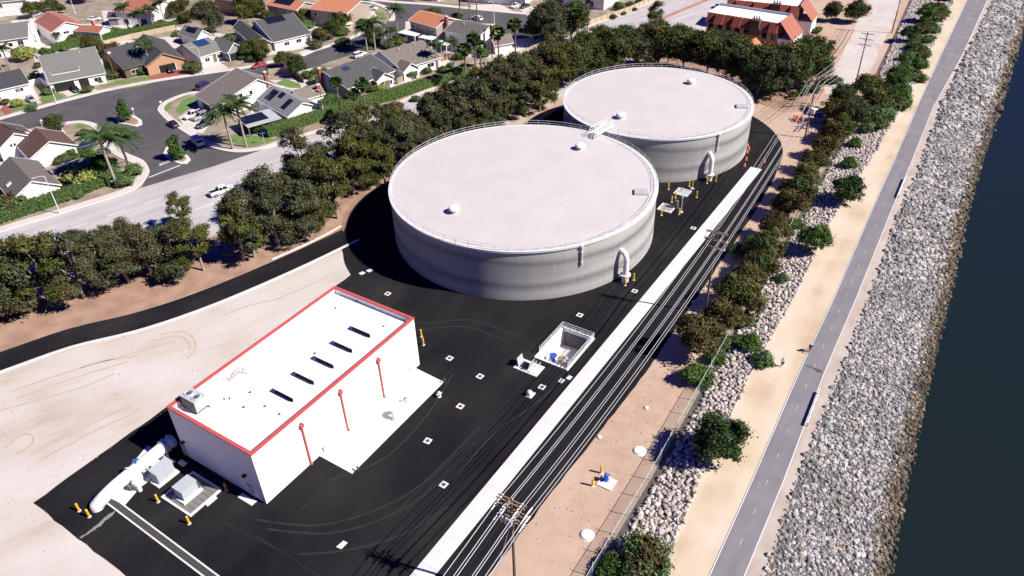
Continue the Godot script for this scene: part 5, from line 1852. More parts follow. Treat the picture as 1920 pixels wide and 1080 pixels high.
func queen_palm(seed: int, h: float) -> Node3D:
	var r := RandomNumberGenerator.new()
	r.seed = seed
	var t := thing("feather_palm", "", "palm tree")
	var b := MB.new()
	var lean := Vector3(r.randf_range(-.5, .5), 0, r.randf_range(-.5, .5))
	b.tube(Vector3(0, -0.1, 0), lean + Vector3(0, h, 0), 0.26, 0.2, 8)
	put(b, "trunk", mat(C(.30, .27, .24)), t)
	b = MB.new()
	b.hc = true
	var top := lean + Vector3(0, h, 0)
	for k in 36:
		var a := TAU * k / 36.0 * 2.6 + r.randf_range(-.2, .2)
		var el := r.randf_range(0.0, 1.2)
		var g := r.randf_range(0.7, 1.3)
		var flat_d := Vector3(cos(a), 0, sin(a))
		var l := r.randf_range(3.2, 4.4)
		var prev := top
		var side := flat_d.cross(Vector3.UP)
		for j in 9:
			var f := (j + 1) / 9.0
			var p := top + flat_d * l * f * cos(el * (1 - f * 0.3)) + Vector3.UP * (l * sin(el) * f - 2.3 * f * f)
			b.col = Color(.052 * g, .085 * g, .032 * g)
			b.quad(prev - side * 0.03, prev + side * 0.03, p + side * 0.03, p - side * 0.03)
			var ll := 0.95 * sin(PI * clampf(f * 0.85 + 0.12, 0, 1)) + 0.12
			for s in [-1, 1]:
				for w in 3:
					var o := prev.lerp(p, w * 0.34)
					var tip: Vector3 = o + side * s * ll + flat_d * 0.35 - Vector3.UP * r.randf_range(0.15, 0.5)
					b.tri(o, o + flat_d * 0.22, tip)
			prev = p
	put(b, "crown", M.leaf, t)
	return t
func hedge(p: PackedVector2Array, w: float, h: float, label: String, pal: Array) -> void:
	var t := thing("hedge", label, "hedge", Vector3.ZERO, 0.0, "clipped hedges in the town")
	p = smooth(p, 3)
	var b := MB.new()
	b.slab(ribbon(p, -w * 0.42, w * 0.42), 0.0, h * 0.92)
	put(b, "core", M.core, t)
	b = MB.new()
	b.hc = true
	for i in p.size() - 1:
		var l := p[i].distance_to(p[i + 1])
		var d := (p[i + 1] - p[i]) / l
		var n := Vector2(-d.y, d.x)
		for k in int(l * (w + 2 * h) * 16.0):
			var s := rf(0, l)
			var u := rf(0, w + 2 * h)
			var q: Vector2 = p[i] + d * s
			var pos: Vector3
			var nn: Vector3
			if u < w:
				pos = v3(q + n * (u - w / 2), h + rf(-.18, .1))
				nn = Vector3.UP
			else:
				var sd := 1.0 if u < w + h else -1.0
				pos = v3(q + n * sd * (w / 2 + rf(-.15, .1)), fmod(u - w, h))
				nn = v3(n * sd, 0.35)
			nn = (nn + Vector3(rf(-1, 1), rf(-1, 1), rf(-1, 1)) * 0.8).normalized()
			var a := nn.cross(Vector3(rf(-1, 1), rf(-1, 1), rf(-1, 1))).normalized() * rf(0.1, 0.24)
			var e := nn.cross(a)
			var col: Color = pal[rng.randi() % pal.size()]
			var g := rf(0.65, 1.3)
			b.col = Color(col.r * g, col.g * g, col.b * g)
			b.tri(pos - a, pos - e * 0.6, pos + a)
			b.tri(pos - a, pos + a, pos + e * 0.6)
	put(b, "foliage", M.leaf, t)

func vegetation() -> void:
	rng.seed = 900
	var euc := []
	for i in 6:
		var h: float = [11.5, 12.5, 10.5, 13.0, 9.5, 11.0][i]
		var lb := euc_lobes(40 + i, h, [8.0, 7.5, 8.5, 8.0, 7.0, 7.5][i])
		var pal := PAL_EUC if i % 3 != 1 else PAL_OLIVE
		if i == 4:
			pal = PAL_EUC + PAL_BROWN
		var cm := leafy(60 + i, lb, [270, 190, 240, 150, 220, 280][i], 66, [0.74, 0.66, 0.78, 0.62, 0.8, 0.7][i], [0.205, 0.18, 0.22, 0.18, 0.205, 0.195][i], pal).mesh()
		euc.append(tree_proto("eucalyptus_tree", "tree", cm, limbs(80 + i, lb, h * 0.26, 0.3).mesh()))
	var big := []
	for i in 3:
		var lb := wide(140 + i, 11.0, 12.0, 13, 0.6)
		var cm := leafy(150 + i, lb, 330, 84, 1.0, 0.25, (PAL_PINE + PAL_OLIVE) if i != 1 else PAL_EUC).mesh()
		big.append(tree_proto("broad_tree", "tree", cm, limbs(160 + i, lb, 2.2, 0.36).mesh()))
	# two rows between the arterial road and the tank yard
	var secs := [["olive-brown eucalyptus in the front row beside the curved road", pv([-92.65,-103.48,-87.59,-107.78,-81.27,-112.26,-73.69,-114.76,-65.37,-118.68,-56.22,-121.32])], ["eucalyptus in the front row where the curved road meets the yard", pv([-52.11,-122.88,-46.48,-127.03,-40.28,-132.56,-34.99,-139.62])], ["eucalyptus in the row behind the nearer tank's left side", pv([-32.86,-147.95,-29.64,-154.63,-25.01,-162.22,-19.29,-168.84])], ["eucalyptus hard against the ring road behind the nearer tank", pv([-28.28,-153.27,-23.61,-160.48,-16.71,-168.35,-7.98,-177.34,1.46,-186.39,11.57,-194.7])], ["eucalyptus in the row behind the nearer tank's roof", pv([-15.07,-173.57,-6.72,-181.73,4.41,-192.79,15.01,-203.09])]]
	for s in secs:
		place(euc, along(s[1], 4.3, 1.1), s[0], "eucalyptus rows along the arterial road", 0.88, 1.36)
	place(euc, pv([-52.47,-134.17,-50.69,-135.72]), "short eucalyptus in the gap just right of the white pickup", "eucalyptus rows along the arterial road", 0.6, 0.7)
	for s in [["eucalyptus in the road-side row left of the white pickup", pv([-98.61,-114.21,-91.24,-118.82,-86.37,-121.15,-77.95,-125.19,-68.94,-128.81])], ["eucalyptus in the road-side row right of the white pickup", pv([-48.84,-139.45,-44.8,-144.09,-41.16,-149.01,-36.29,-155.11])], ["eucalyptus in the road-side row opposite the long hedge", pv([-32.44,-162.22,-24.62,-171.31,-16.06,-179.9,-6.84,-190.2,4.67,-201.3,13.99,-210])]]:
		place(euc, along(s[1], 4.5, 1.3), s[0], "eucalyptus rows along the arterial road", 0.95 if s[0].find("left") < 0 else 0.65, 1.38 if s[0].find("left") < 0 else 1.0)
	one(euc[1], Vector3(-66.26,0,-136.73), 0.72, "eucalyptus standing alone on the road's edge left of the white pickup")
	# dark grove behind the farther tank
	place(big, pv([18.41,-208.78,24.96,-214.01,31.44,-216.84,37.99,-219.29,44.97,-219.07,51.59,-217.11,57.55,-212.65,63.02,-207.12,65.61,-202.85,67.92,-197.97,70.56,-194.71]), "broad dark tree in the grove right behind the farther tank", "grove behind the farther tank", 0.95, 1.1)
	place(big, pv([16.95,-219.53,23.07,-226.66,29.95,-230.71,37.7,-233.82,44.64,-236.1,50.95,-234.45,57.39,-229.89,62.85,-225.54,67.7,-219.56,72.11,-212.98,76.56,-207.51,79.75,-201.17]), "broad tree in the grove's back row behind the farther tank", "grove behind the farther tank", 0.6, 0.78)
	one(big[0], Vector3(76.09,0,-198.77), 1.15, "big round olive tree at the grove's right end by the dirt road")
	one(big[2], Vector3(83.47,0,-203.61), 1.05, "big round tree nearest the dirt road at the grove's right end")
	one(euc[1], Vector3(49.08,0,-252.58), 0.9, "single tall tree on the verge before the road median")
	var slb := []
	for i in 7:
		slb.append([Vector3(sin(i * 2.1) * 0.55, 1.0 + i * 0.55, cos(i * 2.1) * 0.55), Vector3(1.15 - i * 0.11, 0.8, 1.15 - i * 0.11)])
	var slim := tree_proto("slender_tree", "tree", leafy(700, slb, 110, 60, 0.5, 0.17, PAL_BRIGHT + PAL_PINE).mesh(), limbs(701, slb, 0.9, 0.1).mesh())
	# levee side
	var pine := []
	for i in 3:
		var lb := wide(200 + i, 7.2, 5.0, 9, 1.2)
		pine.append(tree_proto("pine_tree", "tree", leafy(210 + i, lb, 190, 70, 0.62, 0.20, PAL_PINE if i != 1 else PAL_BRIGHT).mesh(), limbs(220 + i, lb, 1.7, 0.2).mesh()))
	var brown := []
	for i in 3:
		var lb := wide(300 + i, 6.6, 5.4, 8, 0.8)
		brown.append(tree_proto("fence_tree", "tree", leafy(310 + i, lb, 170, 66, 0.75, 0.22, [PAL_BROWN + PAL_OLIVE, PAL_OLIVE, PAL_OLIVE + PAL_PINE][i]).mesh(), limbs(320 + i, lb, 1.4, 0.18).mesh()))
	var bush := []
	for i in 3:
		var lb := wide(400 + i, 4.0, 2.2, 6)
		bush.append(tree_proto("shrub", "shrub", leafy(410 + i, lb, 110, 60, 0.42, 0.14, [PAL_SHRUB, PAL_BRIGHT, PAL_SHRUB + PAL_BROWN][i]).mesh(), limbs(420 + i, lb, 0.5, 0.09).mesh()))
	var ylb := wide(440, 4.0, 2.2, 6)
	var yb := tree_proto("shrub", "shrub", leafy(441, ylb, 110, 50, 0.42, 0.17, [C(.24, .27, .08), C(.30, .31, .12), C(.16, .20, .05)]).mesh(), limbs(442, ylb, 0.5, 0.09).mesh())
	one(pine[0], Vector3(26.84,0.5,-70.23), 1.08, "dark pine by the path casting its shadow over the fence")
	one(pine[2], Vector3(68.85,0.8,-136.74), 0.95, "leaning dark pine beside the path, halfway up the picture")
	one(pine[1], Vector3(55.87,0.6,-118.7), 0.88, "bright green pine on the rocks between fence and path")
	one(bush[2], Vector3(14.36,0.3,-54.49), 1.65, "large olive shrub at the lower end of the rock bank")
	one(bush[1], Vector3(10.73,0,-53.91), 1.0, "green shrub against the fence at the lower edge")
	one(bush[0], Vector3(38.11,0.8,-88.53), 0.95, "round green shrub beside the walker")
	one(bush[1], Vector3(37.35,0.6,-92.64), 1.0, "green shrub on the rocks above the walker's shrub")
	one(bush[0], Vector3(35.8,0.3,-93.78), 0.8, "small green shrub touching the fence below the walker")
	one(bush[0], Vector3(47.82,0.4,-110.53), 0.7, "small grey-green shrub on rocks below the bright pine")
	one(bush[1], Vector3(75.44,0.8,-152.6), 0.95, "low spreading shrub above the leaning pine")
	one(bush[0], Vector3(86.38,0.8,-170.45), 1.0, "green shrub above the low spreading one, beside the path")
	one(bush[1], Vector3(80.77,0.5,-163.15), 0.9, "green shrub left of the path near the contractor's pile")
	var sec := [["green shrub on rocks beside the path's far stretch", pv([89.59,-172.05,93.77,-177.47,98.93,-182.75,99.5,-187.97,104.45,-193.03,110.95,-201.35,110.9,-206.26,116.36,-210.83,116.72,-217.89,122.38,-222.89,129.07,-231.98,125.92,-233.32,133.96,-241.92,140.87,-252.38,136.79,-249.95,146.69,-262.54,154.56,-274.53,145.57,-265.18,131.89,-241.06,122.5,-226.71,113.75,-211.08,105.17,-198.71,96.06,-182.99,90.84,-176.74,120.82,-218.4,134.77,-240.75,145.18,-257.82,102.16,-187.73])]]
	place(bush, sec[0][1], sec[0][0], "shrubs along the path's far stretch", 1.2, 1.7, 0.4)
	place(pine, pv([96.83,-187.55,124.48,-234.81,105.47,-198.11,137.61,-252.79]), "dark pine among the shrubs on the path's far stretch", "pines along the path's far stretch", 0.75, 0.95, 0.4)
	one(brown[0], Vector3(29.06,0,-92.61), 1.15, "dark brown-green tree throwing shade onto the asphalt lane")
	one(bush[1], Vector3(27.11,0,-86.05), 1.3, "bright green bush under the dark brown-green tree")
	place(brown, pv([33.64,-98.15,37.8,-104.24,41.22,-109.57,46.38,-117.84,50.68,-124.7,55.47,-132.55,59.42,-138.89,63.19,-144.97,67.43,-151.43,71.63,-158.07,76.27,-166.32,38.98,-101.91,44.25,-112.72]), "olive-brown tree in the row along the fence's yard side", "trees along the fence", 0.8, 1.05)
	place(bush, pv([42.01,-119.98,45.85,-123.1,33.2,-93.92,55.76,-128.76,31.1,-90.39,37.99,-99.17]), "low bush between the fence-side trees", "bushes under the fence-side trees", 0.8, 1.1)
	place(big, pv([84.49,-182.58,83.99,-174.22]), "dense dark tree by the fence opposite the contractor's pile", "dark trees by the contractor's pile", 0.62, 0.7)
	place(brown, pv([92.77,-182.59,94.26,-191.45,80.77,-176.86,78.54,-167.58]), "dark tree between dirt road and path", "dark trees between dirt road and path", 0.95, 1.15)
	place(bush, pv([76.51,-193.9,79.53,-196.65,83.64,-198.21,87.74,-203.78,90.58,-203.52]), "scrubby bush near the contractor's pile", "scrub near the contractor's pile", 0.7, 1.0)
	one(big[1], Vector3(109.44,0,-258.62), 0.55, "dark tree beside the apartment building's right end")
	one(brown[2], Vector3(116.19,0,-256.68), 1.15, "tall dark tree on bare ground right of the apartments")
	one(bush[1], Vector3(100.83,0,-246.99), 0.9, "clipped green bush at the apartment building's foot")
	# hedges
	hedge(pv([-60.45,-180.91,-53.55,-186.55,-42.65,-196.1,-30.62,-204.05,-22.26,-210.86,-13.48,-218.91,-11.09,-222.65]), 3.0, 2.5, "long clipped green hedge along the arterial sidewalk", PAL_HEDGE)
	hedge(pv([-111.95,-138.21,-107.43,-142.22,-102.72,-146.41,-98.68,-150.11,-94.82,-154.72,-90.98,-158.52]), 3.2, 2.2, "low dark hedge along the sidewalk left of the junction", PAL_PINE + PAL_HEDGE)
	hedge(pv([-148.31,-254.19,-141.83,-259.45,-130.61,-267.29,-115.34,-276.36]), 2.5, 2.4, "hedge behind the grey-roofed houses on the left", PAL_HEDGE)
	hedge(pv([-50.39,-199.33,-45.14,-202.63]), 2.0, 1.6, "short dark hedge beside the small white annex", PAL_PINE)
	# palms
	var fp := [fan_palm(1, 11.0), fan_palm(2, 12.0), fan_palm(3, 10.0)]
	var qp := [queen_palm(1, 8.5), queen_palm(2, 9.5), queen_palm(3, 7.5)]
	var k := 0
	for q in [[Vector3(-35.7,0,-186.76), 0.95, "fan palm behind the hedge, rightmost of three by the dark-roofed house"], [Vector3(-42.92,0,-189.75), 0.85, "fan palm at the hedge's left, shortest of three"], [Vector3(-38.01,0,-185.61), 0.85, "fan palm at the kerb, middle of three by the dark-roofed house"], [Vector3(-11.01,0,-209.02), 1.02, "fan palm at the hedge's right end"], [Vector3(-8.24,0,-213.3), 1.05, "fan palm just right of the hedge's end, taller of two"], [Vector3(-6.73,0,-215.27), 0.98, "fan palm second right of the hedge's end"], [Vector3(-1.48,0,-219.09), 1.12, "fan palm before the beige wall, left of two"], [Vector3(3.41,0,-221.72), 1.12, "fan palm before the beige wall, right of two"], [Vector3(23.01,0,-242.4), 1.0, "fan palm by the big dark tree, left of two"], [Vector3(27.86,0,-257.14), 1.0, "fan palm by the big dark tree, right of two"], [Vector3(-15.05,0,-277.02), 1.1, "tall palm by the far street, leftmost of three"], [Vector3(-11.59,0,-274.1), 1.0, "tall palm by the far street, middle of three"], [Vector3(-8.91,0,-270.69), 0.95, "tall palm by the far street, rightmost of three"]]:
		copy(fp[k % 3], q[0], k * 1.3, q[2], "fan palms in the town", q[1])
		k += 1
	for q in [[Vector3(-87.93,0,-155.74), 1.3, "feather palm on the junction corner, left of two"], [Vector3(-87.49,0,-162.76), 1.25, "feather palm on the junction corner, right of two"], [Vector3(-67.01,0,-174), 1.15, "feather palm on the lawn before the flat carport, left of two"], [Vector3(-64.08,0,-175.29), 1.15, "feather palm on the lawn before the flat carport, right of two"], [Vector3(-43.4,0,-243.54), 1.0, "feather palm by the street curve, left of two"], [Vector3(-41.02,0,-244.84), 1.05, "feather palm by the street curve, right of two"], [Vector3(-35.1,0,-257.12), 0.95, "feather palm beside the far street's bend"], [Vector3(-36.02,0,-247.45), 0.7, "short feather palm left of the white patio covers"], [Vector3(-108.79,0,-233.85), 0.95, "feather palm rising before the timber-fronted house"], [Vector3(-130.49,0,-273.16), 0.9, "palm before the red-tiled house, leftmost of four"], [Vector3(-125.56,0,-271.43), 0.9, "palm before the red-tiled house, second of four"], [Vector3(-121.82,0,-273.42), 0.9, "palm before the red-tiled house, third of four"], [Vector3(-118.87,0,-276.75), 0.9, "palm before the red-tiled house, rightmost of four"], [Vector3(-154.21,0,-238.22), 0.9, "palm behind the dark-roofed house at the left edge"], [Vector3(-156.32,0,-237.47), 0.85, "palm at the picture's left edge behind the dark roof"], [Vector3(-20.15,0,-226.24), 0.75, "short palm between the taupe roof and the hedge"], [Vector3(-15.65,0,-233.31), 0.75, "short palm left of the brick chimney house"], [Vector3(-149.03,0,-260.75), 0.45, "small palm before the white two-storey wall"]]:
		copy(qp[k % 3], q[0], k * 1.7, q[2], "feather palms in the town", q[1])
		k += 1
	# town trees and bushes
	for q in [[big[0], Vector3(-116.2,0,-187.57), 0.42, "round green-and-bronze tree at the street's left curve"], [slim, Vector3(-100.53,0,-193.51), 1.15, "small green tree on the upper traffic island"], [slim, Vector3(-79.02,0,-169.35), 1.2, "small green tree on the lower traffic island"], [big[1], Vector3(-99.95,0,-267.88), 0.95, "big dark tree above the grey solar-roofed house"], [big[0], Vector3(-61.31,0,-223.66), 0.52, "tree with bare trunk on the street's inner bend"], [brown[1], Vector3(-66.9,0,-231.54), 0.8, "round tree beside the bare-trunked one"], [big[2], Vector3(-56.68,0,-257.44), 0.55, "round green tree before the orange two-storey house"], [big[1], Vector3(15.37,0,-244.9), 1.15, "huge dark tree by the cul-de-sac, left one"], [big[2], Vector3(21.73,0,-247.01), 1.0, "huge dark tree by the cul-de-sac, right one"], [brown[1], Vector3(-59.8,0,-252.93), 0.8, "green garden tree left of the beige wall"], [brown[2], Vector3(-75.36,0,-238.81), 0.8, "dark tree at the left of the solar roof's eave"], [brown[2], Vector3(-88.81,0,-286.62), 1.0, "dark tree between orange-roofed houses at the top"], [bush[2], Vector3(-16.38,0,-275.17), 1.0, "round dark bush by the far street's palms"], [yb, Vector3(-153.9,0,-247.18), 1.9, "big yellow-green bush behind the grey roof"], [bush[1], Vector3(-147.99,0,-249.15), 1.3, "yellow-green bush right of the big one"], [brown[1], Vector3(-69.75,0,-276.55), 0.85, "round tree between the solar roof and the orange house"], [bush[0], Vector3(-67.78,0,-270.39), 1.4, "green hedge-like bush by the orange house"], [yb, Vector3(-96.87,0,-157.89), 2.1, "large pale variegated bush by the low brown roof"], [yb, Vector3(-95.25,0,-161.19), 1.4, "pale variegated bush right of the large one"], [pine[0], Vector3(-92.91,0,-162.27), 0.8, "dark rounded tree by the junction corner palms"], [bush[2], Vector3(-105.89,0,-146.82), 1.8, "reddish bush on the hedge by the street lamp"], [bush[2], Vector3(-100.79,0,-156.18), 1.2, "shrub at the white gable's right corner"], [bush[1], Vector3(-110.37,0,-169.39), 0.8, "clipped round bush before the white gable wall"], [bush[2], Vector3(-106.68,0,-169.69), 0.9, "yellowish shrub in the white gable's front bed"], [bush[2], Vector3(-103.77,0,-170.33), 0.8, "low shrub in the white gable's front bed"], [bush[0], Vector3(-86.71,0,-156.82), 1.3, "shrub under the junction corner palms"], [bush[0], Vector3(-86.55,0,-162.07), 1.2, "green shrub right under the junction corner palm"], [bush[2], Vector3(-130.36,0,-228.54), 0.6, "small bush on the roofline garden"], [bush[2], Vector3(-116.99,0,-227.28), 1.1, "shrub left of the timber-fronted house's door"], [bush[0], Vector3(-109.95,0,-230.68), 1.3, "small tree at the timber-fronted house's door"], [bush[2], Vector3(-94.61,0,-230.06), 1.5, "dark shrub right of the brick drive"], [bush[0], Vector3(-119.93,0,-224.54), 1.1, "shrub bed before the grey house's right wing"], [bush[2], Vector3(-120.25,0,-216.04), 0.9, "reddish shrub beside the parked dark car"], [yb, Vector3(-136.19,0,-207.08), 0.9, "yellow shrub in the front lawn at left"], [bush[2], Vector3(-140.46,0,-209), 0.7, "brown shrub at the left edge's front lawn"], [bush[0], Vector3(-131.81,0,-215.43), 0.9, "green bush by the lamp on the front lawn"], [brown[2], Vector3(-80.9,0,-241.37), 0.8, "dark bush right of the white posts"], [yb, Vector3(-55.02,0,-217.08), 1.0, "pale green bush beside the brown fence"], [yb, Vector3(-34.81,0,-209.39), 0.9, "yellow-green bush under the front gable"], [bush[2], Vector3(-51.74,0,-249.81), 1.3, "low garden shrub at the street's inner kerb"], [bush[2], Vector3(-108.27,0,-185.89), 0.7, "dry shrub in the gravel corner bed"], [bush[0], Vector3(-135.43,0,-270.02), 1.4, "round green bush left of the palm row"], [bush[0], Vector3(-131.48,0,-268.41), 1.3, "round green bush right beside the palm row"], [bush[1], Vector3(-42.27,0,-250.35), 1.2, "garden shrub by the street-curve palms"]]:
		one(q[0], Vector3(q[1].x, 0, q[1].z), q[2], q[3])
	place(bush, pv([-51.86,-178.33,-47.17,-181.76,-42.24,-184.63,-36.06,-189.52,-32.26,-192.7,-28.38,-196.33,-24.46,-200.82,-10.32,-217.31,-6.49,-220.88,-3.35,-224.62,2.34,-231.05,6.55,-235.48,10.92,-240.55,15.48,-246.33,38.14,-269.72,42.37,-273.64,46.8,-278.3]), "low shrub in the bed along the arterial sidewalk", "bed shrubs along the arterial sidewalk", 0.4, 0.8)
	place(bush, pv([-103.54,-148.08,-98.76,-151.56,-97.09,-150.48,-94.97,-151.78,-93.99,-154.17,-93.01,-156.1,-88.27,-156.27]), "low shrub in the bed by the street lamp's sidewalk", "bed shrubs left of the junction", 0.4, 0.7)
	place(bush, pv([-127.9,-250.17,-123.73,-255.06,-111.83,-266.73,-106.5,-261.55,-90.9,-257.1,-82.06,-240.44,-78.23,-238.57,-144.58,-254.52,-146.06,-239.4,-142.16,-229.66,-119.87,-234.46,-97.78,-234.69,-104.61,-245.22,-51.17,-204.51,-47.84,-202.29,-42.33,-204.5,-38.56,-209.33,-36.54,-211.18,-27.39,-218.8,-22.95,-221.91,-18.31,-223.26,-16.1,-226.7,-13.95,-233.61,-6.61,-235.33,-34.06,-238.1,-61.81,-262.48,-54.48,-261.69,-48.44,-269.91,-60.97,-248.56,-103.09,-174.69,-106.45,-173.46,-99.8,-170.03,-93.04,-159.88,-91.71,-161.11,-128.55,-186.1,-113.15,-157.44,-101.88,-160.52,-130.35,-203.8,-130.76,-215.65,-61.36,-185.58,-63.72,-184.12,-76.39,-219.07,-54.26,-221.34,-58.25,-221.72,-34.28,-248.44,-36.6,-246.03,-172.31,-274.45,-144.73,-262.78,-138.82,-261.59,-121.28,-278.03,-116.5,-280.64,-114.62,-283.63,-91.65,-287.56,-73.75,-285.49]), "garden bush between the houses", "garden bushes in the neighbourhood", 0.7, 1.5)
	place(brown, pv([-174.41,-295.27,-174.1,-300.81,-171.26,-303.32,-165.98,-298.44,-118.81,-288.78,-112.55,-281.46,-119.63,-297.15,-93.68,-289.21,-83.23,-278.1,-131.94,-248.67,-42.3,-252.16,-24.46,-271.36,9.67,-249.88,11.79,-258.18,-55.37,-268.69,-91.97,-279.1,-125.23,-246.94,-78.22,-243.15]), "dark leafy tree among the houses", "garden trees in the neighbourhood", 0.7, 1.15)
	# far greenery along the top edge
	place(big, pv([-192.47,-337.1,-179.86,-331.38,-163.48,-313.75,-161.92,-325.11,-127.77,-333.04,-123.42,-364.11,-162.19,-359.81]), "dark tree at the top edge beyond the red-tiled roofs", "trees along the top edge", 0.5, 0.8)
	place(bush, pv([41.38,-280.25,45.5,-282.43,49.89,-285.99,55.79,-292.29]), "low green strip planting by the arterial wall", "strip planting by the far wall", 0.9, 1.3)
	for p in euc + big + pine + brown + bush + fp + qp + [slim, yb]:
		remove_child(p)
		p.queue_free()

# ---------------------------------------------------------------- town
func wing(t: Node3D, cx: float, cz: float, yaw: float, l: float, w: float, he: float, hr: float, side: int, wm: Material, rm: Material, o := {}) -> void:
	# a gabled wing: l along the ridge, w across, both to the roof's edge
	var x := t.transform.affine_inverse() * Transform3D(Basis(Vector3.UP, yaw), Vector3(cx, 0, cz))
	var ov := 0.45
	var hl := l / 2 - ov
	var sp := w / 2 if side > 0 or w < 16.0 else maxf(5.5, w / 4)
	var sm := w / 2 if side < 0 or w < 16.0 else maxf(5.5, w / 4)
	var hw := w / 2 - ov
	var yr := hr - 0.12
	var b := MB.new()
	var yp := he + ov * (hr - he) / sp - 0.12
	var ym := he + ov * (hr - he) / sm - 0.12
	var zp := sp - ov
	var zm := -(sm - ov)
	b.quad(Vector3(-hl, 0, zp), Vector3(hl, 0, zp), Vector3(hl, yp, zp), Vector3(-hl, yp, zp))
	b.quad(Vector3(hl, 0, zm), Vector3(-hl, 0, zm), Vector3(-hl, ym, zm), Vector3(hl, ym, zm))
	b.quad(Vector3(hl, 0, zp), Vector3(hl, 0, zm), Vector3(hl, ym, zm), Vector3(hl, yp, zp))
	b.quad(Vector3(-hl, 0, zm), Vector3(-hl, 0, zp), Vector3(-hl, yp, zp), Vector3(-hl, ym, zm))
	b.tri(Vector3(hl, yp, zp), Vector3(hl, ym, zm), Vector3(hl, yr, 0))
	b.tri(Vector3(-hl, ym, zm), Vector3(-hl, yp, zp), Vector3(-hl, yr, 0))
	var wl := put(b, "wall", wm, t)
	wl.transform = x
	b = MB.new()
	var sh := l / 2
	var th := 0.16
	for s in [-1, 1]:
		var sw: float = sp if s > 0 else sm
		var r0 := Vector3(-sh * s, hr, 0)
		var r1 := Vector3(sh * s, hr, 0)
		var e0 := Vector3(-sh * s, he, sw * s)
		var e1 := Vector3(sh * s, he, sw * s)
		var n := Vector3.UP * th
		var len := sqrt(sw * sw + (hr - he) * (hr - he))
		b.quv(e0, e1, r1, r0, Vector2(0, len), Vector2(l, 0))
		b.quv(e1 - n, e0 - n, r0 - n, r1 - n, Vector2(0, len), Vector2(l, 0))
	var rf_ := put(b, "roof", rm, t)
	rf_.transform = x
	b = MB.new()
	for s in [-1, 1]:
		var sw: float = sp if s > 0 else sm
		b.bar(Vector3(-sh, he - 0.09, s * sw), Vector3(sh, he - 0.09, s * sw), 0.06, 0.22)
		for e in [-1, 1]:
			b.bar(Vector3(e * sh, he - 0.08, s * sw), Vector3(e * sh, hr - 0.08, 0), 0.06, 0.22)
	var fa := put(b, "fascia", o.get("trim", M.whitepaint), t)
	fa.transform = x
	# openings: [face, position along the face (-0.5..0.5), sill height, width, height, kind]
	for q in o.get("win", []):
		var f: String = q[0]
		var half: float = (zp if f[1] == "p" else -zm) if f[0] == "z" else hl
		var span: float = (hl if f[0] == "z" else hw) * 2 - q[3] - 0.2
		var s := 1.0 if f[1] == "p" else -1.0
		var ry := (0.0 if s > 0 else PI) if f[0] == "z" else (PI / 2 if s > 0 else -PI / 2)
		var al: float = q[1] * span
		var base := Vector3(al, q[2] + q[4] / 2, half * s) if f[0] == "z" else Vector3(half * s, q[2] + q[4] / 2, -al)
		var kind: String = q[5] if q.size() > 5 else "window"
		var n := Node3D.new()
		n.name = kind
		t.add_child(n, true)
		n.transform = x * Transform3D(Basis(Vector3.UP, ry), base)
		if kind == "window":
			b = MB.new()
			for e in [-1, 1]:
				b.box(Vector3(0.1, q[4] + 0.1, 0.12), Vector3(e * q[3] / 2, 0, 0.03))
				b.box(Vector3(q[3] - 0.1, 0.1, 0.12), Vector3(0, e * q[4] / 2, 0.03))
			if q[3] > 1.4:
				b.box(Vector3(0.07, q[4] - 0.1, 0.1), Vector3(0, 0, 0.03))
			put(b, "frame", M.whitepaint, n)
			b = MB.new()
			b.box(Vector3(q[3] - 0.1, q[4] - 0.1, 0.05), Vector3(0, 0, 0.03))
			put(b, "pane", M.glass, n)
		elif kind == "painted_opening":
			b = MB.new()
			b.box(Vector3(q[3], q[4], 0.06), Vector3(0, 0, 0.035))
			put(b, "painted_recess", M.black, n)  # flat black panel painted as the dark inside, no hollow behind
			b = MB.new()
			for e in [-1, 1]:
				b.box(Vector3(0.16, q[4], 0.14), Vector3(e * (q[3] / 2 + 0.08), 0, 0.06))
			put(b, "jamb", M.whitepaint, n)
		else:
			b = MB.new()
			b.box(Vector3(q[3], q[4], 0.08), Vector3(0, 0, 0.045))
			put(b, "leaf", M.whitepaint if kind == "garage_door" else M.timber, n)
			b = MB.new()
			for e in 3:
				b.box(Vector3(q[3] - 0.1, 0.03, 0.03), Vector3(0, q[4] * (-0.25 + 0.25 * e), 0.09))
			put(b, "rail", M.galv, n)
	for q in o.get("chim", []):   # [x, z, top]
		b = MB.new()
		b.box(Vector3(0.9, q[2], 0.75), Vector3(q[0], q[2] / 2, q[1]))
		var c := put(b, "chimney", q[3] if q.size() > 3 else M.brick, t)
		c.transform = x
		b = MB.new()
		b.box(Vector3(1.06, 0.14, 0.9), Vector3(q[0], q[2] + 0.07, q[1]))
		b.tube(Vector3(q[0], q[2] + 0.14, q[1]), Vector3(q[0], q[2] + 0.5, q[1]), 0.16, 0.14, 8)
		var cc := put(b, "chimney_cap", M.concrete, t)
		cc.transform = x
	for q in o.get("solar", []):   # [side, x, distance down from the ridge, columns, rows, material]
		var s: float = q[0]
		var sw: float = sp if s > 0 else sm
		var sv := Vector3(0, -(hr - he), s * sw).normalized()
		var nv := Vector3(0, sw, s * (hr - he)).normalized()
		var n := Node3D.new()
		n.name = "solar_array"
		t.add_child(n, true)
		n.transform = x
		for i in q[3]:
			for j in q[4]:
				b = MB.new()
				var p: Vector3 = Vector3(q[1] + (i - (q[3] - 1) / 2.0) * 1.05, hr, 0) + sv * (q[2] + j * 1.72) + nv * 0.14
				b.box(Vector3(1.0, 0.05, 1.66), p, Basis(Vector3.RIGHT * s, nv, sv).orthonormalized())
				put(b, "panel", M[q[5]], n)
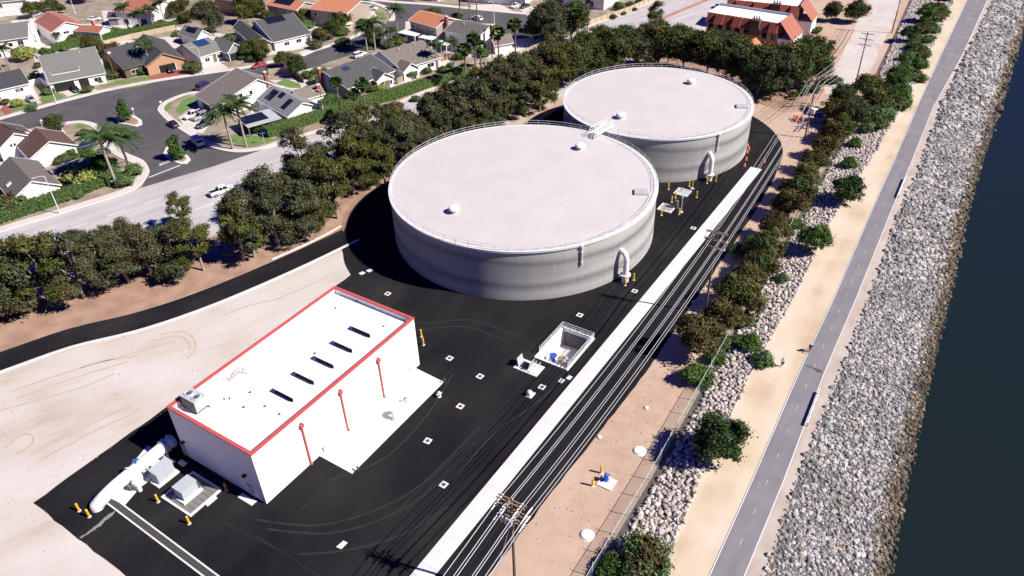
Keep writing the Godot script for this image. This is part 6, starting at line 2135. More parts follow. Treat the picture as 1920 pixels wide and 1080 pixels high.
	for q in o.get("sky", []):   # skylights: [side, x, down]
		var s: float = q[0]
		var sw: float = sp if s > 0 else sm
		var sv := Vector3(0, -(hr - he), s * sw).normalized()
		var nv := Vector3(0, sw, s * (hr - he)).normalized()
		b = MB.new()
		b.box(Vector3(1.0, 0.2, 1.2), Vector3(q[1], hr, 0) + sv * q[2] + nv * 0.1, Basis(Vector3.RIGHT * s, nv, sv).orthonormalized())
		var k := put(b, "skylight", M.lamp, t)
		k.transform = x
	for q in o.get("vents", []):
		var sv := Vector3(0, -(hr - he), sp).normalized()
		b = MB.new()
		var p: Vector3 = Vector3(q[0], hr, 0) + sv * q[1]
		b.tube(p, p + Vector3.UP * 0.55, 0.1, 0.1, 6)
		b.box(Vector3(0.34, 0.1, 0.34), p + Vector3.UP * 0.58)
		var k := put(b, "roof_vent", M.galv, t)
		k.transform = x
func house(called: String, label: String, cx: float, cz: float, yaw: float) -> Node3D:
	return thing(called, label, "house", Vector3(cx, 0, cz), yaw, "houses in the neighbourhood")
func H(label: String, wings: Array) -> Node3D:
	var f: Array = wings[0]
	var t := house("house", label, f[0], f[1], f[2])
	for w in wings:
		wing(t, w[0], w[1], w[2], w[3], w[4], w[5], w[6], w[7], w[8], w[9], w[10] if w.size() > 10 else {})
	return t

func town() -> void:
	rng.seed = 77
	var b: MB
	var t: Node3D
	var W := "window"
	H("big grey-shingled house with a long clerestory notch and open garage", [[-130.41,-230.46,0.52,15.53,25.42,3,7.6,1, M.stucco, M.r_grey, {"win": [["zp", -0.42, 0.1, 5.4, 2.3, "painted_opening"], ["zp", 0.12, 0.1, 2.6, 2.3, "painted_opening"], ["zp", 0.42, 0.9, 2.0, 1.2]], "chim": [[-7.6, -2.0, 7.0]], "vents": [[3, 2.5]]}], [-129.64,-224.7,0.48,7.62,8.95,4.4,5.2,1, M.stucco, M.r_grey, {"win": [["zp", 0.0, 3.6, 6.0, 0.6]]}]])
	H("dark-roofed house with a timber-clad garage gable and brick drive", [[-116.6,-237.13,0.81,12.01,20.93,3,6.8,1, M.timber, M.r_dark, {"trim": M.timber, "chim": [[-5.5, 2.2, 6.2, M.orangewall]], "sky": [[1, 3.0, 3.0]], "win": [["zp", -0.3, 0.9, 2.4, 1.2]]}], [-108.92,-240.58,-0.99,23.67,11.49,2.9,5.9,-1, M.orangewall, M.r_dark, {"trim": M.orangewall, "win": [["xp", 0.05, 0.1, 4.8, 2.2, "painted_opening"]]}]])
	H("grey house with three roof wings and blue solar panels", [[-96.64,-243.47,0.85,9.07,16.79,2.9,5.4,1, M.stucco, M.r_grey, {"solar": [[1, 0.6, 1.2, 4, 2, "solarblue"]], "win": [["zp", -0.3, 0.8, 1.6, 1.3], ["zp", 0.1, 0.1, 1.2, 2.1, "door"], ["zp", 0.4, 0.8, 1.8, 1.3]]}], [-87.37,-243.35,-0.75,10.62,6,2.9,5.5,1, M.bluegrey, M.r_grey, {"win": [["xp", 0.0, 0.1, 4.6, 2.2, "painted_opening"]]}], [-102.01,-257.97,-0.67,10.45,6,2.9,5.3,1, M.stucco, M.r_grey, {"solar": [[1, 0.0, 1.0, 5, 1, "solar"]]}]])
	H("large dark-roofed house with a black solar array at the street's bend", [[-75.4,-260,0.66,13.38,23.59,3,7.2,1, M.stucco, M.r_charcoal, {"solar": [[1, -0.5, 0.6, 6, 2, "solar"]], "win": [["zp", 0.2, 0.9, 1.8, 1.2], ["zp", -0.2, 0.9, 1.8, 1.2]]}], [-82.64,-255.62,-1.02,24.19,6,2.9,5,1, M.tan, M.r_charcoal, {"win": [["xp", 0.0, 0.9, 1.8, 1.2]]}]])
	H("dark grey house with front gable and blue skylight behind the hedge", [[-44.68,-216.8,0.85,17.73,19.73,3,5.9,1, M.bluegrey, M.r_charcoal, {"solar": [[1, -2.5, 2.2, 2, 1, "solarblue"]], "chim": [[-9.2, -1.2, 6.6]], "win": [["xm", 0.2, 0.9, 1.4, 1.3], ["zp", -0.4, 0.9, 2.2, 0.9], ["zp", -0.2, 0.1, 1.0, 2.1, "door"]]}], [-35.47,-213.23,-0.91,6.34,6,2.8,4.7,1, M.stucco, M.r_charcoal, {"win": [["xp", -0.25, 0.9, 1.2, 1.3], ["xp", 0.15, 0.1, 1.6, 2.1, "door"], ["xp", 0.45, 0.9, 0.8, 1.2]]}]])
	H("taupe-roofed house with white front gable beside the hedge's middle", [[-30.82,-230.26,0.69,14.99,20.43,3,5.9,1, M.stucco, M.r_taupe, {"vents": [[-2, 2.0], [1, 3.2], [4, 1.5]], "win": [["zp", 0.3, 0.9, 2.4, 1.3], ["zp", 0.45, 0.1, 1.0, 2.1, "door"]]}], [-28.52,-219.72,-0.88,5.64,6,2.8,4.8,1, M.stucco, M.r_taupe, {"win": [["xp", -0.35, 0.9, 1.3, 1.2], ["xp", 0.1, 0.9, 1.0, 1.2], ["xp", 0.4, 0.9, 1.0, 1.2]]}]])
	H("two-storey house with an orange tiled roof by the far street", [[-22.51,-256.33,-0.77,13.64,10.87,5.5,7.4,1, M.tan, M.r_orange, {"chim": [[7.3, 1.2, 8.2]], "win": [["zp", -0.4, 3.2, 1.4, 1.3], ["zp", 0.0, 3.2, 1.2, 1.3], ["zp", 0.4, 3.2, 1.4, 1.3], ["zp", -0.2, 0.2, 2.6, 2.0]]}]])
	H("two-storey house with taupe roof, white gable and tall brick chimney", [[-9.75,-245.11,-0.66,13.92,12.18,5.5,7.4,1, M.stucco, M.r_mixed, {"chim": [[9.0, 1.5, 8.6]], "vents": [[-2, 1.6]], "win": [["zp", -0.35, 3.3, 2.2, 1.1], ["zp", 0.25, 3.3, 1.4, 1.1], ["zp", -0.3, 0.8, 1.4, 1.2]]}]])
	H("low beige house with white gable behind the beige wall", [[-1.02,-240,0.4,6.62,6,2.9,5,1, M.stucco, M.r_taupe, {"win": [["xp", 0.1, 0.9, 1.4, 1.2]]}]])
	H("large brown-roofed house with white gable and red brick chimney at centre", [[-70.49,-206.52,-0.85,12.59,27.06,3.2,7.4,1, M.stucco, M.r_taupe, {"chim": [[5.6, -2.6, 8.4]], "win": [["xp", -0.22, 3.6, 1.1, 1.2], ["xp", -0.1, 3.6, 0.9, 1.2], ["zp", 0.0, 0.1, 4.6, 2.2, "painted_opening"]]}]])
	H("white-gabled house with ribbed roof and dark solar mats", [[-57.54,-195.51,-0.86,17.22,10.18,2.9,5.4,1, M.stucco, M.r_ribbed, {"solar": [[1, -4.5, 1.4, 3, 2, "solar"], [1, -1.0, 1.0, 2, 1, "solar"], [1, 4.0, 1.6, 2, 2, "solar"]]}], [-53.74,-201.26,0.65,7.91,6,2.8,5,1, M.stucco, M.r_taupe, {"chim": [[2.6, 2.0, 5.4]], "win": [["xp", 0.0, 0.2, 1.6, 2.1]]}]])
	H("brown-roofed house with two white gables left of the junction", [[-111.25,-173.46,-0.85,11.2,10.95,3,5.8,-1, M.stucco, M.r_brown, {"win": [["xp", 0.15, 0.9, 0.6, 0.9], ["xp", 0.35, 0.4, 1.0, 2.0, "door"]]}], [-121.93,-177.56,-0.76,10.88,9.57,3.4,6.2,-1, M.stucco, M.r_brown, {"solar": [[-1, 0.0, 0.8, 4, 2, "solar"]], "sky": [[-1, 2.5, 4.0]], "win": [["xp", -0.2, 3.0, 0.6, 0.8], ["xp", -0.1, 3.0, 0.6, 0.8]]}]])
	H("brown slatted-roof house with white gable at the left edge", [[-107.43,-155.34,-0.85,17.06,10.25,2.9,5.8,-1, M.stucco, M.r_mixed, {"sky": [[1, 2.0, 4.0]], "win": [["xp", 0.2, 0.9, 1.2, 1.0]]}], [-100.48,-161.21,0.84,8,6,2.7,3.7,1, M.tan, M.r_mixed, {"solar": [[1, 0.0, 0.4, 1, 1, "solarblue"]]}]])
	H("dark-roofed bungalow with white wall at the left edge", [[-146.33,-222.53,0.65,8.77,19.76,2.8,4.6,1, M.stucco, M.r_dark, {"win": [["zp", 0.1, 1.0, 1.0, 1.0], ["zp", 0.25, 1.0, 1.6, 1.0]]}]])
	H("two-storey grey-roofed white house at the upper left edge", [[-164.35,-264.1,0.42,10,26.94,5.2,6.9,1, M.stucco, M.r_grey, {"chim": [[6.0, 1.0, 7.4, M.whitepaint]], "win": [["zp", 0.3, 2.9, 1.6, 1.6], ["zp", -0.1, 2.9, 1.2, 1.2], ["zp", 0.0, 0.4, 2.2, 1.8]]}]])
	H("white two-storey house in the top left corner", [[-189.09,-310.18,0.27,16.08,25.56,5.4,7.2,1, M.stucco, M.r_taupe, {"win": [["zp", -0.1, 3.2, 1.6, 1.4], ["zp", 0.1, 0.1, 4.8, 2.2, "garage_door"]]}]])
	H("white house with a salmon-red tiled roof at upper left", [[-152.45,-270.67,-0.83,18.37,10.68,4.4,6.8,1, M.stucco, M.r_red, {"win": [["xp", -0.1, 3.0, 1.8, 0.8], ["xp", 0.4, 0.8, 1.0, 1.2]]}], [-141.1,-266.84,-0.29,14.14,6,3.4,4.6,1, M.stucco, M.r_red, {"chim": [[2.0, -1.0, 6.0, M.salmon], ], "win": [["zp", 0.3, 0.8, 1.0, 1.2], ["zp", 0.42, 0.8, 1.0, 1.2], ["zp", -0.2, 0.6, 3.0, 0.9]]}]])
	H("red-tiled house behind the row of four palms", [[-129.08,-292.15,-0.15,14.39,24.14,4.8,6.8,1, M.stucco, M.r_red, {"win": [["zp", 0.0, 2.6, 1.4, 1.2], ["zp", -0.3, 0.5, 2.0, 1.8], ["zp", 0.3, 0.5, 2.0, 1.8]]}], [-137.41,-284.24,0.07,7.55,6,2.8,4.2,1, M.greywall, M.r_dark, {}]])
	H("orange-roofed two-storey house above the round green tree", [[-56.03,-278.3,-0.46,16.32,17.72,5.6,7.4,1, M.tan, M.r_orange, {"win": [["zp", -0.4, 3.3, 1.2, 1.2], ["zp", 0.0, 3.3, 1.2, 1.2], ["zp", 0.4, 3.3, 1.2, 1.2], ["zp", 0.2, 0.4, 2.4, 1.8]]}]])
	H("orange-roofed house with black solar panels at the top edge", [[-75.43,-282.73,-0.59,15.7,9.08,5,6.8,1, M.tan, M.r_orange, {"solar": [[1, -1.0, 0.6, 8, 2, "solar"]], "win": [["zp", 0.1, 3.0, 1.0, 0.9], ["zp", 0.3, 3.0, 1.0, 0.9]]}]])
	H("orange-stucco house at the top edge beside the big dark tree", [[-97.82,-297.05,-0.51,13.67,12.85,5,6.6,1, M.orangewall, M.r_dark, {"win": [["zp", 0.2, 2.6, 1.2, 1.6]]}]])
	H("white house at the top edge behind the fan palms", [[33.94,-292.34,-0.53,16.82,19.91,5,6.6,1, M.stucco, M.r_taupe, {"win": [["zp", 0.2, 0.6, 3.0, 2.0], ["zp", -0.2, 3.0, 1.4, 1.2]]}]])
	for q in [[[-30.37,-309.69,-0.4,20.99,16.76,3,5.2,1], "left one of two long pale houses beyond the far street"], [[0.26,-299.51,-0.35,23.57,15.73,3,5.2,1], "right one of two long pale houses beyond the far street"]]:
		H(q[1], [q[0] + [M.stucco, M.r_grey, {"win": [["zp", 0.2, 0.1, 4.8, 2.2, "garage_door"], ["zp", -0.3, 0.9, 2.0, 1.2]]}]])
	# flat carport with a dark array
	t = thing("carport", "flat pale carport roof carrying a dark solar array", "carport", Vector3(-63.18,0,-186.27), 0.62)
	b = MB.new()
	b.box(Vector3(9.0, 0.25, 8.0), Vector3(0, 2.75, 0))
	put(b, "roof", M.cabinet, t)
	for i in 6:
		for j in 3:
			b = MB.new()
			b.box(Vector3(1.0, 0.06, 1.66), Vector3(-1.2 + (i - 2.5) * 1.04, 2.98, -0.3 + (j - 1) * 1.7), Basis(Vector3.RIGHT, 0.03))
			put(b, "panel", M.solar, t)
	for sx in [-1, 1]:
		for sz in [-1, 1]:
			b = MB.new()
			b.box(Vector3(0.2, 2.63, 0.2), Vector3(sx * 4.2, 1.31, sz * 3.7))
			put(b, "post", M.greywall, t)
	b = MB.new()
	b.box(Vector3(8.0, 2.6, 0.15), Vector3(0, 1.3, -3.5))
	put(b, "wall", M.bluegrey, t)
	b = MB.new()
	b.box(Vector3(3.6, 1.5, 0.12), Vector3(1.6, 0.75, 3.3))
	put(b, "screen", M.wood, t)
	# patio covers
	var k := 0
	for q in [[Vector3(-30.55,0,-252.8), -0.63, 7.5, 3.6, "white flat patio cover behind the orange two-storey house, left one"], [Vector3(-24.28,0,-247.74), -0.64, 5.5, 3.2, "white flat patio cover behind the orange two-storey house, right one"], [Vector3(-18.84,0,-241.86), -0.67, 5.0, 3.4, "white flat patio cover by the brick chimney house"]]:
		t = thing("patio_cover", q[4], "patio cover", q[0], q[1], "white patio covers")
		b = MB.new()
		b.box(Vector3(q[2], 0.2, q[3]), Vector3(0, 2.6, 0))
		put(b, "roof", M.whitepaint, t)
		for sx in [-1, 0, 1]:
			for sz in [-1, 1]:
				b = MB.new()
				b.box(Vector3(0.2, 2.5, 0.2), Vector3(sx * (q[2] / 2 - 0.2), 1.25, sz * (q[3] / 2 - 0.2)))
				put(b, "post", M.whitepaint, t)
	# garden umbrella
	t = thing("garden_umbrella", "round white garden umbrella before the orange two-storey house", "umbrella", Vector3(-52.99,0,-267.27), 0.0)
	b = MB.new()
	b.lathe([[1.7, 2.2], [0.05, 2.8], [0, 2.82]], 12)
	put(b, "canopy", M.whitepaint, t)
	b = MB.new()
	b.tube(Vector3.ZERO, Vector3(0, 2.7, 0), 0.05, 0.05, 6)
	b.lathe([[0.4, 0.0], [0.35, 0.1], [0.05, 0.12]], 10)
	put(b, "pole", M.galv, t)
	# walls and fences
	wall(pv([29.14,-262.83,44.76,-277.23,59.06,-294.04]), 1.8, M.beige, "beige block wall along the arterial road's far stretch")
	wall(pv([-10.11,-221.23,-7.32,-224.09,2.35,-231.53,9.17,-238.7,15.48,-246.33,15.43,-253.96]), 1.8, M.beige, "beige block wall between the fan palms and the cul-de-sac")
	wall(pv([-58.98,-260.8,-54.25,-264.9,-48.62,-270.23,-46.81,-276.19]), 1.8, M.beige, "beige garden wall beside the street's inner bend")
	wall(pv([-70.37,-225.6,-66.61,-226.6,-64.15,-226.36]), 1.7, M.beige, "pale garden wall round the small bright lawn")
	wall(pv([-64.15,-226.36,-58.38,-217.51]), 1.7, M.timber, "dark timber fence at the right of the small bright lawn")
	wall(pv([-30.91,-214.13,-28.25,-218.56]), 1.7, M.wood, "brown fence between the two front gables by the hedge")
	wall(pv([-20.42,-230.92,-15.73,-235.26]), 1.7, M.wood, "brown fence by the taupe roof's right corner")
	wall(pv([-140.66,-222.51,-138.38,-225.32,-134.35,-221.5]), 1.6, M.stucco, "white garden wall right of the bungalow at the left edge")
	wall(pv([-136.64,-255.66,-126.33,-265.68,-114.71,-274.46]), 1.6, M.beige, "garden wall before the upper-left hedge")
	wall(pv([-122.6,-192.9,-117.38,-190.77,-115.42,-188.92]), 1.4, M.stucco, "low white wall above the brown-roofed house")
	# street lamps
	for q in [[Vector3(-95.79,0,-144.57), 9.0, "tall pale street lamp by the junction's left sidewalk"], [Vector3(-126.17,0,-208.57), 9.0, "street lamp before the big grey-shingled house"], [Vector3(-47.57,0,-190.83), 8.0, "street lamp behind the hedge's left part"], [Vector3(-1.61,0,-224.45), 9.0, "street lamp on the arterial sidewalk before the beige wall"], [Vector3(-2.99,0,-266.39), 8.0, "street lamp by the far street's cul-de-sac"], [Vector3(-90.85,0,-228.9), 8.0, "street lamp before the grey house with blue panels"], [Vector3(-160.97,0,-299.08), 8.0, "street lamp beyond the salmon-red roof"], [Vector3(-39.28,0,-256.45), 7.0, "thin lamp post by the street-curve palms"]]:
		t = thing("street_lamp", q[2], "street lamp", q[0], 0.6, "street lamps")
		b = MB.new()
		b.tube(Vector3.ZERO, Vector3(0, q[1], 0), 0.13, 0.08, 8)
		b.lathe([[0.25, 0.0], [0.22, 0.3], [0.13, 0.35]], 8)
		put(b, "post", M.galv, t)
		b = MB.new()
		b.path([Vector3(0, q[1] - 0.1, 0), Vector3(-0.6, q[1] + 0.15, 0), Vector3(-1.6, q[1] + 0.2, 0)], 0.05, 6)
		put(b, "arm", M.galv, t)
		b = MB.new()
		b.box(Vector3(0.8, 0.16, 0.3), Vector3(-1.9, q[1] + 0.18, 0))
		put(b, "lamp_head", M.cabinet, t)
	t = thing("street_sign", "blue street-name sign at the hedge's left end", "sign", Vector3(-59.91,0,-176.49), 0.5)
	b = MB.new()
	b.tube(Vector3.ZERO, Vector3(0, 3.0, 0), 0.04, 0.04, 6)
	put(b, "post", M.galv, t)
	b = MB.new()
	b.box(Vector3(1.3, 0.3, 0.04), Vector3(0, 2.9, 0.06))
	put(b, "blade", M.blue, t)
	b = MB.new()
	b.box(Vector3(0.04, 0.3, 1.1), Vector3(0.05, 3.22, 0))
	put(b, "blade", M.blue, t)
	k = 0
	for p in [Vector3(-99.73,0,-196.97), Vector3(-104.17,0,-198.79), Vector3(-78.53,0,-171.34), Vector3(-93.75,0,-201.21)]:
		t = thing("street_sign", ["white sign right of the upper island's tree", "thin sign left of the upper island's tree", "white sign on the lower traffic island", "sign post at the lawn corner of the junction"][k], "sign", p, 0.8, "small street signs")
		k += 1
		b = MB.new()
		b.tube(Vector3.ZERO, Vector3(0, 2.4, 0), 0.04, 0.04, 6)
		put(b, "post", M.galv, t)
		b = MB.new()
		b.box(Vector3(0.5, 0.5, 0.03), Vector3(0, 2.15, 0.055))
		put(b, "plate", M.whitepaint, t)
	apartments()

func wall(p: PackedVector2Array, h: float, m: Material, label: String) -> void:
	var t := thing("garden_wall", label, "wall", v3(p[0]), 0.0, "garden walls and fences")
	for i in p.size() - 1:
		var n := maxi(1, int(p[i].distance_to(p[i + 1]) / 3.0))
		for j in n:
			var a := v3(p[i].lerp(p[i + 1], float(j) / n) - p[0])
			var e := v3(p[i].lerp(p[i + 1], float(j + 1) / n) - p[0])
			var b := MB.new()
			b.bar(a + Vector3.UP * h / 2, e + Vector3.UP * h / 2, 0.18, h)
			put(b, "panel", m, t)
			b = MB.new()
			b.box(Vector3(0.34, h + 0.12, 0.34), a + Vector3.UP * (h + 0.12) / 2)
			put(b, "pier", m, t)

func apartments() -> void:
	# two bars of flats: flat pale roofs, terracotta mansards in stepped bays, salmon gable ends
	var bars := [[[77.44,-239,15.22,12.33], -0.65, "nearer bar of flats with white flat roof and terracotta mansard bays"], [[87.37,-254.54,16.64,10.75], -0.5, "farther bar of flats with cream flat roof and terracotta mansard bays"]]
	for q in bars:
		var yaw: float = q[1]
		var bc := Vector2(q[0][0], q[0][1])
		var l := 23.0
		var w := 9.0
		var t := thing("apartment_block", q[2], "apartments", v3(bc) - Vector3(cos(yaw), 0, -sin(yaw)) * 2.0, yaw, "terracotta-roofed apartment blocks")
		var b := MB.new()
		b.box(Vector3(l, 8.4, w), Vector3(0, 4.2, 0))
		put(b, "wall", M.salmon if q == bars[0] else M.stucco, t)
		b = MB.new()
		b.box(Vector3(l + 0.4, 0.35, w + 0.2), Vector3(0, 8.58, 0))
		put(b, "roof", M.white, t)
		b = MB.new()
		b.box(Vector3(l, 0.7, 0.3), Vector3(0, 9.1, -w / 2))
		put(b, "parapet", M.cabinet, t)
		for i in 8:
			var bw := l / 8.0
			var st := 0.7 if i % 2 else 0.0
			var x := -l / 2 + (i + 0.5) * bw
			if i == 5:
				b = MB.new()
				b.box(Vector3(bw, 4.6, 1.8), Vector3(x, 6.9, w / 2 + 0.9))
				put(b, "stair_tower", M.timber, t)
				for s in 3:
					b = MB.new()
					b.tube(Vector3(x - 0.8 + s * 0.8, 9.2, w / 2 + 0.6), Vector3(x - 0.8 + s * 0.8, 10.1, w / 2 + 0.6), 0.2, 0.2, 8)
					put(b, "flue", M.darksteel, t)
				continue
			var z0 := w / 2 + 0.1 + st
			b = MB.new()
			var x0 := x - bw / 2 + 0.12
			var x1 := x + bw / 2 - 0.12
			b.quv(Vector3(x0, 6.3, z0 + 1.7), Vector3(x1, 6.3, z0 + 1.7), Vector3(x1, 8.9, z0), Vector3(x0, 8.9, z0), Vector2(0, 3.2), Vector2(x1 - x0, 0))
			b.quv(Vector3(x1, 6.3, z0 + 1.7), Vector3(x1, 6.3, w / 2), Vector3(x1, 8.9, w / 2), Vector3(x1, 8.9, z0), Vector2(0, 3.2), Vector2(1.7, 0))
			b.quv(Vector3(x0, 6.3, w / 2), Vector3(x0, 6.3, z0 + 1.7), Vector3(x0, 8.9, z0), Vector3(x0, 8.9, w / 2), Vector2(0, 3.2), Vector2(1.7, 0))
			b.quv(Vector3(x0, 8.9, z0), Vector3(x1, 8.9, z0), Vector3(x1, 8.9, w / 2 + 0.1), Vector3(x0, 8.9, w / 2 + 0.1), Vector2(0, 1), Vector2(x1 - x0, 0))
			put(b, "mansard", M.r_terra, t)
			for y in [0.5, 3.5]:
				var n := Node3D.new()
				n.name = "window"
				t.add_child(n, true)
				n.position = Vector3(x, y + 1.0, w / 2)
				b = MB.new()
				for e in [-1, 1]:
					b.box(Vector3(0.1, 2.0, 0.12), Vector3(e * 0.95, 0, 0.05))
				put(b, "frame", M.whitepaint, n)
				b = MB.new()
				b.box(Vector3(1.8, 1.9, 0.05), Vector3(0, 0, 0.04))
				put(b, "pane", M.glass, n)
		# salmon sloped end
		b = MB.new()
		b.quv(Vector3(l / 2 + 4.6, 4.6, w / 2 + 0.8), Vector3(l / 2 + 4.6, 4.6, -w / 2), Vector3(l / 2, 9.6, -w / 2), Vector3(l / 2, 9.6, w / 2 + 0.8), Vector2(0, 6.8), Vector2(9.8, 0))
		b.quv(Vector3(l / 2, 9.6, w / 2 + 0.8), Vector3(l / 2, 9.6, -w / 2), Vector3(l / 2, 4.6, -w / 2), Vector3(l / 2, 4.6, w / 2 + 0.8), Vector2(0, 6.8), Vector2(9.8, 0))
		put(b, "end_roof", M.r_red, t)
		b = MB.new()
		b.box(Vector3(4.3, 4.5, w + 0.4), Vector3(l / 2 + 2.2, 2.25, 0.2))
		put(b, "end_wing", M.stucco, t)
	H("small salmon-roofed annex among the grove's treetops", [[70.44,-219.4,0.87,8.49,6,5,7.2,1, M.stucco, M.r_orange, {}]])

# ---------------------------------------------------------------- vehicles
func loft(b: MB, sec: Array) -> void:   # [x, y0, y1, half width at y0, half width at y1]
	var rings := []
	for s in sec:
		var y0: float = s[1]
		var y1: float = s[2]
		var w0: float = s[3]
		var w1: float = s[4]
		var ym := lerpf(y0, y1, 0.82)
		rings.append([Vector3(s[0], y0, w0 * 0.92), Vector3(s[0], lerpf(y0, y1, 0.3), w0), Vector3(s[0], ym, lerpf(w0, w1, 0.8)), Vector3(s[0], y1, w1 * 0.86), Vector3(s[0], y1, -w1 * 0.86), Vector3(s[0], ym, -lerpf(w0, w1, 0.8)), Vector3(s[0], lerpf(y0, y1, 0.3), -w0), Vector3(s[0], y0, -w0 * 0.92)])
	for i in rings.size() - 1:
		for j in 8:
			var k := (j + 1) % 8
			b.quad(rings[i][j], rings[i + 1][j], rings[i + 1][k], rings[i][k])
	for j in range(1, 7):
		b.tri(rings[0][0], rings[0][j], rings[0][j + 1])
		var m := rings.size() - 1
		b.tri(rings[m][0], rings[m][j + 1], rings[m][j])
func car(kind: String, col: Color, at: Vector3, yaw: float, label: String) -> void:
	# length along local x, nose at +x
	var t := thing(kind, label, {"sedan": "car", "suv": "car", "pickup_truck": "pickup truck", "van": "van", "hatchback": "car"}[kind], at, yaw, "cars parked in the streets")
	var pm := mat(col, 0.28)
	pm.clearcoat_enabled = true
	var b := MB.new()
	var w := 0.9
	var hl := 2.3
	var cab := []
	var roof := []
	match kind:
		"sedan", "hatchback":
			loft(b, [[-2.3, .38, .72, .72, .66], [-2.2, .26, .93, .86, .78], [-1.2, .22, .98, .9, .82], [0.9, .22, .96, .9, .82], [1.9, .24, .82, .88, .76], [2.25, .32, .66, .76, .62], [2.32, .38, .58, .66, .5]])
			cab = [[-1.75 if kind == "sedan" else -2.1, .92, .98, .8, .74], [-1.0 if kind == "sedan" else -1.6, .92, 1.40, .8, .62], [0.25, .92, 1.42, .8, .62], [1.15, .92, .98, .78, .70]]
			roof = [[-1.05 if kind == "sedan" else -1.65, 1.36, 1.43, .64, .6], [0.3, 1.38, 1.46, .64, .6]]
		"suv":
			hl = 2.45
			w = 0.96
			loft(b, [[-2.45, .42, 1.0, .8, .78], [-2.35, .3, 1.08, .92, .88], [0.9, .28, 1.08, .95, .88], [2.1, .3, 1.0, .93, .82], [2.42, .4, .8, .8, .66]])
			cab = [[-2.3, 1.05, 1.12, .86, .8], [-2.05, 1.05, 1.70, .86, .7], [0.3, 1.05, 1.72, .86, .7], [1.1, 1.05, 1.1, .84, .76]]
			roof = [[-2.1, 1.66, 1.74, .72, .66], [0.35, 1.68, 1.77, .72, .66]]
		"pickup_truck":
			hl = 2.8
			w = 0.98
			loft(b, [[-2.8, .5, 1.05, .9, .88], [-2.7, .42, 1.1, .95, .92], [0.9, .4, 1.1, .97, .9], [2.4, .42, 1.06, .95, .84], [2.75, .5, .85, .82, .7]])
			cab = [[-0.85, 1.08, 1.14, .88, .84], [-0.7, 1.08, 1.82, .88, .72], [0.7, 1.08, 1.84, .88, .72], [1.35, 1.08, 1.13, .86, .78]]
			roof = [[-0.75, 1.78, 1.86, .74, .68], [0.75, 1.80, 1.89, .74, .68]]
		"van":
			hl = 2.6
			w = 1.0
			loft(b, [[-2.6, .4, 1.2, .9, .9], [-2.5, .3, 1.25, .98, .95], [1.6, .3, 1.25, .99, .95], [2.35, .34, 1.15, .96, .86], [2.6, .42, .85, .84, .7]])
			cab = [[-2.5, 1.2, 1.3, .94, .9], [-2.35, 1.2, 1.98, .94, .84], [1.0, 1.2, 2.0, .94, .84], [1.9, 1.2, 1.26, .92, .84]]
			roof = [[-2.45, 1.92, 2.05, .87, .82], [1.05, 1.94, 2.08, .87, .82]]
	put(b, "body", pm, t)
	b = MB.new()
	loft(b, cab)
	put(b, "window_band", M.glass, t)
	b = MB.new()
	loft(b, roof)
	put(b, "roof", pm, t)
	b = MB.new()
	for s in [-1, 1]:   # pillars
		for i in 2:
			var x0: float = cab[1][0] if i == 0 else cab[2][0]
			var x1: float = cab[0][0] if i == 0 else cab[3][0]
			b.bar(Vector3(x1, cab[0][2] - 0.02, s * cab[0][4] * 0.97), Vector3(x0, cab[1][2] - 0.03, s * cab[1][4] * 0.93), 0.1, 0.09)
		var xm: float = (cab[1][0] + cab[2][0]) / 2
		b.bar(Vector3(xm, cab[0][2] - 0.05, s * cab[0][3] * 1.0), Vector3(xm, cab[1][2] - 0.04, s * cab[1][4] * 0.98), 0.12, 0.09)
	put(b, "pillars", pm, t)
	if kind == "pickup_truck":
		b = MB.new()
		b.box(Vector3(1.75, 0.06, 1.5), Vector3(-1.8, 1.10, 0))
		put(b, "bed", M.black, t)
		for s in [-1, 1]:
			b = MB.new()
			b.box(Vector3(1.9, 0.16, 0.14), Vector3(-1.8, 1.17, s * 0.84))
			put(b, "bed_rail", pm, t)
	var r := 0.33 if kind in ["sedan", "hatchback"] else 0.38
	for sx in [-1, 1]:
		for s in [-1, 1]:
			var n := Node3D.new()
			n.name = "wheel"
			t.add_child(n, true)
			n.position = Vector3(sx * (hl * 0.62), r, s * (w - 0.12))
			b = MB.new()
			b.tube(Vector3(0, 0, -0.12), Vector3(0, 0, 0.13), r, r, 14)
			put(b, "tyre", M.tyre, n)
			b = MB.new()
			b.tube(Vector3(0, 0, s * 0.12), Vector3(0, 0, s * 0.15), r * 0.62, r * 0.58, 10)
			put(b, "rim", M.rim, n)
	for s in [-1, 1]:
		b = MB.new()
		b.box(Vector3(0.16, 0.14, 0.34), Vector3(hl - 0.13, 0.68 if hl < 2.4 else 0.86, s * (w - 0.3)))
		put(b, "headlight", M.lamp, t)
		b = MB.new()
		b.box(Vector3(0.1, 0.2, 0.2), Vector3(-hl + 0.05, 0.78 if hl < 2.4 else 0.95, s * (w - 0.22)))
		put(b, "tail_light", M.taillamp, t)
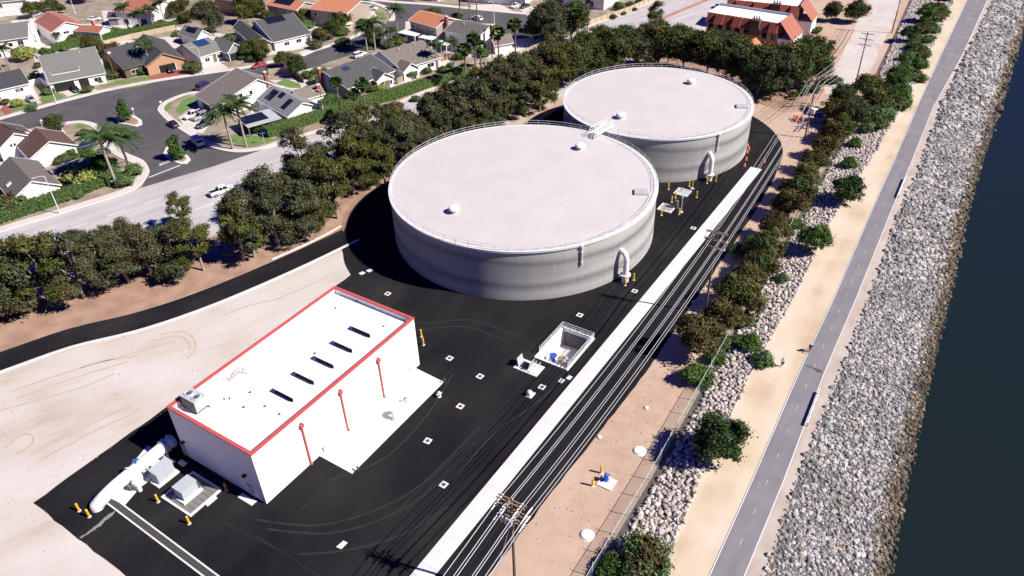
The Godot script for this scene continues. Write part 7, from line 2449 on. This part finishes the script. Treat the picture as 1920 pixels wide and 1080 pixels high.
func traffic() -> void:
	for q in [["pickup_truck", C(.78, .78, .78), Vector3(-63.09,0,-151.5), 0.68, "white pickup driving on the arterial road past the treetops"], ["sedan", C(.012, .010, .022), Vector3(-86.88,0,-189.61), 2.32, "dark purple car at the kerb right of the upper traffic island"], ["van", C(.74, .74, .74), Vector3(-76.81,0,-177.82), 2.24, "white van parked at the junction's right kerb"], ["suv", C(.30, .31, .33), Vector3(-80.91,0,-193.86), -2.18, "silver-grey car in the driveway beside the brown-roofed house"], ["suv", C(.015, .02, .035), Vector3(-78.23,0,-188.78), -2.3, "dark blue car nearest the kerb in the same driveway"], ["pickup_truck", C(.75, .75, .74), Vector3(-83.29,0,-195.12), -2.21, "white truck in the driveway behind the silver-grey car"], ["suv", C(.012, .04, .16), Vector3(-104.44,0,-177.65), -2.44, "blue pickup-like car before the white gable left of the junction"], ["sedan", C(.02, .02, .025), Vector3(-98.93,0,-173.12), -2.36, "dark car half hidden under the junction corner palms"], ["sedan", C(.36, .35, .37), Vector3(-134.08,0,-210.51), -0.81, "silver car in the driveway at the left"], ["sedan", C(.012, .014, .02), Vector3(-124.6,0,-217.37), -0.86, "black car before the open garage of the grey house"], ["suv", C(.01, .01, .012), Vector3(-101.73,0,-231.5), -1.11, "black car on the brick drive"], ["van", C(.05, .02, .11), Vector3(-86.89,0,-215.8), 1.25, "purple van parked at the street's inner kerb"], ["sedan", C(.32, .015, .02), Vector3(-75.02,0,-232.65), -2.45, "red car parked at the street's far kerb"], ["suv", C(.72, .72, .72), Vector3(-45.22,0,-239.12), 0.89, "white car parked behind the dark grey roof's ridge"], ["suv", C(.70, .70, .71), Vector3(-48.17,0,-290.3), -0.25, "white car parked by the far street corner"], ["hatchback", C(.72, .72, .73), Vector3(-8.93,0,-273.92), 2.29, "white car at the cul-de-sac among palm trunks"], ["sedan", C(.72, .72, .72), Vector3(4.63,0,-287.83), -2.1, "white car in the far driveway beyond the cul-de-sac"], ["sedan", C(.03, .02, .03), Vector3(8.1,0,-286.74), -2.28, "dark car in the far driveway beside the white one"], ["suv", C(.55, .57, .60), Vector3(76.76,0,-278.88), 1.04, "silver car driving on the arterial road before the flats"], ["sedan", C(.70, .70, .70), Vector3(-149.24,0,-288.93), 0.17, "white car in the lane behind the salmon-red roof"], ["sedan", C(.35, .36, .36), Vector3(-174.49,0,-297.17), 1.16, "grey car in the white driveway at upper left"], ["sedan", C(.03, .03, .04), Vector3(-128.21,0,-277.03), 0.48, "dark car under the palms of the red-tiled house"]]:
		car(q[0], q[1], q[2], q[3], q[4])

# ---------------------------------------------------------------- people
func sdf_body(bones: Array, lo: Vector3, hi: Vector3, cell: float, k: float) -> MB:
	# tapered capsules joined by a smooth minimum, meshed as surface nets; bones: [a, b, ra, rb]
	var nx := int((hi.x - lo.x) / cell) + 2
	var ny := int((hi.y - lo.y) / cell) + 2
	var nz := int((hi.z - lo.z) / cell) + 2
	var f := PackedFloat32Array()
	f.resize(nx * ny * nz)
	for z in nz:
		for y in ny:
			for x in nx:
				var p := lo + Vector3(x, y, z) * cell
				var d := 9.0
				for q in bones:
					var a: Vector3 = q[0]
					var ab: Vector3 = q[1] - a
					var h := clampf((p - a).dot(ab) / maxf(ab.length_squared(), 0.00001), 0, 1)
					var e: float = p.distance_to(a + ab * h) - lerpf(q[2], q[3], h)
					var m := clampf(0.5 + 0.5 * (d - e) / k, 0, 1)
					d = lerpf(d, e, m) - k * m * (1 - m)
				f[(z * ny + y) * nx + x] = d
	var idx := {}
	var pts := []
	for z in nz - 1:
		for y in ny - 1:
			for x in nx - 1:
				var s := Vector3.ZERO
				var n := 0
				var v := []
				for c in 8:
					v.append(f[((z + (c >> 2 & 1)) * ny + y + (c >> 1 & 1)) * nx + x + (c & 1)])
				for c in 8:
					for bit in [1, 2, 4]:
						if c & bit == 0 and (v[c] < 0) != (v[c | bit] < 0):
							var t: float = v[c] / (v[c] - v[c | bit])
							var a := Vector3(c & 1, c >> 1 & 1, c >> 2 & 1)
							var e := Vector3((c | bit) & 1, (c | bit) >> 1 & 1, (c | bit) >> 2 & 1)
							s += a.lerp(e, t)
							n += 1
				if n > 0:
					idx[(z * ny + y) * nx + x] = pts.size()
					pts.append(lo + (Vector3(x, y, z) + s / n) * cell)
	var b := MB.new()
	var st := [1, nx, nx * ny]
	for z in range(1, nz - 1):
		for y in range(1, ny - 1):
			for x in range(1, nx - 1):
				var i := (z * ny + y) * nx + x
				for ax in 3:
					var inside: bool = f[i] < 0
					if inside != (f[i + st[ax]] < 0):
						var u: int = st[(ax + 1) % 3]
						var w: int = st[(ax + 2) % 3]
						var q := [i - u - w, i - w, i, i - u]
						if not (idx.has(q[0]) and idx.has(q[1]) and idx.has(q[2]) and idx.has(q[3])):
							continue
						var g := [pts[idx[q[0]]], pts[idx[q[1]]], pts[idx[q[2]]], pts[idx[q[3]]]]
						if inside:
							b.quad(g[0], g[1], g[2], g[3])
						else:
							b.quad(g[3], g[2], g[1], g[0])
	return b
func hand(bones: Array, wrist: Vector3, dir: Vector3, side: Vector3) -> void:
	var d := dir.normalized()
	bones.append([wrist, wrist + d * 0.08, 0.026, 0.030])
	var l := [0.075, 0.085, 0.08, 0.062]
	var dn := d.cross(side).normalized()
	for i in 4:
		var o := wrist + d * 0.09 + side * (i - 1.5) * 0.019
		bones.append([o, o + d * l[i] * 0.55, 0.010, 0.009])
		bones.append([o + d * l[i] * 0.55, o + d * l[i] * 0.85 + dn * 0.02, 0.009, 0.008])
	bones.append([wrist + d * 0.03 + side * 0.025, wrist + d * 0.07 + side * 0.06, 0.011, 0.009])
func person_mesh(pose: String) -> Array:   # [skin body, clothing upper, clothing lower, hair]
	var J := {}
	if pose == "walk":   # facing +x, mid stride
		J = {"hip": Vector3(0, .93, 0), "chest": Vector3(.03, 1.32, 0), "neck": Vector3(.04, 1.48, 0), "head": Vector3(.06, 1.62, 0), "kl": Vector3(.16, .52, .10), "al": Vector3(.28, .10, .10), "kr": Vector3(-.02, .50, -.10), "ar": Vector3(-.30, .16, -.10), "el": Vector3(-.12, 1.12, .27), "hl": Vector3(.02, .90, .30), "er": Vector3(.14, 1.14, -.27), "hr": Vector3(.34, 1.02, -.24)}
	else:   # riding, leaning to the bars
		J = {"hip": Vector3(-.18, 1.0, 0), "chest": Vector3(.16, 1.32, 0), "neck": Vector3(.26, 1.44, 0), "head": Vector3(.36, 1.56, 0), "kl": Vector3(.24, .84, .12), "al": Vector3(.10, .38, .14), "kr": Vector3(.18, .66, -.12), "ar": Vector3(-.04, .24, -.14), "el": Vector3(.36, 1.14, .24), "hl": Vector3(.56, 1.03, .22), "er": Vector3(.36, 1.14, -.24), "hr": Vector3(.56, 1.03, -.22)}
	var sh := Vector3(0, .08, .19)
	var sl: Vector3 = J.chest + sh
	var sr: Vector3 = J.chest + sh * Vector3(1, 1, -1)
	var hp := Vector3(0, -.03, .09)
	var hl: Vector3 = J.hip + hp
	var hr: Vector3 = J.hip + hp * Vector3(1, 1, -1)
	var ft := Vector3(.16, -.05, 0)
	var bones := [[J.hip, J.chest, .135, .155], [J.chest, J.neck, .12, .055], [J.neck, J.head, .052, .07], [J.head + Vector3(0, .03, 0), J.head + Vector3(.02, -.06, 0), .098, .072], [J.head + Vector3(.08, -.01, 0), J.head + Vector3(.108, -.03, 0), .018, .016], [J.head + Vector3(0, 0, .088), J.head + Vector3(0, -.03, .088), .016, .012], [J.head + Vector3(0, 0, -.088), J.head + Vector3(0, -.03, -.088), .016, .012], [sl, J.el, .062, .045], [J.el, J.hl, .043, .030], [sr, J.er, .062, .045], [J.er, J.hr, .043, .030], [hl, J.kl, .098, .062], [J.kl, J.al, .06, .04], [hr, J.kr, .098, .062], [J.kr, J.ar, .06, .04], [J.al, J.al + ft, .045, .035], [J.ar, J.ar + ft, .045, .035]]
	hand(bones, J.hl, J.hl - J.el, Vector3(0, 0, 1))
	hand(bones, J.hr, J.hr - J.er, Vector3(0, 0, -1))
	var body := sdf_body(bones, Vector3(-.5, -.02, -.45), Vector3(.75, 1.85, .45), 0.026, 0.03)
	var upper := sdf_body([[J.hip + Vector3(0, .05, 0), J.chest, .152, .172], [J.chest, J.chest.lerp(J.neck, .6), .135, .085], [sl, sl.lerp(J.el, .75), .08, .068], [sr, sr.lerp(J.er, .75), .08, .068]], Vector3(-.5, .8, -.45), Vector3(.6, 1.6, .45), 0.03, 0.03)
	var lower := sdf_body([[J.hip, J.hip + Vector3(0, .08, 0), .148, .15], [hl, J.kl, .112, .088], [hr, J.kr, .112, .088]], Vector3(-.5, .3, -.35), Vector3(.6, 1.2, .35), 0.03, 0.03)
	var cap := MB.new()
	cap.ball(J.head + Vector3(-.015, .055, 0), Vector3(.122, .085, .112), 12, 6)
	return [body, upper, lower, cap, J]
func people() -> void:
	var skin := mat(C(.42, .24, .16), 0.7)
	var w := person_mesh("walk")
	var t := thing("person", "person in white top and dark shorts walking beside the round shrub", "person", Vector3(40.68,0.98,-87.54), -2.05)
	put(w[0], "body", skin, t)
	put(w[1], "shirt", mat(C(.70, .70, .72)), t)
	put(w[2], "shorts", mat(C(.02, .02, .025)), t)
	put(w[3], "hair", mat(C(.05, .035, .025)), t)
	# cyclist on the path
	var at := Vector3(45.98,1.03,-90.77)
	var yaw := -2.13
	var bike := thing("bicycle", "bicycle under the rider at the path's left edge", "bicycle", at, yaw)
	var m := mat(C(.35, .36, .38), 0.35, 0.4)
	for x in [-.52, .54]:
		var b := MB.new()
		for i in 28:
			var a := TAU * i / 28
			var e := TAU * (i + 1) / 28
			b.tube(Vector3(x + cos(a) * .34, .34 + sin(a) * .34, 0), Vector3(x + cos(e) * .34, .34 + sin(e) * .34, 0), .02, .02, 6, false)
		var n := Node3D.new()
		n.name = "wheel"
		bike.add_child(n, true)
		put(b, "tyre", M.tyre, n)
		b = MB.new()
		for i in 12:
			var a := TAU * i / 12
			b.tube(Vector3(x, .34, .02), Vector3(x + cos(a) * .33, .34 + sin(a) * .33, 0), .004, .004, 4, false)
		b.tube(Vector3(x, .34, -.05), Vector3(x, .34, .05), .025, .025, 8)
		put(b, "spokes", M.rim, n)
	var b := MB.new()
	b.tube(Vector3(-.52, .34, 0), Vector3(-.08, .30, 0), .018, .018, 6)
	b.tube(Vector3(-.52, .34, 0), Vector3(-.2, .8, 0), .016, .016, 6)
	b.tube(Vector3(-.08, .30, 0), Vector3(-.22, .88, 0), .02, .02, 6)
	b.tube(Vector3(-.08, .30, 0), Vector3(.40, .78, 0), .022, .022, 6)
	b.tube(Vector3(-.2, .8, 0), Vector3(.40, .84, 0), .02, .02, 6)
	put(b, "frame", m, bike)
	b = MB.new()
	b.tube(Vector3(.54, .34, 0), Vector3(.38, .95, 0), .02, .02, 6)
	put(b, "fork", m, bike)
	b = MB.new()
	b.tube(Vector3(.55, .98, -.26), Vector3(.55, .98, .26), .018, .018, 6)
	b.tube(Vector3(.38, .95, 0), Vector3(.55, .98, 0), .018, .018, 6)
	put(b, "handlebar", M.black, bike)
	b = MB.new()
	b.ball(Vector3(-.24, .90, 0), Vector3(.14, .035, .07), 10, 5)
	put(b, "saddle", M.black, bike)
	b = MB.new()
	b.tube(Vector3(-.08, .30, -.07), Vector3(-.08, .30, .07), .06, .06, 10)
	for s in [-1, 1]:
		b.bar(Vector3(-.08, .30, s * .08), Vector3(-.08 + s * .1, .30 + s * .12, s * .09), .02, .02)
		b.box(Vector3(.1, .02, .09), Vector3(-.08 + s * .1, .30 + s * .12, s * .14))
	put(b, "crank", M.darksteel, bike)
	w = person_mesh("ride")
	t = thing("person", "cyclist in dark shorts and patterned top riding down the path", "person", at, yaw)
	put(w[0], "body", skin, t)
	put(w[1], "jersey", mat(C(.05, .05, .13)), t)
	put(w[2], "shorts", mat(C(.012, .012, .014)), t)
	put(w[3], "helmet", mat(C(.55, .57, .62), 0.4), t)
